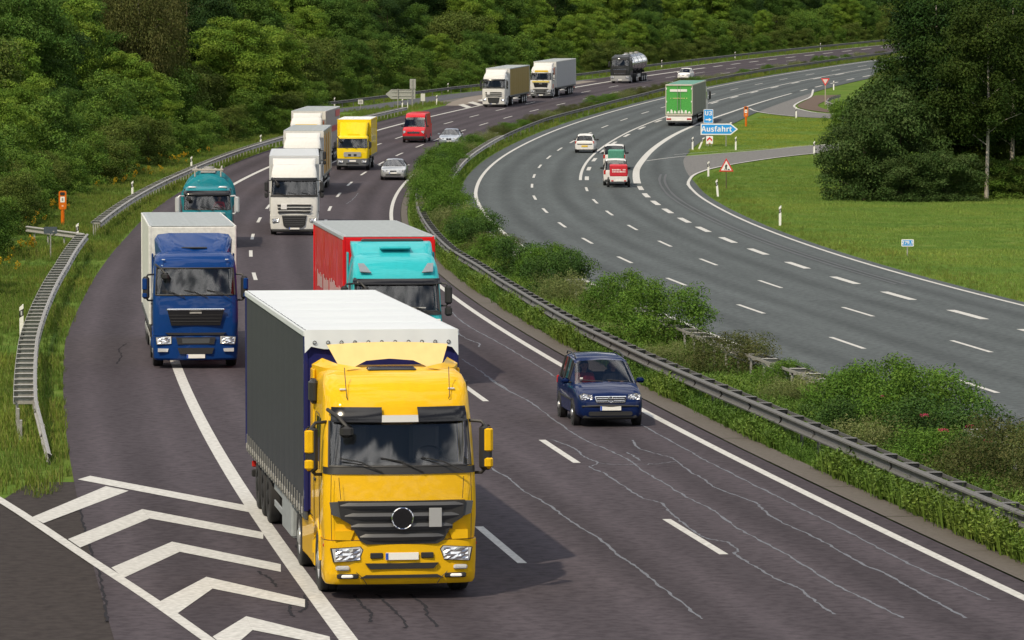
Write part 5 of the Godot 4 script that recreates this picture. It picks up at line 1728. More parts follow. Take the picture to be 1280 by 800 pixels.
const SMALLVAN := [[0.0, 0.28, 0.58, 0.62, 0.60, 0.66, 0.5], [-0.08, 0.22, 0.72, 0.74, 0.73, 0.79, 0.62], [-0.6, 0.20, 0.79, 0.94, 0.80, 1.0, 0.68], [-1.0, 0.20, 0.80, 1.0, 0.81, 1.08, 0.69], [-1.55, 0.20, 0.80, 1.02, 0.81, 1.62, 0.66], [-2.0, 0.20, 0.80, 1.02, 0.81, 1.76, 0.66], [-3.6, 0.20, 0.80, 1.04, 0.81, 1.78, 0.66], [-3.92, 0.24, 0.79, 1.04, 0.80, 1.70, 0.65], [-4.06, 0.26, 0.78, 1.0, 0.79, 1.06, 0.70], [-4.10, 0.32, 0.74, 0.94, 0.74, 0.98, 0.64]]

func car_rings(st: Array) -> Array:
	var rings := []
	for s in st:
		var z: float = s[0]
		var yl: float = s[1]
		var wl: float = s[2]
		var yb: float = s[3]
		var wb: float = s[4]
		var yr: float = s[5]
		var wr: float = s[6]
		var k := clampf((yr - yb) / 0.3, 0.0, 1.0)
		var half := [Vector2(0, yl), Vector2(wl * 0.86, yl), Vector2(wl, yl + 0.09), Vector2(wb + 0.01, lerpf(yl, yb, 0.5)), Vector2(wb, yb - 0.07), Vector2(wb - 0.03, yb), Vector2(lerpf(wb - 0.07, wr, maxf(k, 0.3)) + 0.02 * k, lerpf(lerpf(yb, yr, 0.6), yr - 0.08, k)), Vector2(wr - 0.10, yr - 0.012), Vector2(0, yr + 0.015)]
		var r := PackedVector3Array()
		for p in half:
			r.append(Vector3(p.x, p.y, z))
		for i in range(7, 0, -1):
			r.append(Vector3(-half[i].x, half[i].y, z))
		rings.append(r)
	return rings

func car_body(t: Node3D, st: Array, ws: int, side: Array, rw: int, body: Material, axles: Array, wr: float, opt := {}) -> void:
	var rings := car_rings(st)
	var g := Geo.new()
	var gw := Geo.new()
	var gr := Geo.new()
	var gs := [Geo.new(), Geo.new()]
	for i in st.size() - 1:
		for j in 16:
			var k := (j + 1) % 16
			var q := g
			if i == ws and j >= 6 and j <= 9:
				q = gw
			elif i == rw and j >= 6 and j <= 9:
				q = gr
			elif side.has(i) and j == 5:
				q = gs[0]
			elif side.has(i) and j == 10:
				q = gs[1]
			q.quad(rings[i][j], rings[i + 1][j], rings[i + 1][k], rings[i][k])
	g.fan(rings[0], false)
	g.fan(rings[-1], true)
	obj("body", g, body, t, 44)
	var gm := glass("car glass", Color(0.02, 0.03, 0.045), 0.34)
	obj("windscreen", two_ply(gw), gm, t, 60)
	if gr.t.size() > 0:
		obj("rear_window", gr, gm, t, 60)
	for q in gs:
		if q.t.size() > 0:
			obj("side_window", q, glass("dark side glass", Color(0.02, 0.025, 0.03), 0.7), t, 60)
	# pillars that split the side windows
	for i in side:
		for e in [5, 11]:
			var a: Vector3 = rings[i][e]
			var b: Vector3 = rings[i][6 if e == 5 else 10]
			obj("pillar", Geo.new().tube([a, b], 0.03, 5), M_black(), t)
	# cabin
	var n := part("interior", t)
	var belt: float = st[ws + 1][3]
	var zc: float = st[ws + 1][0]
	var q := Geo.new()
	q.box(Vector3(0, belt - 0.16, st[ws][0] - 0.36), Vector3(st[ws][4] * 1.7, 0.26, 0.5), 0.08)
	obj("dashboard", q, M_interior(), n)
	for x in [-0.36, 0.36]:
		q = Geo.new()
		q.box(Vector3(x, belt - 0.32, zc - 0.25), Vector3(0.46, 0.14, 0.48), 0.05)
		q.box(Vector3(x, belt - 0.02, zc - 0.52), Vector3(0.44, 0.56, 0.13), 0.06)
		q.box(Vector3(x, belt + 0.32, zc - 0.55), Vector3(0.26, 0.17, 0.09), 0.04)
		obj("seat", q, M_seat(), n)
	q = Geo.new()
	q.box(Vector3(0, belt - 0.10, zc - 1.5), Vector3(st[ws][4] * 1.6, 0.5, 0.14), 0.05)
	q.box(Vector3(0, 0.36, (st[ws][0] + st[-2][0]) * 0.5), Vector3(st[ws][4] * 1.7, 0.04, absf(st[-2][0] - st[ws][0]) - 0.2))
	obj("rear_bench", q, M_interior(), n)
	for a in axles:
		for sx in [-1.0, 1.0]:
			var hw: float = st[4][2]
			var o := Geo.new()
			o.cyl(Vector3(sx * (hw - 0.12), wr, a), Vector3(sx * (hw + 0.012), wr, a), wr + 0.05, 22)
			obj("wheel_well", o, M_black(), t)
			wheel(t, Vector3(sx * (hw - 0.075), wr, a), wr, 0.20, opt.get("rim"))
	var mz: float = st[ws][0] - 0.38
	for sx in [-1.0, 1.0]:
		var mn := part("mirror", t)
		obj("housing", Geo.new().box(Vector3(sx * (st[ws][4] + 0.11), belt + 0.06, mz), Vector3(0.20, 0.13, 0.10), 0.045), opt.get("mirror", body), mn)
		obj("arm", Geo.new().box(Vector3(sx * (st[ws][4] + 0.0), belt + 0.02, mz - 0.01), Vector3(0.1, 0.05, 0.06), 0.02), M_black(), mn)
		obj("door_handle", Geo.new().box(Vector3(sx * (st[ws + 2][4] + 0.006), belt - 0.13, zc - 0.7), Vector3(0.025, 0.03, 0.16), 0.008), body, t)
	for x in [-0.35, 0.25]:
		var y: float = st[ws][5]
		obj("wiper", Geo.new().tube([Vector3(x + 0.3, y + 0.02, st[ws][0] + 0.02), Vector3(x - 0.2, y + 0.05, st[ws][0] - 0.06)], 0.01, 4), M_black(), t)
	if opt.get("tail", true):
		for sx in [-1.0, 1.0]:
			obj("tail_light", Geo.new().box(Vector3(sx * (st[-2][4] - 0.06), st[-2][3] - 0.10, st[-2][0] - 0.012), Vector3(0.15, opt.get("tail_h", 0.22), 0.08), 0.03), M_red(), t)

func car_front(t: Node3D, hl: Array, z0: float, z1: float, grille_y: float, gw: float, gh: float, plate_y: float, kidney := false) -> void:
	lamp(t, "headlight", hl, z0, z1)
	var g := Geo.new()
	if kidney:
		for sx in [-1.0, 1.0]:
			obj("grille", Geo.new().prism(rrect(gw * 0.44, gh, 0.05, sx * gw * 0.25, grille_y), -0.08, 0.018), M_black(), t)
	else:
		obj("grille", Geo.new().prism(rrect(gw, gh, 0.04, 0, grille_y), -0.1, 0.012), M_black(), t)
		for k in 2:
			obj("grille_bar", Geo.new().box(Vector3(0, grille_y + (k - 0.5) * gh * 0.42, 0.012), Vector3(gw * 0.94, 0.022, 0.02), 0.006), M_chrome(), t)
	plate(t, plate_y, 0.028, 0.50, 0.11)
	obj("lower_intake", Geo.new().prism(rrect(1.05, 0.10, 0.04, 0, plate_y - 0.13), -0.08, 0.008), M_black(), t)

# ------------------------------------------------------------------ people behind the wheel
func nets(field: Callable, lo: Vector3, hi: Vector3, cell: float) -> Geo:
	var n := Vector3i(((hi - lo) / cell).ceil()) + Vector3i.ONE
	var v := PackedFloat32Array()
	v.resize(n.x * n.y * n.z)
	var i := 0
	for z in n.z:
		for y in n.y:
			for x in n.x:
				v[i] = field.call(lo + Vector3(x, y, z) * cell)
				i += 1
	var at := {}
	var sx := 1
	var sy := n.x
	var sz := n.x * n.y
	for z in n.z - 1:
		for y in n.y - 1:
			for x in n.x - 1:
				var b := x + y * sy + z * sz
				var c := [b, b + sx, b + sy, b + sx + sy, b + sz, b + sx + sz, b + sy + sz, b + sx + sy + sz]
				var m := 0
				for k in 8:
					if v[c[k]] < 0.0:
						m |= 1 << k
				if m == 0 or m == 255:
					continue
				var p := Vector3.ZERO
				var w := 0
				for e in [[0, 1], [2, 3], [4, 5], [6, 7], [0, 2], [1, 3], [4, 6], [5, 7], [0, 4], [1, 5], [2, 6], [3, 7]]:
					var a: float = v[c[e[0]]]
					var d: float = v[c[e[1]]]
					if (a < 0.0) != (d < 0.0):
						var f := a / (a - d)
						var pa := Vector3(e[0] & 1, (e[0] >> 1) & 1, e[0] >> 2)
						var pb := Vector3(e[1] & 1, (e[1] >> 1) & 1, e[1] >> 2)
						p += pa.lerp(pb, f)
						w += 1
				at[b] = lo + (Vector3(x, y, z) + p / w) * cell
	var g := Geo.new()
	for b in at:
		for ax in 3:
			var st: int = [sx, sy, sz][ax]
			var s1: int = [sy, sz, sx][ax]
			var s2: int = [sz, sx, sy][ax]
			var a: float = v[b]
			var d: float = v[b + st]
			if (a < 0.0) == (d < 0.0) or not at.has(b - s1) or not at.has(b - s2) or not at.has(b - s1 - s2):
				continue
			if a < 0.0:
				g.quad(at[b], at[b - s2], at[b - s1 - s2], at[b - s1])
			else:
				g.quad(at[b], at[b - s1], at[b - s1 - s2], at[b - s2])
	return g

func capsules(bones: Array, soft: float) -> Callable:
	return func(p: Vector3) -> float:
		var d := 10.0
		for b in bones:
			var a: Vector3 = b[0]
			var ab: Vector3 = b[1] - a
			var h := clampf((p - a).dot(ab) / maxf(ab.length_squared(), 1e-9), 0.0, 1.0)
			var e: float = (p - a - ab * h).length() - lerpf(b[2], b[3], h)
			var k := maxf(soft - absf(d - e), 0.0) / soft
			d = minf(d, e) - k * k * soft * 0.25
		return d

var person_meshes := {}
func person(xf: Transform3D, label: String, shirt: Color, hair: Color) -> void:
	# seated, hip at the origin, facing +z, both hands forward on a wheel
	if person_meshes.is_empty():
		var V := func(x: float, y: float, z: float) -> Vector3: return Vector3(x, y, z)
		var cl := [[V.call(-0.10, 0.02, 0.02), V.call(0.10, 0.02, 0.02), 0.13, 0.13], [V.call(0, 0.05, 0.0), V.call(0, 0.30, -0.02), 0.135, 0.14], [V.call(0, 0.30, -0.02), V.call(0, 0.44, -0.03), 0.15, 0.11], [V.call(-0.15, 0.46, -0.03), V.call(0.15, 0.46, -0.03), 0.075, 0.075]]
		for sx in [-1.0, 1.0]:
			cl.append([V.call(sx * 0.18, 0.45, -0.03), V.call(sx * 0.25, 0.22, 0.10), 0.062, 0.05])
			cl.append([V.call(sx * 0.10, 0.0, 0.03), V.call(sx * 0.13, 0.06, 0.42), 0.10, 0.075])
		person_meshes["clothing"] = nets(capsules(cl, 0.05), Vector3(-0.36, -0.2, -0.24), Vector3(0.36, 0.62, 0.55), 0.026).mesh(60)
		var sk := [[V.call(0, 0.48, -0.03), V.call(0, 0.60, -0.01), 0.055, 0.055], [V.call(0, 0.72, 0.0), V.call(0, 0.66, 0.03), 0.098, 0.07], [V.call(0, 0.69, 0.09), V.call(0, 0.665, 0.105), 0.016, 0.02], [V.call(-0.09, 0.69, -0.01), V.call(0.09, 0.69, -0.01), 0.022, 0.022]]
		for sx in [-1.0, 1.0]:
			sk.append([V.call(sx * 0.25, 0.22, 0.10), V.call(sx * 0.17, 0.28, 0.34), 0.042, 0.03])
		var g := nets(capsules(sk, 0.03), Vector3(-0.34, 0.15, -0.18), Vector3(0.34, 0.86, 0.42), 0.018)
		for sx in [-1.0, 1.0]:
			var hb := [[V.call(sx * 0.17, 0.28, 0.34), V.call(sx * 0.155, 0.30, 0.40), 0.028, 0.034]]
			for k in 4:
				var a: Vector3 = V.call(sx * (0.13 + k * 0.018), 0.315, 0.42)
				var b: Vector3 = a + V.call(-sx * 0.004, 0.006 + 0.004 * (1 if k == 1 or k == 2 else 0), 0.038)
				hb.append([a, b, 0.0095, 0.009])
				hb.append([b, b + V.call(-sx * 0.002, -0.03, 0.012), 0.009, 0.008])
			hb.append([V.call(sx * 0.135, 0.295, 0.38), V.call(sx * 0.108, 0.30, 0.415), 0.011, 0.009])
			g.add(nets(capsules(hb, 0.008), Vector3(minf(sx * 0.08, sx * 0.22), 0.24, 0.31), Vector3(maxf(sx * 0.08, sx * 0.22), 0.35, 0.50), 0.007))
		person_meshes["body"] = g.mesh(60)
		var hr := [[V.call(0, 0.745, -0.02), V.call(0, 0.70, -0.06), 0.105, 0.085], [V.call(-0.07, 0.70, -0.04), V.call(-0.07, 0.62, -0.05), 0.045, 0.03], [V.call(0.07, 0.70, -0.04), V.call(0.07, 0.62, -0.05), 0.045, 0.03]]
		person_meshes["hair"] = nets(capsules(hr, 0.03), Vector3(-0.16, 0.55, -0.2), Vector3(0.16, 0.9, 0.12), 0.018).mesh(60)
		var fc := Geo.new()
		for sx in [-1.0, 1.0]:
			fc.box(V.call(sx * 0.035, 0.705, 0.092), V.call(0.024, 0.01, 0.012), 0.003)
		fc.box(V.call(0, 0.632, 0.095), V.call(0.045, 0.008, 0.012), 0.003)
		person_meshes["face"] = fc.mesh()
	var t := thing("person", label, "person", xf, "people in the vehicles")
	put("body", person_meshes["body"], mat("skin", col(0.50, 0.29, 0.20), 0.6), t)
	put("clothing", person_meshes["clothing"], mat("cloth " + label, shirt, 0.9), t)
	put("hair", person_meshes["hair"], mat("hair " + label, hair, 0.7), t)
	put("facial_features", person_meshes["face"], mat("eyes and mouth", col(0.08, 0.03, 0.025), 0.6), t)

# ------------------------------------------------------------------ the traffic
func u_for(s: float, u: float, on_right: bool) -> float:
	return ur(s, u) if on_right else u

func bars(t: Node3D, called: String, n: int, at: Vector3, step: Vector3, size: Vector3, m: Material) -> void:     # worn lettering too faint to read: strokes of uneven height
	var g := Geo.new()
	for k in n:
		if rng.randf() < 0.12:
			continue
		var f := rng.randf_range(0.55, 1.0)
		g.box(at + step * k + Vector3(0, (f - 1.0) * size.y * 0.3, 0), Vector3(size.x, size.y * f, size.z))
	obj(called, g, m, t)

func build_vehicles() -> void:
	var white_roof := mat("grey white roof", col(0.36, 0.40, 0.42), 0.5, 0.0, 0.0, true)
	var t := thing("yellow_lorry", "yellow articulated lorry with dark grey curtains and white tarpaulin roof", "lorry", frame_at(68.1, -9.82, -1.0))
	actros(t)

	t = thing("blue_lorry", "dark blue lorry with plain white box body on the shoulder line", "lorry", frame_at(122.8, -10.6, -1.0))
	man_tgx(t, paint("royal blue paint", col(0.005, 0.040, 0.18)), mat("white box front", col(0.74, 0.75, 0.73), 0.4, 0.0, 0.0, true), mat("white box front", col(0.74, 0.75, 0.73), 0.4, 0.0, 0.0, true), white_roof, 12.6, false)

	t = thing("turquoise_lorry", "turquoise lorry pulling a red trailer beside the yellow lorry", "lorry", frame_at(115.0, -5.45, -1.0))
	var red := paint("trailer red", col(0.62, 0.012, 0.018))
	daf_xf(t, paint("turquoise paint", col(0.03, 0.42, 0.47)), red, red, white_roof, 13.2, "teal")
	bars(t, "side_lettering", 26, Vector3(-1.272, 2.35, -4.0), Vector3(0, 0, -0.40), Vector3(0.006, 0.55, 0.2), mat("faded lettering", col(0.50, 0.42, 0.42), 0.6))

	var dirty_white := paint("white truck paint", col(0.64, 0.64, 0.62))
	t = thing("white_lorry", "white lorry with black grille and silver grey roof in front of two others", "lorry", frame_at(216.5, -5.15, -1.0))
	daf_xf(t, dirty_white, mat("pale grey side", col(0.45, 0.46, 0.47), 0.45, 0.0, 0.0, true), mat("silver front", col(0.55, 0.57, 0.59), 0.4, 0.1), mat("silver roof", col(0.50, 0.53, 0.56), 0.4, 0.1), 13.2, "white")

	t = thing("white_lorry", "white lorry with orange striped trailer side, second in the white queue", "lorry", frame_at(267.0, -5.85, -1.0))
	daf_xf(t, dirty_white, mat("ochre side", col(0.42, 0.34, 0.20), 0.5, 0.0, 0.0, true), dirty_white, white_roof, 13.2, "white")
	for k in 3:
		obj("orange_stripe", Geo.new().box(Vector3(1.275, 2.45, -4.2 - k * 3.6), Vector3(0.012, 2.4, 1.3)), mat("orange stripe", col(0.65, 0.32, 0.03), 0.5), t)

	t = thing("white_lorry", "white lorry with yellow brow and grey red printed trailer, last in the white queue", "lorry", frame_at(313.0, -8.62, -1.0))
	man_tgx(t, dirty_white, mat("grey printed side", col(0.34, 0.31, 0.31), 0.5, 0.0, 0.0, true), dirty_white, white_roof, 13.2, true, false)
	obj("brow_stripe", Geo.new().box(Vector3(0.05, 2.98, -0.235), Vector3(1.6, 0.2, 0.03), 0.008), mat("brow yellow", col(0.72, 0.50, 0.04), 0.4), t)
	for sx in [-1.0, 1.0]:
		obj("cab_stripe", Geo.new().box(Vector3(sx * 1.205, 2.9, -1.9), Vector3(0.03, 0.8, 0.5), 0.01), mat("brick orange", col(0.48, 0.10, 0.03), 0.45), t)
	bars(t, "side_print", 9, Vector3(1.272, 2.5, -8.6), Vector3(0, 0, -0.6), Vector3(0.008, 0.5, 0.4), mat("red print", col(0.5, 0.06, 0.06), 0.5))
	obj("red_corner", Geo.new().prism([[0, 3.3], [0, 3.8], [0.01, 3.8], [0.01, 3.3]], -15.9, -12.0).moved(Transform3D(Basis(), Vector3(1.268, 0, 0))), mats["red print"], t)

	t = thing("teal_tanker", "teal tanker lorry with domed front behind the blue lorry", "tanker", frame_at(203.0, -9.3, -1.0))
	volvo_tanker(t)
	person(t.transform * Transform3D(Basis(), Vector3(0.55, 1.62, -1.5)), "tanker driver in a red shirt holding the steering wheel", col(0.62, 0.03, 0.03), col(0.05, 0.035, 0.025))

	t = thing("yellow_box_truck", "yellow box truck with grey bumper behind the silver saloon", "truck", frame_at(307.0, -4.72, -1.0))
	box_truck(t)

	t = thing("ochre_lorry", "white lorry with plain ochre trailer curtain passing the exit nose", "lorry", frame_at(444.2, -9.0, -1.0))
	daf_xf(t, dirty_white, mat("ochre curtain", col(0.27, 0.19, 0.035), 0.5, 0.0, 0.0, true), dirty_white, white_roof, 13.2, "white")
	t = thing("grey_trailer_lorry", "white lorry with orange cab stripes and light grey trailer", "lorry", frame_at(471.0, -8.5, -1.0))
	man_tgx(t, dirty_white, mat("light grey curtain", col(0.36, 0.37, 0.39), 0.5, 0.0, 0.0, true), dirty_white, white_roof, 13.2, true, false)
	obj("brow_stripe", Geo.new().box(Vector3(0.05, 2.98, -0.235), Vector3(1.5, 0.2, 0.03), 0.008), mats["brow yellow"], t)
	obj("chest_stripe", Geo.new().box(Vector3(0.0, 1.83, 0.0), Vector3(1.9, 0.16, 0.03), 0.008), mat("chest yellow", col(0.66, 0.52, 0.10), 0.4), t)
	for sx in [-1.0, 1.0]:
		obj("cab_stripe", Geo.new().box(Vector3(sx * 1.205, 2.9, -1.9), Vector3(0.03, 0.8, 0.5), 0.01), mats["brick orange"], t)
		obj("cab_stripe", Geo.new().box(Vector3(sx * 1.225, 1.3, -1.0), Vector3(0.02, 0.5, 0.5), 0.01), mats["brick orange"], t)

	t = thing("silver_tanker", "black lorry with polished silver tank on the distant bend", "tanker", frame_at(522.0, -8.6, -1.0))
	silver_tanker(t)

	t = thing("green_lorry", "lorry with green rear doors driving away past the exit", "lorry", frame_at(417.0, ur(417.0, 10.55), 1.0))
	green_lorry(t)

	# cars and vans
	var navy := paint("navy car paint", col(0.004, 0.014, 0.070))
	t = thing("blue_people_carrier", "dark blue people carrier with roof rails beside the median weeds", "car", frame_at(101.5, -1.52, -1.0))
	car_body(t, ZAFIRA, 4, [5, 6, 7, 8], 9, navy, [-0.80, -3.35], 0.305, {"rim": mat("alloy rim", col(0.6, 0.61, 0.62), 0.3, 0.7)})
	car_front(t, [[0.40, 0.64], [0.70, 0.66], [0.735, 0.76], [0.62, 0.80], [0.44, 0.75]], -0.22, -0.05, 0.66, 0.72, 0.13, 0.46)
	obj("grille_surround", Geo.new().tube([Vector3(-0.37, 0.73, 0.0), Vector3(0.37, 0.73, 0.0), Vector3(0.33, 0.60, 0.02), Vector3(-0.33, 0.60, 0.02), Vector3(-0.37, 0.73, 0.0)], 0.014, 5), M_chrome(), t)
	var er := []
	for k in 17:
		er.append(Vector3(cos(TAU * k / 16.0) * 0.07, 0.665 + sin(TAU * k / 16.0) * 0.07, 0.03))
	obj("emblem_ring", Geo.new().tube(er, 0.009, 5), M_chrome(), t)
	obj("bumper_strip", Geo.new().tube([Vector3(-0.74, 0.50, -0.20), Vector3(-0.66, 0.50, -0.02), Vector3(0, 0.52, 0.03), Vector3(0.66, 0.50, -0.02), Vector3(0.74, 0.50, -0.20)], 0.028, 5), M_black(), t)
	obj("front_lip", Geo.new().box(Vector3(0, 0.25, -0.08), Vector3(1.3, 0.13, 0.1), 0.04), M_black(), t)
	for sx in [-1.0, 1.0]:
		obj("roof_rail", Geo.new().tube([Vector3(sx * 0.585, 1.53, -1.95), Vector3(sx * 0.585, 1.60, -2.12), Vector3(sx * 0.59, 1.64, -2.8), Vector3(sx * 0.585, 1.62, -3.4), Vector3(sx * 0.575, 1.55, -3.62)], 0.018, 5), M_black(), t)
		obj("side_strip", Geo.new().box(Vector3(sx * 0.812, 0.60, -2.0), Vector3(0.02, 0.05, 2.0), 0.008), M_black(), t)
	obj("sticker", Geo.new().box(Vector3(-0.55, 1.08, -1.14), Vector3(0.07, 0.07, 0.01)), M_plate(), t)
	person(t.transform * Transform3D(Basis(), Vector3(0.34, 0.66, -2.02)), "driver in dark clothes behind the wheel of the blue people carrier", col(0.03, 0.035, 0.05), col(0.20, 0.12, 0.05))
	person(t.transform * Transform3D(Basis(), Vector3(-0.36, 0.64, -2.05)), "front passenger in a red jacket in the blue people carrier", col(0.30, 0.02, 0.03), col(0.07, 0.045, 0.03))

	t = thing("silver_saloon", "silver saloon with wide dark grille beside the yellow box truck", "car", frame_at(291.2, -0.95, -1.0))
	var silver := mat("silver car paint", col(0.50, 0.52, 0.53), 0.28, 0.45, 0.8, true)
	car_body(t, SEDAN, 4, [5, 6, 7], 7, silver, [-0.85, -3.55], 0.31)
	car_front(t, [[0.36, 0.58], [0.70, 0.60], [0.74, 0.70], [0.40, 0.68]], -0.25, -0.02, 0.52, 0.44, 0.28, 0.50)
	t = thing("pale_blue_saloon", "pale blue silver saloon with twin grille following the red van", "car", frame_at(353.8, -1.15, -1.0))
	car_body(t, SEDAN, 4, [5, 6, 7], 7, mat("ice blue paint", col(0.40, 0.45, 0.52), 0.28, 0.4, 0.8, true), [-0.85, -3.55], 0.31)
	car_front(t, [[0.38, 0.58], [0.72, 0.60], [0.74, 0.70], [0.40, 0.68]], -0.25, -0.02, 0.60, 0.44, 0.15, 0.42, true)
	t = thing("red_van", "red high-roof delivery van with black bumper", "van", frame_at(360.0, -4.75, -1.0))
	car_body(t, VAN, 3, [4, 5], -1, paint("van red paint", col(0.56, 0.02, 0.03)), [-0.95, -4.35], 0.34, {"mirror": M_black(), "tail_h": 0.5})
	car_front(t, [[0.62, 0.78], [0.88, 0.80], [0.90, 1.02], [0.66, 1.02]], -0.3, -0.02, 0.86, 1.05, 0.16, 0.46)
	obj("bumper", Geo.new().box(Vector3(0, 0.44, -0.16), Vector3(1.86, 0.34, 0.42), 0.09), M_black(), t)
	obj("grille_badge", Geo.new().cyl(Vector3(0, 0.92, 0.0), Vector3(0, 0.92, 0.03), 0.07, 14), M_chrome(), t)
	for x in [-0.45, 0.5]:
		obj("sun_blind", Geo.new().box(Vector3(x, 1.98, -1.42), Vector3(0.62, 0.16, 0.02)), M_white(), t)
	obj("papers", Geo.new().box(Vector3(-0.2, 1.34, -1.02), Vector3(0.7, 0.12, 0.14), 0.03), M_white(), t)

	t = thing("white_hatchback", "small white hatchback following the silver tanker", "car", frame_at(534.8, -3.15, -1.0))
	var wp := paint("white car paint", col(0.74, 0.74, 0.73))
	car_body(t, HATCH, 3, [4, 5, 6], 7, wp, [-0.7, -2.95], 0.29)
	car_front(t, [[0.40, 0.62], [0.66, 0.64], [0.68, 0.76], [0.46, 0.74]], -0.22, -0.02, 0.62, 0.3, 0.06, 0.45)
	t = thing("white_hatchback", "white hatchback with yellow rear plate driving away along the solid lane line", "car", frame_at(346.2, ur(346.2, 6.1), 1.0))
	car_body(t, HATCH, 3, [4, 5, 6], 7, wp, [-0.7, -2.95], 0.29, {"mirror": M_black()})
	car_front(t, [[0.40, 0.62], [0.66, 0.64], [0.68, 0.76], [0.46, 0.74]], -0.22, -0.02, 0.62, 0.3, 0.06, 0.45)
	obj("rear_plate", Geo.new().box(Vector3(0, 0.56, -3.68), Vector3(0.5, 0.12, 0.02)), mat("yellow plate", col(0.75, 0.5, 0.03), 0.5), t)
	obj("rear_strip", Geo.new().box(Vector3(0, 0.72, -3.68), Vector3(1.2, 0.06, 0.03), 0.01), M_grey(), t)
	obj("rear_bumper", Geo.new().box(Vector3(0, 0.26, -3.60), Vector3(1.4, 0.12, 0.16), 0.04), M_black(), t)

	for k in 2:
		var s0: float = [288.6, 317.0][k]
		var v0: float = [9.25, 9.25][k]
		t = thing("white_van", ["white van towing the red covered trailer", "white van towing the green covered trailer"][k], "van", frame_at(s0, ur(s0, v0), 1.0))
		car_body(t, SMALLVAN, 3, [4, 5, 6], 7, wp, [-0.8, -3.3], 0.31, {"mirror": M_black(), "tail_h": 0.3})
		car_front(t, [[0.46, 0.66], [0.70, 0.68], [0.72, 0.80], [0.50, 0.78]], -0.22, -0.02, 0.64, 0.5, 0.1, 0.46)
		obj("rear_bumper", Geo.new().box(Vector3(0, 0.36, -4.08), Vector3(1.5, 0.14, 0.14), 0.04), M_grey(), t)
		var zt: float = s0 - 4.6
		var q := thing("car_trailer", ["small trailer under a red tarpaulin with white tailboard", "small trailer under a green tarpaulin"][k], "trailer", frame_at(zt, ur(zt, v0 + 0.13), 1.0))
		small_trailer(q, mat(["red tarpaulin", "green tarpaulin"][k], [col(0.58, 0.035, 0.05), col(0.09, 0.30, 0.22)][k], 0.5, 0.0, 0.0, true), k == 0)

func small_trailer(t: Node3D, tarp: Material, lettered: bool) -> void:
	var g := Geo.new()
	obj("box", Geo.new().box(Vector3(0, 0.56, -1.3), Vector3(1.12, 0.36, 2.2), 0.02), mats["white car paint"], t)
	g = Geo.new()
	g.box(Vector3(0, 1.10, -1.3), Vector3(1.16, 0.74, 2.22), 0.05)
	obj("tarpaulin", g, tarp, t)
	obj("drawbar", Geo.new().tube([Vector3(0, 0.42, -0.3), Vector3(0, 0.42, 0.5)], 0.035, 6), M_steel(), t)
	for sx in [-1.0, 1.0]:
		wheel(t, Vector3(sx * 0.68, 0.27, -1.5), 0.27, 0.17)
		obj("mudguard", Geo.new().tube([Vector3(sx * 0.68, 0.42, -1.9), Vector3(sx * 0.68, 0.60, -1.7), Vector3(sx * 0.68, 0.64, -1.5), Vector3(sx * 0.68, 0.60, -1.3), Vector3(sx * 0.68, 0.42, -1.1)], 0.05, 4), M_black(), t)
		obj("tail_light", Geo.new().box(Vector3(sx * 0.42, 0.45, -2.41), Vector3(0.16, 0.08, 0.03), 0.01), M_red(), t)
	obj("number_plate", Geo.new().box(Vector3(0, 0.47, -2.41), Vector3(0.4, 0.10, 0.02)), M_plate(), t)
	if lettered:
		for k in 2:
			bars(t, "lettering", 9, Vector3(-0.40, 1.18 - k * 0.13, -2.415), Vector3(0.10, 0, 0), Vector3(0.075, 0.085, 0.008), M_white())

func box_truck(t: Node3D) -> void:
	var y := paint("signal yellow paint", col(0.80, 0.58, 0.012))
	var lv: Array = LOWCAB
	cab(t, lv, [3, 5], -1.75, y, 0.07)
	var gb := mat("grey bumper", col(0.16, 0.17, 0.18), 0.45)
	bumper(t, [[0.32, 1.08, -0.02, 0.16], [0.4, 1.12, 0.02, 0.16], [0.84, 1.13, 0.02, 0.16]], gb)
	obj("grille", Geo.new().prism(rrect(1.25, 0.34, 0.08, 0.0, 1.15), -0.05, 0.03), mat("light grey grille", col(0.35, 0.35, 0.34), 0.4, 0.2), t)
	for x in [-0.2, 0.2]:
		obj("grille_vent", Geo.new().prism(rrect(0.22, 0.16, 0.04, x, 1.10), 0.0, 0.04), M_black(), t)
	obj("lower_intake", Geo.new().prism(rrect(0.9, 0.10, 0.03, 0, 0.50), -0.05, 0.045), M_black(), t)
	lamp(t, "headlight", [[0.66, 0.56], [1.0, 0.56], [1.02, 0.72], [0.66, 0.72]], -0.1, 0.03)
	plate(t, 0.68, 0.05)
	wipers(t, lv, [3, 5])
	mirror(t, -1.0, 1.26, 1.6, 2.05, -0.3, null)
	mirror(t, 1.0, 1.26, 1.6, 2.05, -0.3, null)
	front_mirror(t, lv, 2.3)
	deflector(t, [[2.42, 0.98, -0.5, 0.25], [2.7, 1.0, -0.8, 0.25], [3.0, 1.02, -1.05, 0.25], [3.4, 1.04, -1.4, 0.25]], -1.75, y)
	obj("deflector_slot", Geo.new().box(Vector3(0.05, 2.55, -0.62), Vector3(0.85, 0.12, 0.06), 0.02), y, t)
	chassis(t, -8.0, [-5.2], 0.42, null, -1.15)
	trailer(t, {"z0": -2.0, "len": 6.6, "y0": 1.0, "y1": 3.62, "hw": 1.2, "front": y, "side": y, "roof": mat("pale box roof", col(0.62, 0.66, 0.68), 0.5), "wave": 0.003, "curtain": false, "running": false, "rail": y})
	bars(t, "side_lettering", 10, Vector3(1.208, 2.2, -3.4), Vector3(0, 0, -0.42), Vector3(0.006, 0.4, 0.2), mat("pale lettering", col(0.55, 0.50, 0.25), 0.5))
	for sx in [-1.0, 1.0]:
		obj("side_guard", Geo.new().box(Vector3(sx * 1.1, 0.62, -3.3), Vector3(0.04, 0.3, 2.2), 0.01), M_grey(), t)

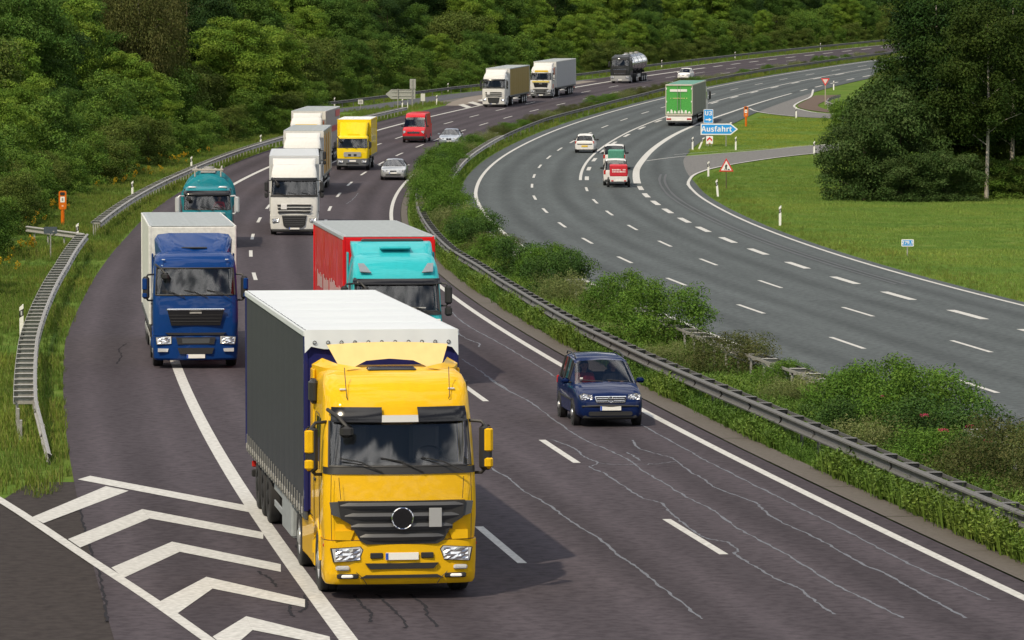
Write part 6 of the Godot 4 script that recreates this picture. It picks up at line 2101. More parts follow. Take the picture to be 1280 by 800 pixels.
func silver_tanker(t: Node3D) -> void:
	var c := paint("black truck paint", col(0.03, 0.033, 0.035))
	cab(t, MANCAB, [4, 6], -2.2, c, 0.09)
	bumper(t, [[0.25, 1.16, -0.04, 0.2], [0.30, 1.19, 0.0, 0.2], [0.62, 1.205, 0.03, 0.2], [0.94, 1.21, 0.01, 0.2]], mat("silver bumper", col(0.42, 0.43, 0.43), 0.35, 0.3))
	obj("grille", Geo.new().prism([[-0.80, 1.66], [0.80, 1.66], [0.70, 1.0], [-0.70, 1.0]], -0.05, 0.03), M_black(), t)
	obj("grille_bar", Geo.new().box(Vector3(0, 1.69, 0.03), Vector3(1.66, 0.055, 0.05), 0.015), M_chrome(), t)
	obj("grille_bar", Geo.new().box(Vector3(0, 1.2, 0.03), Vector3(1.5, 0.04, 0.05), 0.015), M_chrome(), t)
	lamp(t, "headlight", [[0.70, 0.66], [1.10, 0.64], [1.13, 0.86], [0.70, 0.88]], -0.12, 0.035)
	plate(t, 0.42, 0.045)
	wipers(t, MANCAB, [4, 6])
	mirror(t, -1.0, 1.40, 1.98, 2.62, -0.38, null)
	mirror(t, 1.0, 1.40, 1.98, 2.62, -0.38, null)
	steps(t, c)
	deflector(t, [[3.18, 1.02, -0.9, 0.3], [3.36, 1.0, -1.2, 0.3], [3.45, 0.95, -1.5, 0.3]], -2.1, c)
	chassis(t, -6.0, [-4.9], 0.49)
	tank(t, -2.7, -12.2, 2.35, 1.2, 1.12, mat("polished tank", col(0.55, 0.56, 0.55), 0.16, 0.95), M_chrome())
	var g := Geo.new()
	g.box(Vector3(0, 1.02, -9.5), Vector3(0.9, 0.25, 5.4))
	g.box(Vector3(0, 1.0, -5.5), Vector3(0.9, 0.2, 4.0))
	obj("trailer_frame", g, M_chassis(), t)
	for sx in [-1.0, 1.0]:
		for a in [-8.6, -9.9, -11.2]:
			wheel(t, Vector3(sx * 0.98, 0.48, a), 0.48, 0.40)
		obj("side_guard", Geo.new().box(Vector3(sx * 1.12, 0.78, -6.6), Vector3(0.06, 0.40, 1.8), 0.02), mats["silver bumper"], t)

func green_lorry(t: Node3D) -> void:
	var c := paint("white truck paint", Color())
	cab(t, DAFCAB, [4, 6], -2.25, c, 0.08)
	bumper(t, [[0.27, 1.15, -0.05, 0.16], [0.33, 1.19, 0.0, 0.16], [0.62, 1.205, 0.02, 0.16], [0.94, 1.21, 0.01, 0.16]], c)
	for sx in [-1.0, 1.0]:
		mirror(t, sx, 1.42, 2.0, 2.75, -0.36, null)
	chassis(t, -6.0, [-5.0], 0.49)
	var green := mat("green door", col(0.09, 0.40, 0.085), 0.45, 0.0, 0.0, true)
	var cream := mat("cream frame", col(0.58, 0.55, 0.46), 0.5, 0.0, 0.0, true)
	trailer(t, {"z0": -2.9, "len": 13.3, "y0": 1.1, "y1": 3.88, "front": cream, "side": mat("olive grey curtain", col(0.20, 0.205, 0.185), 0.5, 0.0, 0.0, true), "roof": mat("green roof", col(0.09, 0.25, 0.20), 0.6), "wave": 0.02, "axles": [-12.0, -13.3, -14.6], "rear": green, "post": cream, "rail": cream})
	var z := -16.22
	obj("rear_sill", Geo.new().box(Vector3(0, 1.06, z), Vector3(2.5, 0.16, 0.1), 0.02), cream, t)
	obj("rear_header", Geo.new().box(Vector3(0, 3.84, z), Vector3(2.5, 0.14, 0.1), 0.02), cream, t)
	obj("name_panel", Geo.new().box(Vector3(0.05, 3.34, z - 0.03), Vector3(1.6, 0.24, 0.015), 0.004), mat("pale print", col(0.72, 0.74, 0.68), 0.5), t)
	bars(t, "rear_lettering", 17, Vector3(-0.95, 2.62, z - 0.02), Vector3(0.115, 0, 0), Vector3(0.07, 0.11, 0.01), mat("yellow print", col(0.60, 0.58, 0.25), 0.5))
	for k in 7:
		obj("printed_rock", Geo.new().prism([[-1.1 + k * 0.33, 1.2], [-0.82 + k * 0.33, 1.2], [-0.88 + k * 0.33, 1.36 + 0.12 * (k % 3)], [-1.02 + k * 0.33, 1.42 + 0.1 * (k % 2)]], z - 0.035, z - 0.02), mats["pale print"], t)
	for sx in [-1.0, 1.0]:
		obj("hinge", Geo.new().box(Vector3(sx * 1.17, 2.3, z - 0.02), Vector3(0.08, 0.16, 0.04), 0.01), M_white(), t)
		obj("hinge", Geo.new().box(Vector3(sx * 1.17, 3.5, z - 0.02), Vector3(0.08, 0.16, 0.04), 0.01), M_white(), t)
		obj("locking_bar", Geo.new().cyl(Vector3(sx * 0.14, 1.2, z - 0.03), Vector3(sx * 0.14, 3.75, z - 0.03), 0.018, 6), M_steel(), t)
		obj("bumper_lamp", Geo.new().box(Vector3(sx * 0.95, 0.68, z - 0.03), Vector3(0.42, 0.14, 0.05), 0.02), M_red(), t)
	obj("rear_panel", Geo.new().box(Vector3(0, 0.70, z + 0.02), Vector3(2.4, 0.42, 0.06), 0.02), M_white(), t)
	obj("rear_plate", Geo.new().box(Vector3(0, 0.56, z - 0.025), Vector3(0.5, 0.12, 0.02)), M_plate(), t)
	obj("underrun_bar", Geo.new().box(Vector3(0, 0.40, z + 0.05), Vector3(2.3, 0.12, 0.08), 0.02), M_grey(), t)

# ------------------------------------------------------------------ trees, shrubs, grass
func foliage_mat(key: String) -> StandardMaterial3D:
	if mats.has(key):
		return mats[key]
	var m := StandardMaterial3D.new()
	m.resource_name = key
	m.vertex_color_use_as_albedo = true
	m.albedo_color = Color(1, 1, 1)
	m.roughness = 0.6
	m.metallic_specular = 0.15
	m.cull_mode = BaseMaterial3D.CULL_DISABLED
	m.backlight_enabled = true
	m.backlight = Color(0.45, 0.50, 0.20)
	mats[key] = m
	return m

func on_sphere(r: RandomNumberGenerator) -> Vector3:
	var z := r.randf_range(-1, 1)
	var a := r.randf() * TAU
	var q := sqrt(1.0 - z * z)
	return Vector3(q * cos(a), z, q * sin(a))

# leaves spread over clumps: [centre, radius]
func leaf_mesh(r: RandomNumberGenerator, clumps: Array, per: float, size: float, tones: Array, flat := 0.75, droop := 0.0, slim := 0.55) -> ArrayMesh:
	var v := PackedVector3Array()
	var c := PackedColorArray()
	var idx := PackedInt32Array()
	for cl in clumps:
		var cen: Vector3 = cl[0]
		var rad: float = cl[1]
		var tone: Color = tones[r.randi() % tones.size()]
		tone = tone * r.randf_range(0.78, 1.22)
		tone.r *= 1.05
		var n := int(per * rad * rad)
		for i in n:
			var d := on_sphere(r)
			if d.y < -0.3 and r.randf() < 0.6:
				d.y = -d.y
			var k := pow(r.randf(), 0.45)
			var p := cen + Vector3(d.x, d.y * flat, d.z) * rad * k
			if droop > 0.0:
				p.y -= droop * r.randf() * r.randf() * 2.2
			var s := size * r.randf_range(0.65, 1.3)
			var nrm := (d + on_sphere(r) * 0.9 + Vector3(0, 0.35, 0)).normalized()
			var ax := on_sphere(r)
			if droop > 0.0:
				ax = (Vector3(0, -1, 0) + ax * 0.35).normalized()
			ax = (ax - nrm * ax.dot(nrm))
			if ax.length_squared() < 0.01:
				continue
			ax = ax.normalized()
			var bx := nrm.cross(ax) * s * slim * 0.5
			ax *= s * 0.5
			var b := v.size()
			var fold := nrm * s * 0.12
			v.append(p - ax)
			v.append(p + bx + fold)
			v.append(p + ax)
			v.append(p - bx + fold)
			idx.append_array([b, b + 1, b + 2, b, b + 2, b + 3])
			var q := r.randf_range(0.8, 1.22)
			var cc := Color(tone.r * q * r.randf_range(0.92, 1.08), tone.g * q, tone.b * q, 1)
			c.append(cc)
			c.append(cc)
			c.append(cc)
			c.append(cc)
	var arr := []
	arr.resize(Mesh.ARRAY_MAX)
	arr[Mesh.ARRAY_VERTEX] = v
	arr[Mesh.ARRAY_COLOR] = c
	arr[Mesh.ARRAY_INDEX] = idx
	var m := ArrayMesh.new()
	m.add_surface_from_arrays(Mesh.PRIMITIVE_TRIANGLES, arr)
	return m

func crown_clumps(r: RandomNumberGenerator, w: float, h0: float, h1: float, lobes: int, per_lobe: int, clump: float) -> Array:
	var out := []
	var cy := (h0 + h1) * 0.5
	var hy := (h1 - h0) * 0.5
	for i in lobes:
		var f := (i + 0.5) / lobes
		var y := lerpf(-0.8, 0.85, f)
		var a := i * 2.4 + r.randf_range(-0.5, 0.5)
		var q := sqrt(maxf(0.05, 1.0 - y * y * 0.8)) * r.randf_range(0.42, 0.80)
		var lc := Vector3(cos(a) * q * w * 0.5, cy + y * hy * 0.82, sin(a) * q * w * 0.5)
		var lr := w * r.randf_range(0.15, 0.23)
		for k in per_lobe:
			var d := on_sphere(r)
			d.y = absf(d.y) * 0.9 - 0.25
			out.append([lc + Vector3(d.x, d.y * 0.8, d.z) * lr, clump * r.randf_range(0.7, 1.25)])
	return out

func bushy(r: RandomNumberGenerator, w: float, h: float, lobes: int, per_lobe: int, clump: float) -> Array:   # leafy down to the ground
	var out := crown_clumps(r, w, 0.0, h, lobes, per_lobe, clump)
	for i in 22:
		var a := i * 2.4
		var q := w * (0.44 if i < 14 else 0.24) * r.randf_range(0.85, 1.05)
		out.append([Vector3(cos(a) * q, clump * r.randf_range(0.35, 0.9), sin(a) * q), clump * r.randf_range(0.75, 1.15)])
	return out

func limb_mesh(r: RandomNumberGenerator, h: float, rad: float, w: float, limbs: int, first: float) -> ArrayMesh:
	var g := Geo.new()
	var pts := []
	var bend := Vector3(r.randf_range(-0.25, 0.25), 0, r.randf_range(-0.25, 0.25))
	var rings := []
	for i in 7:
		var f := i / 6.0
		var c := Vector3(0, f * h - 0.3, 0) + bend * sin(f * 3.0)
		var rr := rad * (1.25 if i == 0 else 1.0) * (1.0 - f * 0.8)
		var ring := PackedVector3Array()
		for k in 9:
			var a := TAU * k / 9.0
			ring.append(c + Vector3(cos(a), 0, sin(a)) * rr * (1.0 + 0.08 * sin(k * 2.3 + i)))
		rings.append(ring)
		pts.append(c)
	g.loft(rings, true, true, true)
	for i in limbs:
		var f := lerpf(first, 0.9, (i + 0.5) / limbs)
		var a: Vector3 = Vector3(0, f * h - 0.3, 0) + bend * sin(f * 3.0)
		var an := i * 2.4
		var l := w * 0.42 * (1.1 - f * 0.5)
		var m := a + Vector3(cos(an) * l * 0.5, l * 0.35, sin(an) * l * 0.5)
		var e := a + Vector3(cos(an + 0.2) * l, l * 0.55, sin(an + 0.2) * l)
		g.cyl(a, m, rad * 0.36 * (1.1 - f), 6, rad * 0.25 * (1.1 - f), false)
		g.cyl(m, e, rad * 0.25 * (1.1 - f), 6, rad * 0.08, false)
	return g.mesh(50)

var kinds := {}
func make_kind(key: String, called: String, label: String, category: String, group: String, crown: ArrayMesh, wood: ArrayMesh, bark: Material, wood_name := "trunk", leaf_name := "crown") -> void:
	kinds[key] = {"called": called, "label": label, "category": category, "group": group, "crown": crown, "wood": wood, "bark": bark, "wood_name": wood_name, "leaf_name": leaf_name}

func plant(key: String, at: Vector3, size: float, tall: float, turn: float, label := "") -> Node3D:
	var k: Dictionary = kinds[key]
	var t := thing(k.called, label if label != "" else k.label, k.category, Transform3D(Basis(Vector3.UP, turn).scaled(Vector3(size, size * tall, size)), at), k.group)
	put(k.wood_name, k.wood, k.bark, t)
	put(k.leaf_name, k.crown, foliage_mat("leaves"), t)
	return t

func build_kinds() -> void:
	var r := RandomNumberGenerator.new()
	var bark := mat("bark", col(0.09, 0.07, 0.05), 0.9, 0.0, 0.0, true)
	var birch := mat("birch bark", col(0.42, 0.39, 0.34), 0.8, 0.0, 0.0, true)
	var G1 := "trees of the wood on the embankment"
	# each about 13 m tall at size 1
	r.seed = 101
	make_kind("ash", "broadleaf_tree", "mid green broadleaf tree in the wood on the embankment", "tree", G1, leaf_mesh(r, crown_clumps(r, 8.6, 2.0, 13.0, 20, 9, 1.05), 215, 0.21, [Color(0.064, 0.130, 0.026), Color(0.078, 0.146, 0.030), Color(0.052, 0.112, 0.024)]), limb_mesh(r, 11.5, 0.20, 8.0, 10, 0.2), bark)
	r.seed = 102
	make_kind("maple", "maple_tree", "bright yellow green rounded tree in the wood on the embankment", "tree", G1, leaf_mesh(r, crown_clumps(r, 9.4, 1.0, 13.0, 20, 10, 1.1), 205, 0.22, [Color(0.125, 0.215, 0.030), Color(0.150, 0.235, 0.036), Color(0.100, 0.185, 0.028)], 0.6), limb_mesh(r, 11.0, 0.22, 8.6, 10, 0.2), bark)
	r.seed = 103
	make_kind("alder", "dark_tree", "dark green dense tree in the wood on the embankment", "tree", G1, leaf_mesh(r, crown_clumps(r, 7.6, 1.2, 13.0, 20, 9, 1.0), 225, 0.20, [Color(0.030, 0.064, 0.018), Color(0.040, 0.078, 0.020), Color(0.032, 0.068, 0.024)]), limb_mesh(r, 11.5, 0.20, 7.0, 10, 0.2), bark)
	r.seed = 104
	make_kind("birch", "weeping_birch", "weeping birch with pale trunk and hanging olive twigs in the wood on the embankment", "tree", G1, leaf_mesh(r, crown_clumps(r, 7.2, 3.0, 13.0, 16, 9, 0.85), 300, 0.24, [Color(0.090, 0.104, 0.034), Color(0.104, 0.112, 0.042), Color(0.076, 0.094, 0.030)], 1.1, 1.9, 0.32), limb_mesh(r, 12.4, 0.15, 6.4, 12, 0.3), birch)
	r.seed = 105
	make_kind("hazel", "olive_shrub", "tall olive brown shrub below the wood on the embankment", "shrub", "shrubs on the embankment", leaf_mesh(r, bushy(r, 6.4, 6.4, 11, 9, 0.9), 170, 0.20, [Color(0.082, 0.125, 0.028), Color(0.098, 0.138, 0.034), Color(0.070, 0.112, 0.026)]), limb_mesh(r, 5.0, 0.10, 5.6, 9, 0.05), bark, "stems", "foliage")
	r.seed = 106
	make_kind("dogwood", "green_shrub", "fresh green rounded shrub below the wood on the embankment", "shrub", "shrubs on the embankment", leaf_mesh(r, bushy(r, 5.6, 5.2, 10, 9, 0.85), 170, 0.19, [Color(0.090, 0.168, 0.029), Color(0.109, 0.188, 0.035), Color(0.074, 0.147, 0.029)]), limb_mesh(r, 4.0, 0.10, 5.0, 9, 0.05), bark, "stems", "foliage")
	r.seed = 107
	make_kind("willow", "willow_bush", "grey green willow bush at the corner of the dark copse", "shrub", "bushes at the copse", leaf_mesh(r, bushy(r, 5.2, 5.6, 12, 9, 0.75), 300, 0.19, [Color(0.052, 0.094, 0.028), Color(0.066, 0.108, 0.036), Color(0.044, 0.082, 0.024)], 0.85, 0.0, 0.5), limb_mesh(r, 4.0, 0.10, 4.6, 9, 0.05), bark, "stems", "foliage")
	r.seed = 108
	make_kind("copse", "copse_tree", "dark green broadleaf tree of the copse beyond the lawn", "tree", "trees of the copse beyond the lawn", leaf_mesh(r, crown_clumps(r, 8.0, 1.0, 14.0, 22, 9, 1.0), 230, 0.20, [Color(0.022, 0.050, 0.013), Color(0.029, 0.060, 0.015), Color(0.024, 0.053, 0.017), Color(0.034, 0.064, 0.015)]), limb_mesh(r, 12.0, 0.17, 7.0, 10, 0.25), birch)  # dark green leaves, lowered further to paint in the lens vignetting
	r.seed = 109
	make_kind("copse2", "copse_tree", "olive green broadleaf tree of the copse beyond the lawn", "tree", "trees of the copse beyond the lawn", leaf_mesh(r, crown_clumps(r, 7.4, 2.6, 14.0, 20, 9, 1.0), 230, 0.20, [Color(0.036, 0.062, 0.014), Color(0.043, 0.070, 0.016), Color(0.030, 0.055, 0.013)]), limb_mesh(r, 12.0, 0.15, 6.6, 9, 0.3), birch)  # olive leaves, likewise darkened to carry the vignetting
	# median shrubs, about 2.6 m wide and 1.5 m tall at size 1
	var med := "shrubs planted along the median"
	r.seed = 201
	make_kind("privet", "median_shrub", "dense mid green shrub on the median", "shrub", med, leaf_mesh(r, bushy(r, 2.5, 1.5, 12, 8, 0.32), 1050, 0.075, [Color(0.078, 0.158, 0.026), Color(0.096, 0.180, 0.032), Color(0.065, 0.135, 0.026)], 0.9, 0.0, 0.4), limb_mesh(r, 1.1, 0.03, 2.2, 9, 0.05), bark, "stems", "foliage")
	r.seed = 202
	make_kind("broom", "median_shrub", "pale silvery green loose shrub on the median", "shrub", med, leaf_mesh(r, bushy(r, 2.4, 1.2, 12, 7, 0.32), 900, 0.075, [Color(0.147, 0.188, 0.072), Color(0.171, 0.203, 0.087), Color(0.124, 0.165, 0.058)], 1.2, 0.0, 0.3), limb_mesh(r, 0.9, 0.03, 2.0, 9, 0.05), bark, "stems", "foliage")
	r.seed = 203
	make_kind("thorn", "median_shrub", "dark glossy green shrub on the median", "shrub", med, leaf_mesh(r, bushy(r, 2.5, 1.4, 12, 8, 0.32), 1050, 0.072, [Color(0.046, 0.099, 0.023), Color(0.059, 0.114, 0.029), Color(0.043, 0.090, 0.026)], 0.9), limb_mesh(r, 1.0, 0.03, 2.2, 9, 0.05), bark, "stems", "foliage")
	r.seed = 204
	make_kind("heath", "median_shrub", "brownish olive shrub on the median", "shrub", med, leaf_mesh(r, bushy(r, 2.5, 1.25, 12, 8, 0.32), 1050, 0.066, [Color(0.078, 0.100, 0.034), Color(0.068, 0.092, 0.032), Color(0.092, 0.102, 0.042)], 1.0, 0.0, 0.35), limb_mesh(r, 0.9, 0.03, 2.2, 9, 0.05), bark, "stems", "foliage")

func build_plants() -> void:
	build_kinds()
	var r := RandomNumberGenerator.new()
	r.seed = 77
	# the wood on the embankment, row by row
	var n := 0
	for row in 5:
		var s := 150.0
		while s < 760.0:
			var gap: float = [6.0, 7.5, 9.0, 9.0, 10.0][row]
			s += gap * r.randf_range(0.75, 1.25)
			var u: float = bank_start(s) - [1.6, 5.0, 10.0, 17.0, 25.0][row] + r.randf_range(-1.2, 1.2)
			var at := G(s, u)
			if at.x < at.z * 0.1204 - 5.0:
				continue
			if row >= 3 and s < 230.0:
				continue
			var key := ""
			var size := 1.0
			match row:
				0:
					key = ["hazel", "dogwood", "hazel", "dogwood"][r.randi() % 4]
					size = r.randf_range(0.36, 0.60)
					if s > 380.0 and s < 470.0 and r.randf() < 0.5:
						continue
				1:
					key = ["hazel", "dogwood", "ash", "maple"][r.randi() % 4]
					size = r.randf_range(0.8, 1.05) if key in ["hazel", "dogwood"] else r.randf_range(0.42, 0.55)
				2:
					key = ["ash", "maple", "alder", "ash", "hazel"][r.randi() % 5]
					size = r.randf_range(0.62, 0.85) if key != "hazel" else 1.2
				3:
					key = ["ash", "alder", "birch", "alder", "maple"][r.randi() % 5]
					size = r.randf_range(0.9, 1.15)
				_:
					key = ["alder", "ash", "alder", "birch"][r.randi() % 4]
					size = r.randf_range(1.15, 1.4)
			var zone := "above the ladder guardrail" if s < 212.0 else ("above the orange emergency phone" if s < 262.0 else ("above the long shoulder guardrail" if s < 400.0 else ("behind the exit ramp" if s < 520.0 else "along the distant bend")))
			var look: String = {"ash": "mid green broadleaf tree", "maple": "bright yellow green rounded tree", "alder": "dark green dense tree", "birch": "weeping birch", "hazel": "olive green shrub", "dogwood": "fresh green rounded shrub"}[key]
			plant(key, at - Vector3(0, 0.15, 0), size, r.randf_range(0.9, 1.15), r.randf() * TAU, look + [" at the foot of the bank ", " low on the bank ", " halfway up the bank ", " high on the bank ", " at the back of the wood "][row] + zone)
			n += 1
	for b in [[383, -20.5, "maple", 0.74], [372, -22.0, "maple", 0.82], [393, -23.5, "maple", 0.78], [362, -28.0, "birch", 1.1], [374, -31.5, "birch", 1.2], [350, -26.5, "birch", 1.0], [392, -30.0, "alder", 1.0], [330, -24.0, "maple", 0.6]]:
		plant(b[2], G(b[0], b[1], -0.15), b[3], 1.0, r.randf() * TAU)
	for b in [[372, -17.6, 0.5], [379, -18.4, 0.62], [386, -18.0, 0.6], [392, -18.8, 0.68], [398, -19.2, 0.6], [376, -22.0, 0.9], [385, -22.6, 0.95], [394, -23.4, 0.9], [402, -22.8, 0.62], [368, -20.4, 0.75]]:
		plant("dogwood" if int(b[0]) % 2 == 0 else "hazel", G(b[0], b[1], -0.1), b[2], 1.0, r.randf() * TAU, "bush crowding the guardrail before the small white sign back")
	# the copse beyond the lawn and the hedge along the far ramps
	var spots := []
	for k in 13:
		spots.append([267.0 + k * 0.5 + r.randf_range(-1.0, 1.0), 28.0 + k * 1.6 + r.randf_range(-0.6, 0.6), 4])
	for k in 14:
		spots.append([281.0 + (k % 2) * 8.0 + r.randf_range(-2.0, 2.0), 30.5 + k * 1.7 + r.randf_range(-0.6, 0.6), 5])
	for k in 9:
		spots.append([268.0 + k * 0.8 + r.randf_range(-1.5, 1.5), 31.5 + k * 2.2 + r.randf_range(-0.8, 0.8), 0])
	for row in 4:
		for k in 7:
			var s := 276.0 + row * 9.0 + r.randf_range(-2.5, 2.5) + k * 1.5
			var v := 31.0 + row * 2.6 + k * 4.4 + r.randf_range(-1.2, 1.2)
			spots.append([s, v, 1])
	for k in 14:
		spots.append([445.0 + k * 16.0 + r.randf_range(-4, 4), 27.0 - minf(k * 0.55, 5.0) + r.randf_range(-1, 1), 2])
		spots.append([440.0 + k * 16.0 + r.randf_range(-4, 4), 33.0 - minf(k * 0.4, 4.0) + r.randf_range(-1, 1), 3])
	for p in spots:
		var u := ur(p[0], p[1])
		var at := G(p[0], u, -0.15)
		if at.x > -at.z * 0.1204 + 6.0:
			continue
		match p[2]:
			0:
				if r.randf() < 0.55:
					plant("dogwood", at, r.randf_range(0.4, 0.62), 0.9, r.randf() * TAU, "low dark green shrub under the copse trees")
				else:
					plant("copse2", at, r.randf_range(0.9, 1.05), 1.05, r.randf() * TAU)
			5:
				plant("hazel" if r.randf() < 0.5 else "dogwood", at, r.randf_range(0.7, 0.95), r.randf_range(0.9, 1.1), r.randf() * TAU, "tall shrub filling the gaps between the copse trunks")
			4:
				plant("dogwood" if r.randf() < 0.6 else "hazel", at, r.randf_range(0.42, 0.68), r.randf_range(0.7, 0.95), r.randf() * TAU, "low dark green shrub under the copse trees")
			1:
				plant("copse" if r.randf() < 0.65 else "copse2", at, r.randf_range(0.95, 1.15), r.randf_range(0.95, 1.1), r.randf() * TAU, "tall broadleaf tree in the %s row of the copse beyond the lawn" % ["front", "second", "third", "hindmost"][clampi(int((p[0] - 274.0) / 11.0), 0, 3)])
				if r.randf() < 0.6:
					plant("dogwood" if r.randf() < 0.5 else "hazel", G(p[0] - 2.5, u + r.randf_range(-1.5, 1.5), -0.1), r.randf_range(0.5, 0.8), 1.0, r.randf() * TAU, "undergrowth shrub between the trunks of the copse")
			2:
				plant("hazel", at, r.randf_range(0.55, 0.85), 1.0, r.randf() * TAU, "roadside shrub along the far entry ramp")
			3:
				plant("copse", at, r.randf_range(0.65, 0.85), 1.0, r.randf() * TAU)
	for b in [[265, 24.0, 0.95, 1.0], [267.5, 26.6, 1.1, 1.05], [274, 26.4, 1.2, 1.1], [282, 28.0, 1.35, 1.1], [263.5, 26.8, 0.7, 0.8], [264, 29.2, 0.75, 0.8]]:
		plant("willow", G(b[0], ur(b[0], b[1]), -0.1), b[2], b[3], r.randf() * TAU)
	for b in [[392, 26.0, 0.55], [398, 28.4, 0.7], [380, 28.6, 0.6], [410, 27.0, 0.45]]:
		plant("dogwood", G(b[0], ur(b[0], b[1]), -0.1), b[2], 1.0, r.randf() * TAU, "green bush on the island between the ramps")

	# median
	for b in [[142.5, 4.1, "privet", 1.22, 1.0], [131, 4.0, "privet", 1.42, 0.92], [136, 3.0, "broom", 0.6, 0.8], [178, 3.9, "thorn", 1.15, 0.95], [170, 4.3, "privet", 1.1, 1.0], [163, 4.0, "thorn", 1.2, 1.0], [156, 3.4, "broom", 0.95, 1.0], [150, 4.4, "broom", 0.9, 0.95], [186, 3.3, "privet", 1.0, 0.95], [194, 3.8, "heath", 1.05, 0.9], [203, 3.4, "thorn", 1.15, 1.0], [211, 3.6, "privet", 1.1, 1.0], [219, 2.9, "broom", 1.1, 1.05], [228, 2.9, "privet", 1.3, 1.0], [236, 2.4, "broom", 0.9, 1.0], [243, 2.7, "privet", 1.35, 1.0], [253, 2.6, "privet", 1.3, 1.02], [264, 2.4, "privet", 1.35, 1.0], [274, 1.9, "broom", 1.05, 1.0], [283, 2.2, "privet", 1.3, 1.0], [293, 2.0, "thorn", 1.1, 1.1], [303, 1.6, "privet", 1.2, 1.0], [313, 1.8, "privet", 1.25, 0.95], [323, 1.6, "privet", 1.15, 0.9], [334, 1.5, "broom", 1.05, 0.9], [345, 1.6, "privet", 1.0, 0.9], [358, 1.5, "broom", 1.0, 0.9], [372, 1.3, "heath", 1.0, 0.9],
		[118, 4.1, "heath", 1.2, 0.85], [112.5, 4.7, "privet", 0.75, 0.8], [107.5, 3.9, "broom", 0.8, 0.85], [103.5, 4.6, "privet", 0.95, 0.85], [99.0, 4.5, "privet", 1.25, 0.92], [95.5, 4.8, "privet", 1.25, 0.92], [92.5, 4.4, "thorn", 1.1, 0.85], [97.0, 3.3, "thorn", 0.9, 0.8], [93.0, 3.3, "broom", 0.95, 0.8], [89.0, 3.5, "privet", 0.9, 0.72], [88.0, 4.9, "thorn", 0.9, 0.8], [85.0, 4.2, "heath", 1.2, 0.95], [81.0, 4.4, "heath", 1.2, 0.9], [124, 3.2, "broom", 0.65, 0.85]]:
		var where := " beside the pink roses" if b[0] < 100.0 else (" across from the dark blue people carrier" if b[0] < 128.0 else (" in the pair of round bushes" if b[0] < 148.0 else (" beside the turquoise lorry" if b[0] < 215.0 else (" on the narrow bend before the silver saloon" if b[0] < 300.0 else " beside the red van"))))
		plant(b[2], P(b[0], b[1], -0.08), b[3], b[4], r.randf() * TAU, kinds[b[2]].label + where)
	var s := 384.0
	while s < 640.0:
		plant(["privet", "broom", "privet", "heath"][r.randi() % 4], Q(s, -3.4 + r.randf_range(-0.5, 0.4), true, -0.1), r.randf_range(0.8, 1.15), r.randf_range(0.6, 0.85), r.randf() * TAU)
		s += r.randf_range(6.0, 10.5)

# ------------------------------------------------------------------ grass and weeds
func tuft_mesh(seed_: int, blades: int, h: float, spread: float, wide: float, tones: Array, leafy := false) -> ArrayMesh:
	var r := RandomNumberGenerator.new()
	r.seed = seed_
	var v := PackedVector3Array()
	var c := PackedColorArray()
	for i in blades:
		var a := r.randf() * TAU
		var root := Vector3(cos(a), 0, sin(a)) * spread * sqrt(r.randf())
		var lean := Vector3(r.randf_range(-1, 1), 0, r.randf_range(-1, 1)) * 0.42
		var hh := h * r.randf_range(0.55, 1.15)
		var side := Vector3(cos(a * 3.1), 0, sin(a * 3.1)) * wide * 0.5
		var mid := root + lean * hh * 0.35 + Vector3(0, hh * 0.6, 0)
		var tip := root + lean * hh + Vector3(0, hh, 0)
		var tone: Color = tones[r.randi() % tones.size()] * r.randf_range(0.8, 1.2)
		for p in [root - side * 0.6, mid - side, mid + side, root - side * 0.6, mid + side, root + side * 0.6, mid - side, tip, mid + side]:
			v.append(p)
			c.append(tone)
		if leafy:
			for k in 3:
				var q := root.lerp(tip, r.randf_range(0.35, 0.95))
				var d := Vector3(r.randf_range(-1, 1), r.randf_range(-0.2, 0.6), r.randf_range(-1, 1)).normalized() * wide * 3.2
				var e := d.cross(Vector3.UP).normalized() * wide * 1.1
				for p in [q, q + d * 0.5 + e, q + d, q, q + d, q + d * 0.5 - e]:
					v.append(p)
					c.append(tone)
	var arr := []
	arr.resize(Mesh.ARRAY_MAX)
	arr[Mesh.ARRAY_VERTEX] = v
	arr[Mesh.ARRAY_COLOR] = c
	var m := ArrayMesh.new()
	m.add_surface_from_arrays(Mesh.PRIMITIVE_TRIANGLES, arr)
	return m

func scatter(called: String, label: String, category: String, mesh: ArrayMesh, xfs: Array, tints: Array) -> void:
	var mm := MultiMesh.new()
	mm.transform_format = MultiMesh.TRANSFORM_3D
	mm.use_colors = true
	mm.mesh = mesh
	mm.instance_count = xfs.size()
	for i in xfs.size():
		mm.set_instance_transform(i, xfs[i])
		mm.set_instance_color(i, tints[i])
	var o := MultiMeshInstance3D.new()
	o.name = numbered(called)
	o.multimesh = mm
	o.material_override = foliage_mat("leaves")
	add_child(o)
	tag(o, label, category, "", "stuff")

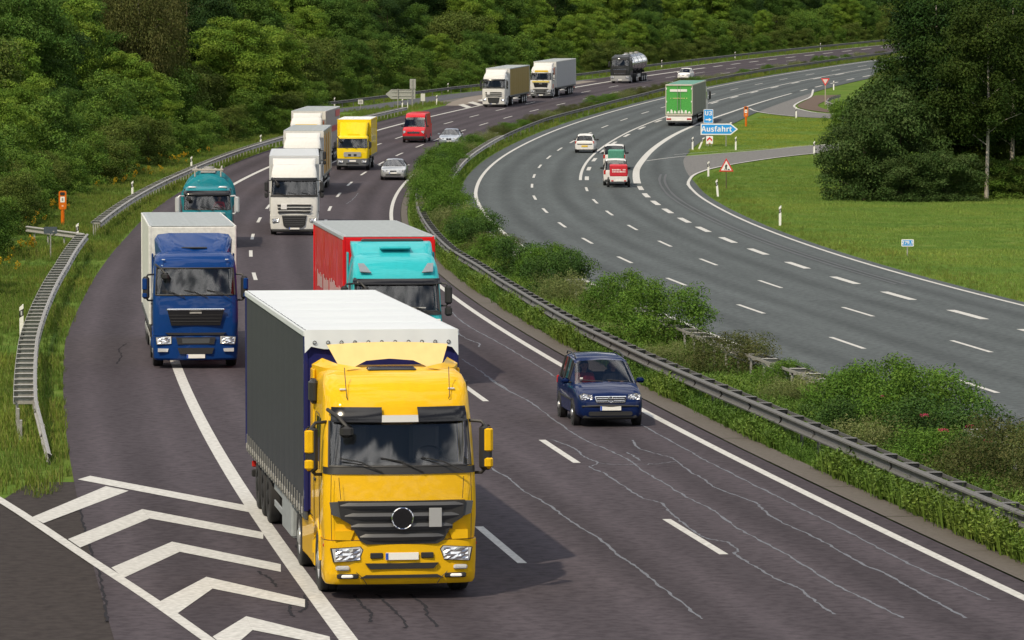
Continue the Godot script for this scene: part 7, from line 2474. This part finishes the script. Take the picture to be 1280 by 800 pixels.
func build_grass() -> void:
	var r := RandomNumberGenerator.new()
	r.seed = 909
	var pn := FastNoiseLite.new()
	pn.seed = 21
	pn.frequency = 0.09
	pn.fractal_octaves = 3
	var greens := [Color(0.140, 0.228, 0.048), Color(0.165, 0.250, 0.056), Color(0.195, 0.255, 0.068)]
	var sun_painted := tuft_mesh(8, 16, 0.10, 0.18, 0.014, [Color(0.170, 0.250, 0.042), Color(0.195, 0.270, 0.050), Color(0.220, 0.270, 0.062)])  # lawn tuft again, in lighter yellower tones that stand for sunlight
	var lawn := tuft_mesh(1, 16, 0.10, 0.18, 0.014, greens)
	var tall := tuft_mesh(2, 16, 0.34, 0.14, 0.016, [Color(0.105, 0.175, 0.028), Color(0.135, 0.195, 0.038), Color(0.170, 0.190, 0.060)])
	var weed := tuft_mesh(3, 9, 0.46, 0.15, 0.022, [Color(0.125, 0.210, 0.036), Color(0.160, 0.240, 0.050), Color(0.105, 0.180, 0.034)], true)
	var jobs := [
		# called, label, mesh, s0, s1, left, right, on_right, per m2, scale lo, hi
		["lawn_grass", "short mown lawn grass beyond the exit lane", lawn, 118.0, 345.0, 14.75, 44.0, true, 7.5, 0.8, 1.3],
		["island_grass", "short yellowish grass on the island between the ramps with sunlight painted into its tone", sun_painted, 346.0, 432.0, 14.3, 30.0, true, 6.0, 0.9, 1.4],
		["verge_grass", "rough uncut grass beside the exit lane", tall, 118.0, 300.0, 14.75, 17.5, true, 4.0, 0.35, 0.75],
		["verge_grass", "rough grass strip below the embankment wood", tall, 76.0, 426.0, -19.5, -13.6, false, 11.0, 0.5, 1.0],
		["verge_grass", "rough grass along the far guardrail under the forest", tall, 426.0, 720.0, -26.0, -15.2, false, 3.0, 0.8, 1.3],
		["median_weeds", "tall leafy weeds in front of the near median guardrail", weed, 48.0, 235.0, 1.27, 1.62, false, 75.0, 0.75, 1.3],
		["median_weeds", "leafy weeds between the shrubs of the near median", weed, 48.0, 150.0, 1.62, 5.0, false, 24.0, 0.55, 1.1],
		["median_grass", "weeds and grass on the middle of the median", weed, 150.0, 345.0, 1.15, 4.9, false, 11.0, 0.5, 0.95],
		["median_grass", "grass along the distant median", tall, 345.0, 690.0, -4.3, -1.0, true, 5.0, 0.8, 1.3]]
	for j in jobs:
		var xfs := []
		var tints := []
		var area: float = (j[4] - j[3]) * (j[6] - j[5])
		for i in int(area * j[8]):
			var s := r.randf_range(j[3], j[4])
			var w := r.randf_range(j[5], j[6])
			var u := ur(s, w) if j[7] else w
			if j[0] == "lawn_grass":
				var e := path([[118, 14.75], [288, 14.75], [294, 14.9], [305, 15.6], [317, 17.4], [331, 20.8], [342, 24.4], [352, 29.0]], s)
				if w < e:
					continue
			elif j[0] == "island_grass":
				var hi := path([[346, 17.0], [351, 20.2], [360, 23.8], [371, 28.5], [380, 30], [413, 30], [418, 26.0], [424, 19.6], [432, 15.5]], s)
				var lo := path([[346, 14.2], [350, 14.2], [371, 14.8], [397, 15.6], [412, 16.2], [432, 16.0]], s)
				if w > hi or w < lo:
					continue
			elif j[0] == "verge_grass" and j[7]:
				if r.randf() < (w - 14.75) / 3.2:
					continue
			elif j[0] == "verge_grass" and s < 426.0:
				var e2 := path([[76, -16.9], [88, -14.45], [136, -14.38], [160, -14.02], [188, -13.72], [215, -13.52], [272, -13.72], [323, -14.42], [341, -14.62], [400, -14.02], [426, -14.32]], s)
				if w > e2 or (s < 120.0 and w < path([[76, -15], [85, -15.5], [88, -16.3], [110, -19.0], [120, -20]], s)):
					continue
			elif j[0] == "verge_grass":
				var ra := path([[426, -26], [440, -23.4], [452, -22.4], [470, -21.7], [485, -20.4], [510, -17.8], [540, -15.3], [720, -15.3]], s)
				var rb := path([[426, -22.0], [440, -19.0], [452, -17.8], [456, -15.2], [460, -15.0], [720, -15.0]], s)
				if w > ra and w < rb:
					continue
				if s > 455.0 and w > ra:
					continue
			elif j[0] == "median_weeds" or (j[0] == "median_grass" and s < 345.0):
				if u > ur(s, -1.15):
					continue
			var k := pn.get_noise_2d(s, u)
			if j[0] != "lawn_grass" and k < -0.32 and r.randf() < 0.7:
				continue
			var z := r.randf_range(j[9], j[10]) * (1.0 + k * 0.5)
			xfs.append(Transform3D(Basis(Vector3.UP, r.randf() * TAU).scaled(Vector3(z, z * r.randf_range(0.8, 1.15), z)), G(s, u, -0.005)))
			var q := 0.95 + k * 0.28
			tints.append(Color(q * (1.0 + k * 0.25), q, q, 1))
		scatter(j[0], j[1], "grass" if not j[0].contains("weed") else "weeds", j[2], xfs, tints)
	# goldenrod and other yellow flowers at the foot of the wood, pink roses on the median
	var gold := flower_mesh(5, 0.55, Color(0.42, 0.28, 0.02))
	var xf := []
	var ti := []
	for p in [[196, -17.6, 9, 1.2], [225, -18.9, 5, 1.4], [240, -19.0, 5, 1.8], [290, -18.6, 13, 3.4], [306, -18.8, 16, 4.2], [322, -18.9, 12, 3.6], [275, -18.2, 7, 3.0], [180, -17.4, 4, 1.2]]:
		for i in p[2]:
			var s: float = p[0] + r.randf_range(-1, 1) * p[3] * 2.5
			var u: float = p[1] + r.randf_range(-0.9, 0.9) * p[3] * 0.5
			xf.append(Transform3D(Basis(Vector3.UP, r.randf() * TAU).scaled(Vector3.ONE * r.randf_range(0.7, 1.3)), G(s, u)))
			ti.append(Color(1, r.randf_range(0.85, 1.05), 1, 1))
	scatter("yellow_wildflowers", "yellow wildflowers at the foot of the embankment", "flowers", gold, xf, ti)
	var rose := flower_mesh(6, 0.2, Color(0.50, 0.06, 0.14))
	xf = []
	ti = []
	for i in 7:
		var s := r.randf_range(86.0, 97.0)
		xf.append(Transform3D(Basis(Vector3.UP, r.randf() * TAU).scaled(Vector3.ONE * 0.45), P(s, r.randf_range(3.2, 5.0), r.randf_range(0.65, 1.2))))
		ti.append(Color(1, 1, 1, 1))
	scatter("pink_roses", "small pink roses flowering on the near median shrubs", "flowers", rose, xf, ti)

func flower_mesh(seed_: int, h: float, tone: Color) -> ArrayMesh:
	var r := RandomNumberGenerator.new()
	r.seed = seed_
	var v := PackedVector3Array()
	var c := PackedColorArray()
	for i in 7:
		var root := Vector3(r.randf_range(-0.15, 0.15), 0, r.randf_range(-0.15, 0.15))
		var tip := root + Vector3(r.randf_range(-0.1, 0.1), h * r.randf_range(0.75, 1.2), r.randf_range(-0.1, 0.1))
		for p in [root, tip, root + Vector3(0.012, 0, 0)]:
			v.append(p)
			c.append(Color(0.06, 0.11, 0.02))
		for k in 7:
			var q := tip + Vector3(r.randf_range(-1, 1), r.randf_range(-1.4, 0.4), r.randf_range(-1, 1)) * 0.05
			var d := on_sphere(r) * 0.032
			var e := on_sphere(r) * 0.032
			for p in [q - d, q + e, q + d, q - d, q + d, q - e]:
				v.append(p)
				c.append(tone * r.randf_range(0.8, 1.2))
	var arr := []
	arr.resize(Mesh.ARRAY_MAX)
	arr[Mesh.ARRAY_VERTEX] = v
	arr[Mesh.ARRAY_COLOR] = c
	var m := ArrayMesh.new()
	m.add_surface_from_arrays(Mesh.PRIMITIVE_TRIANGLES, arr)
	return m
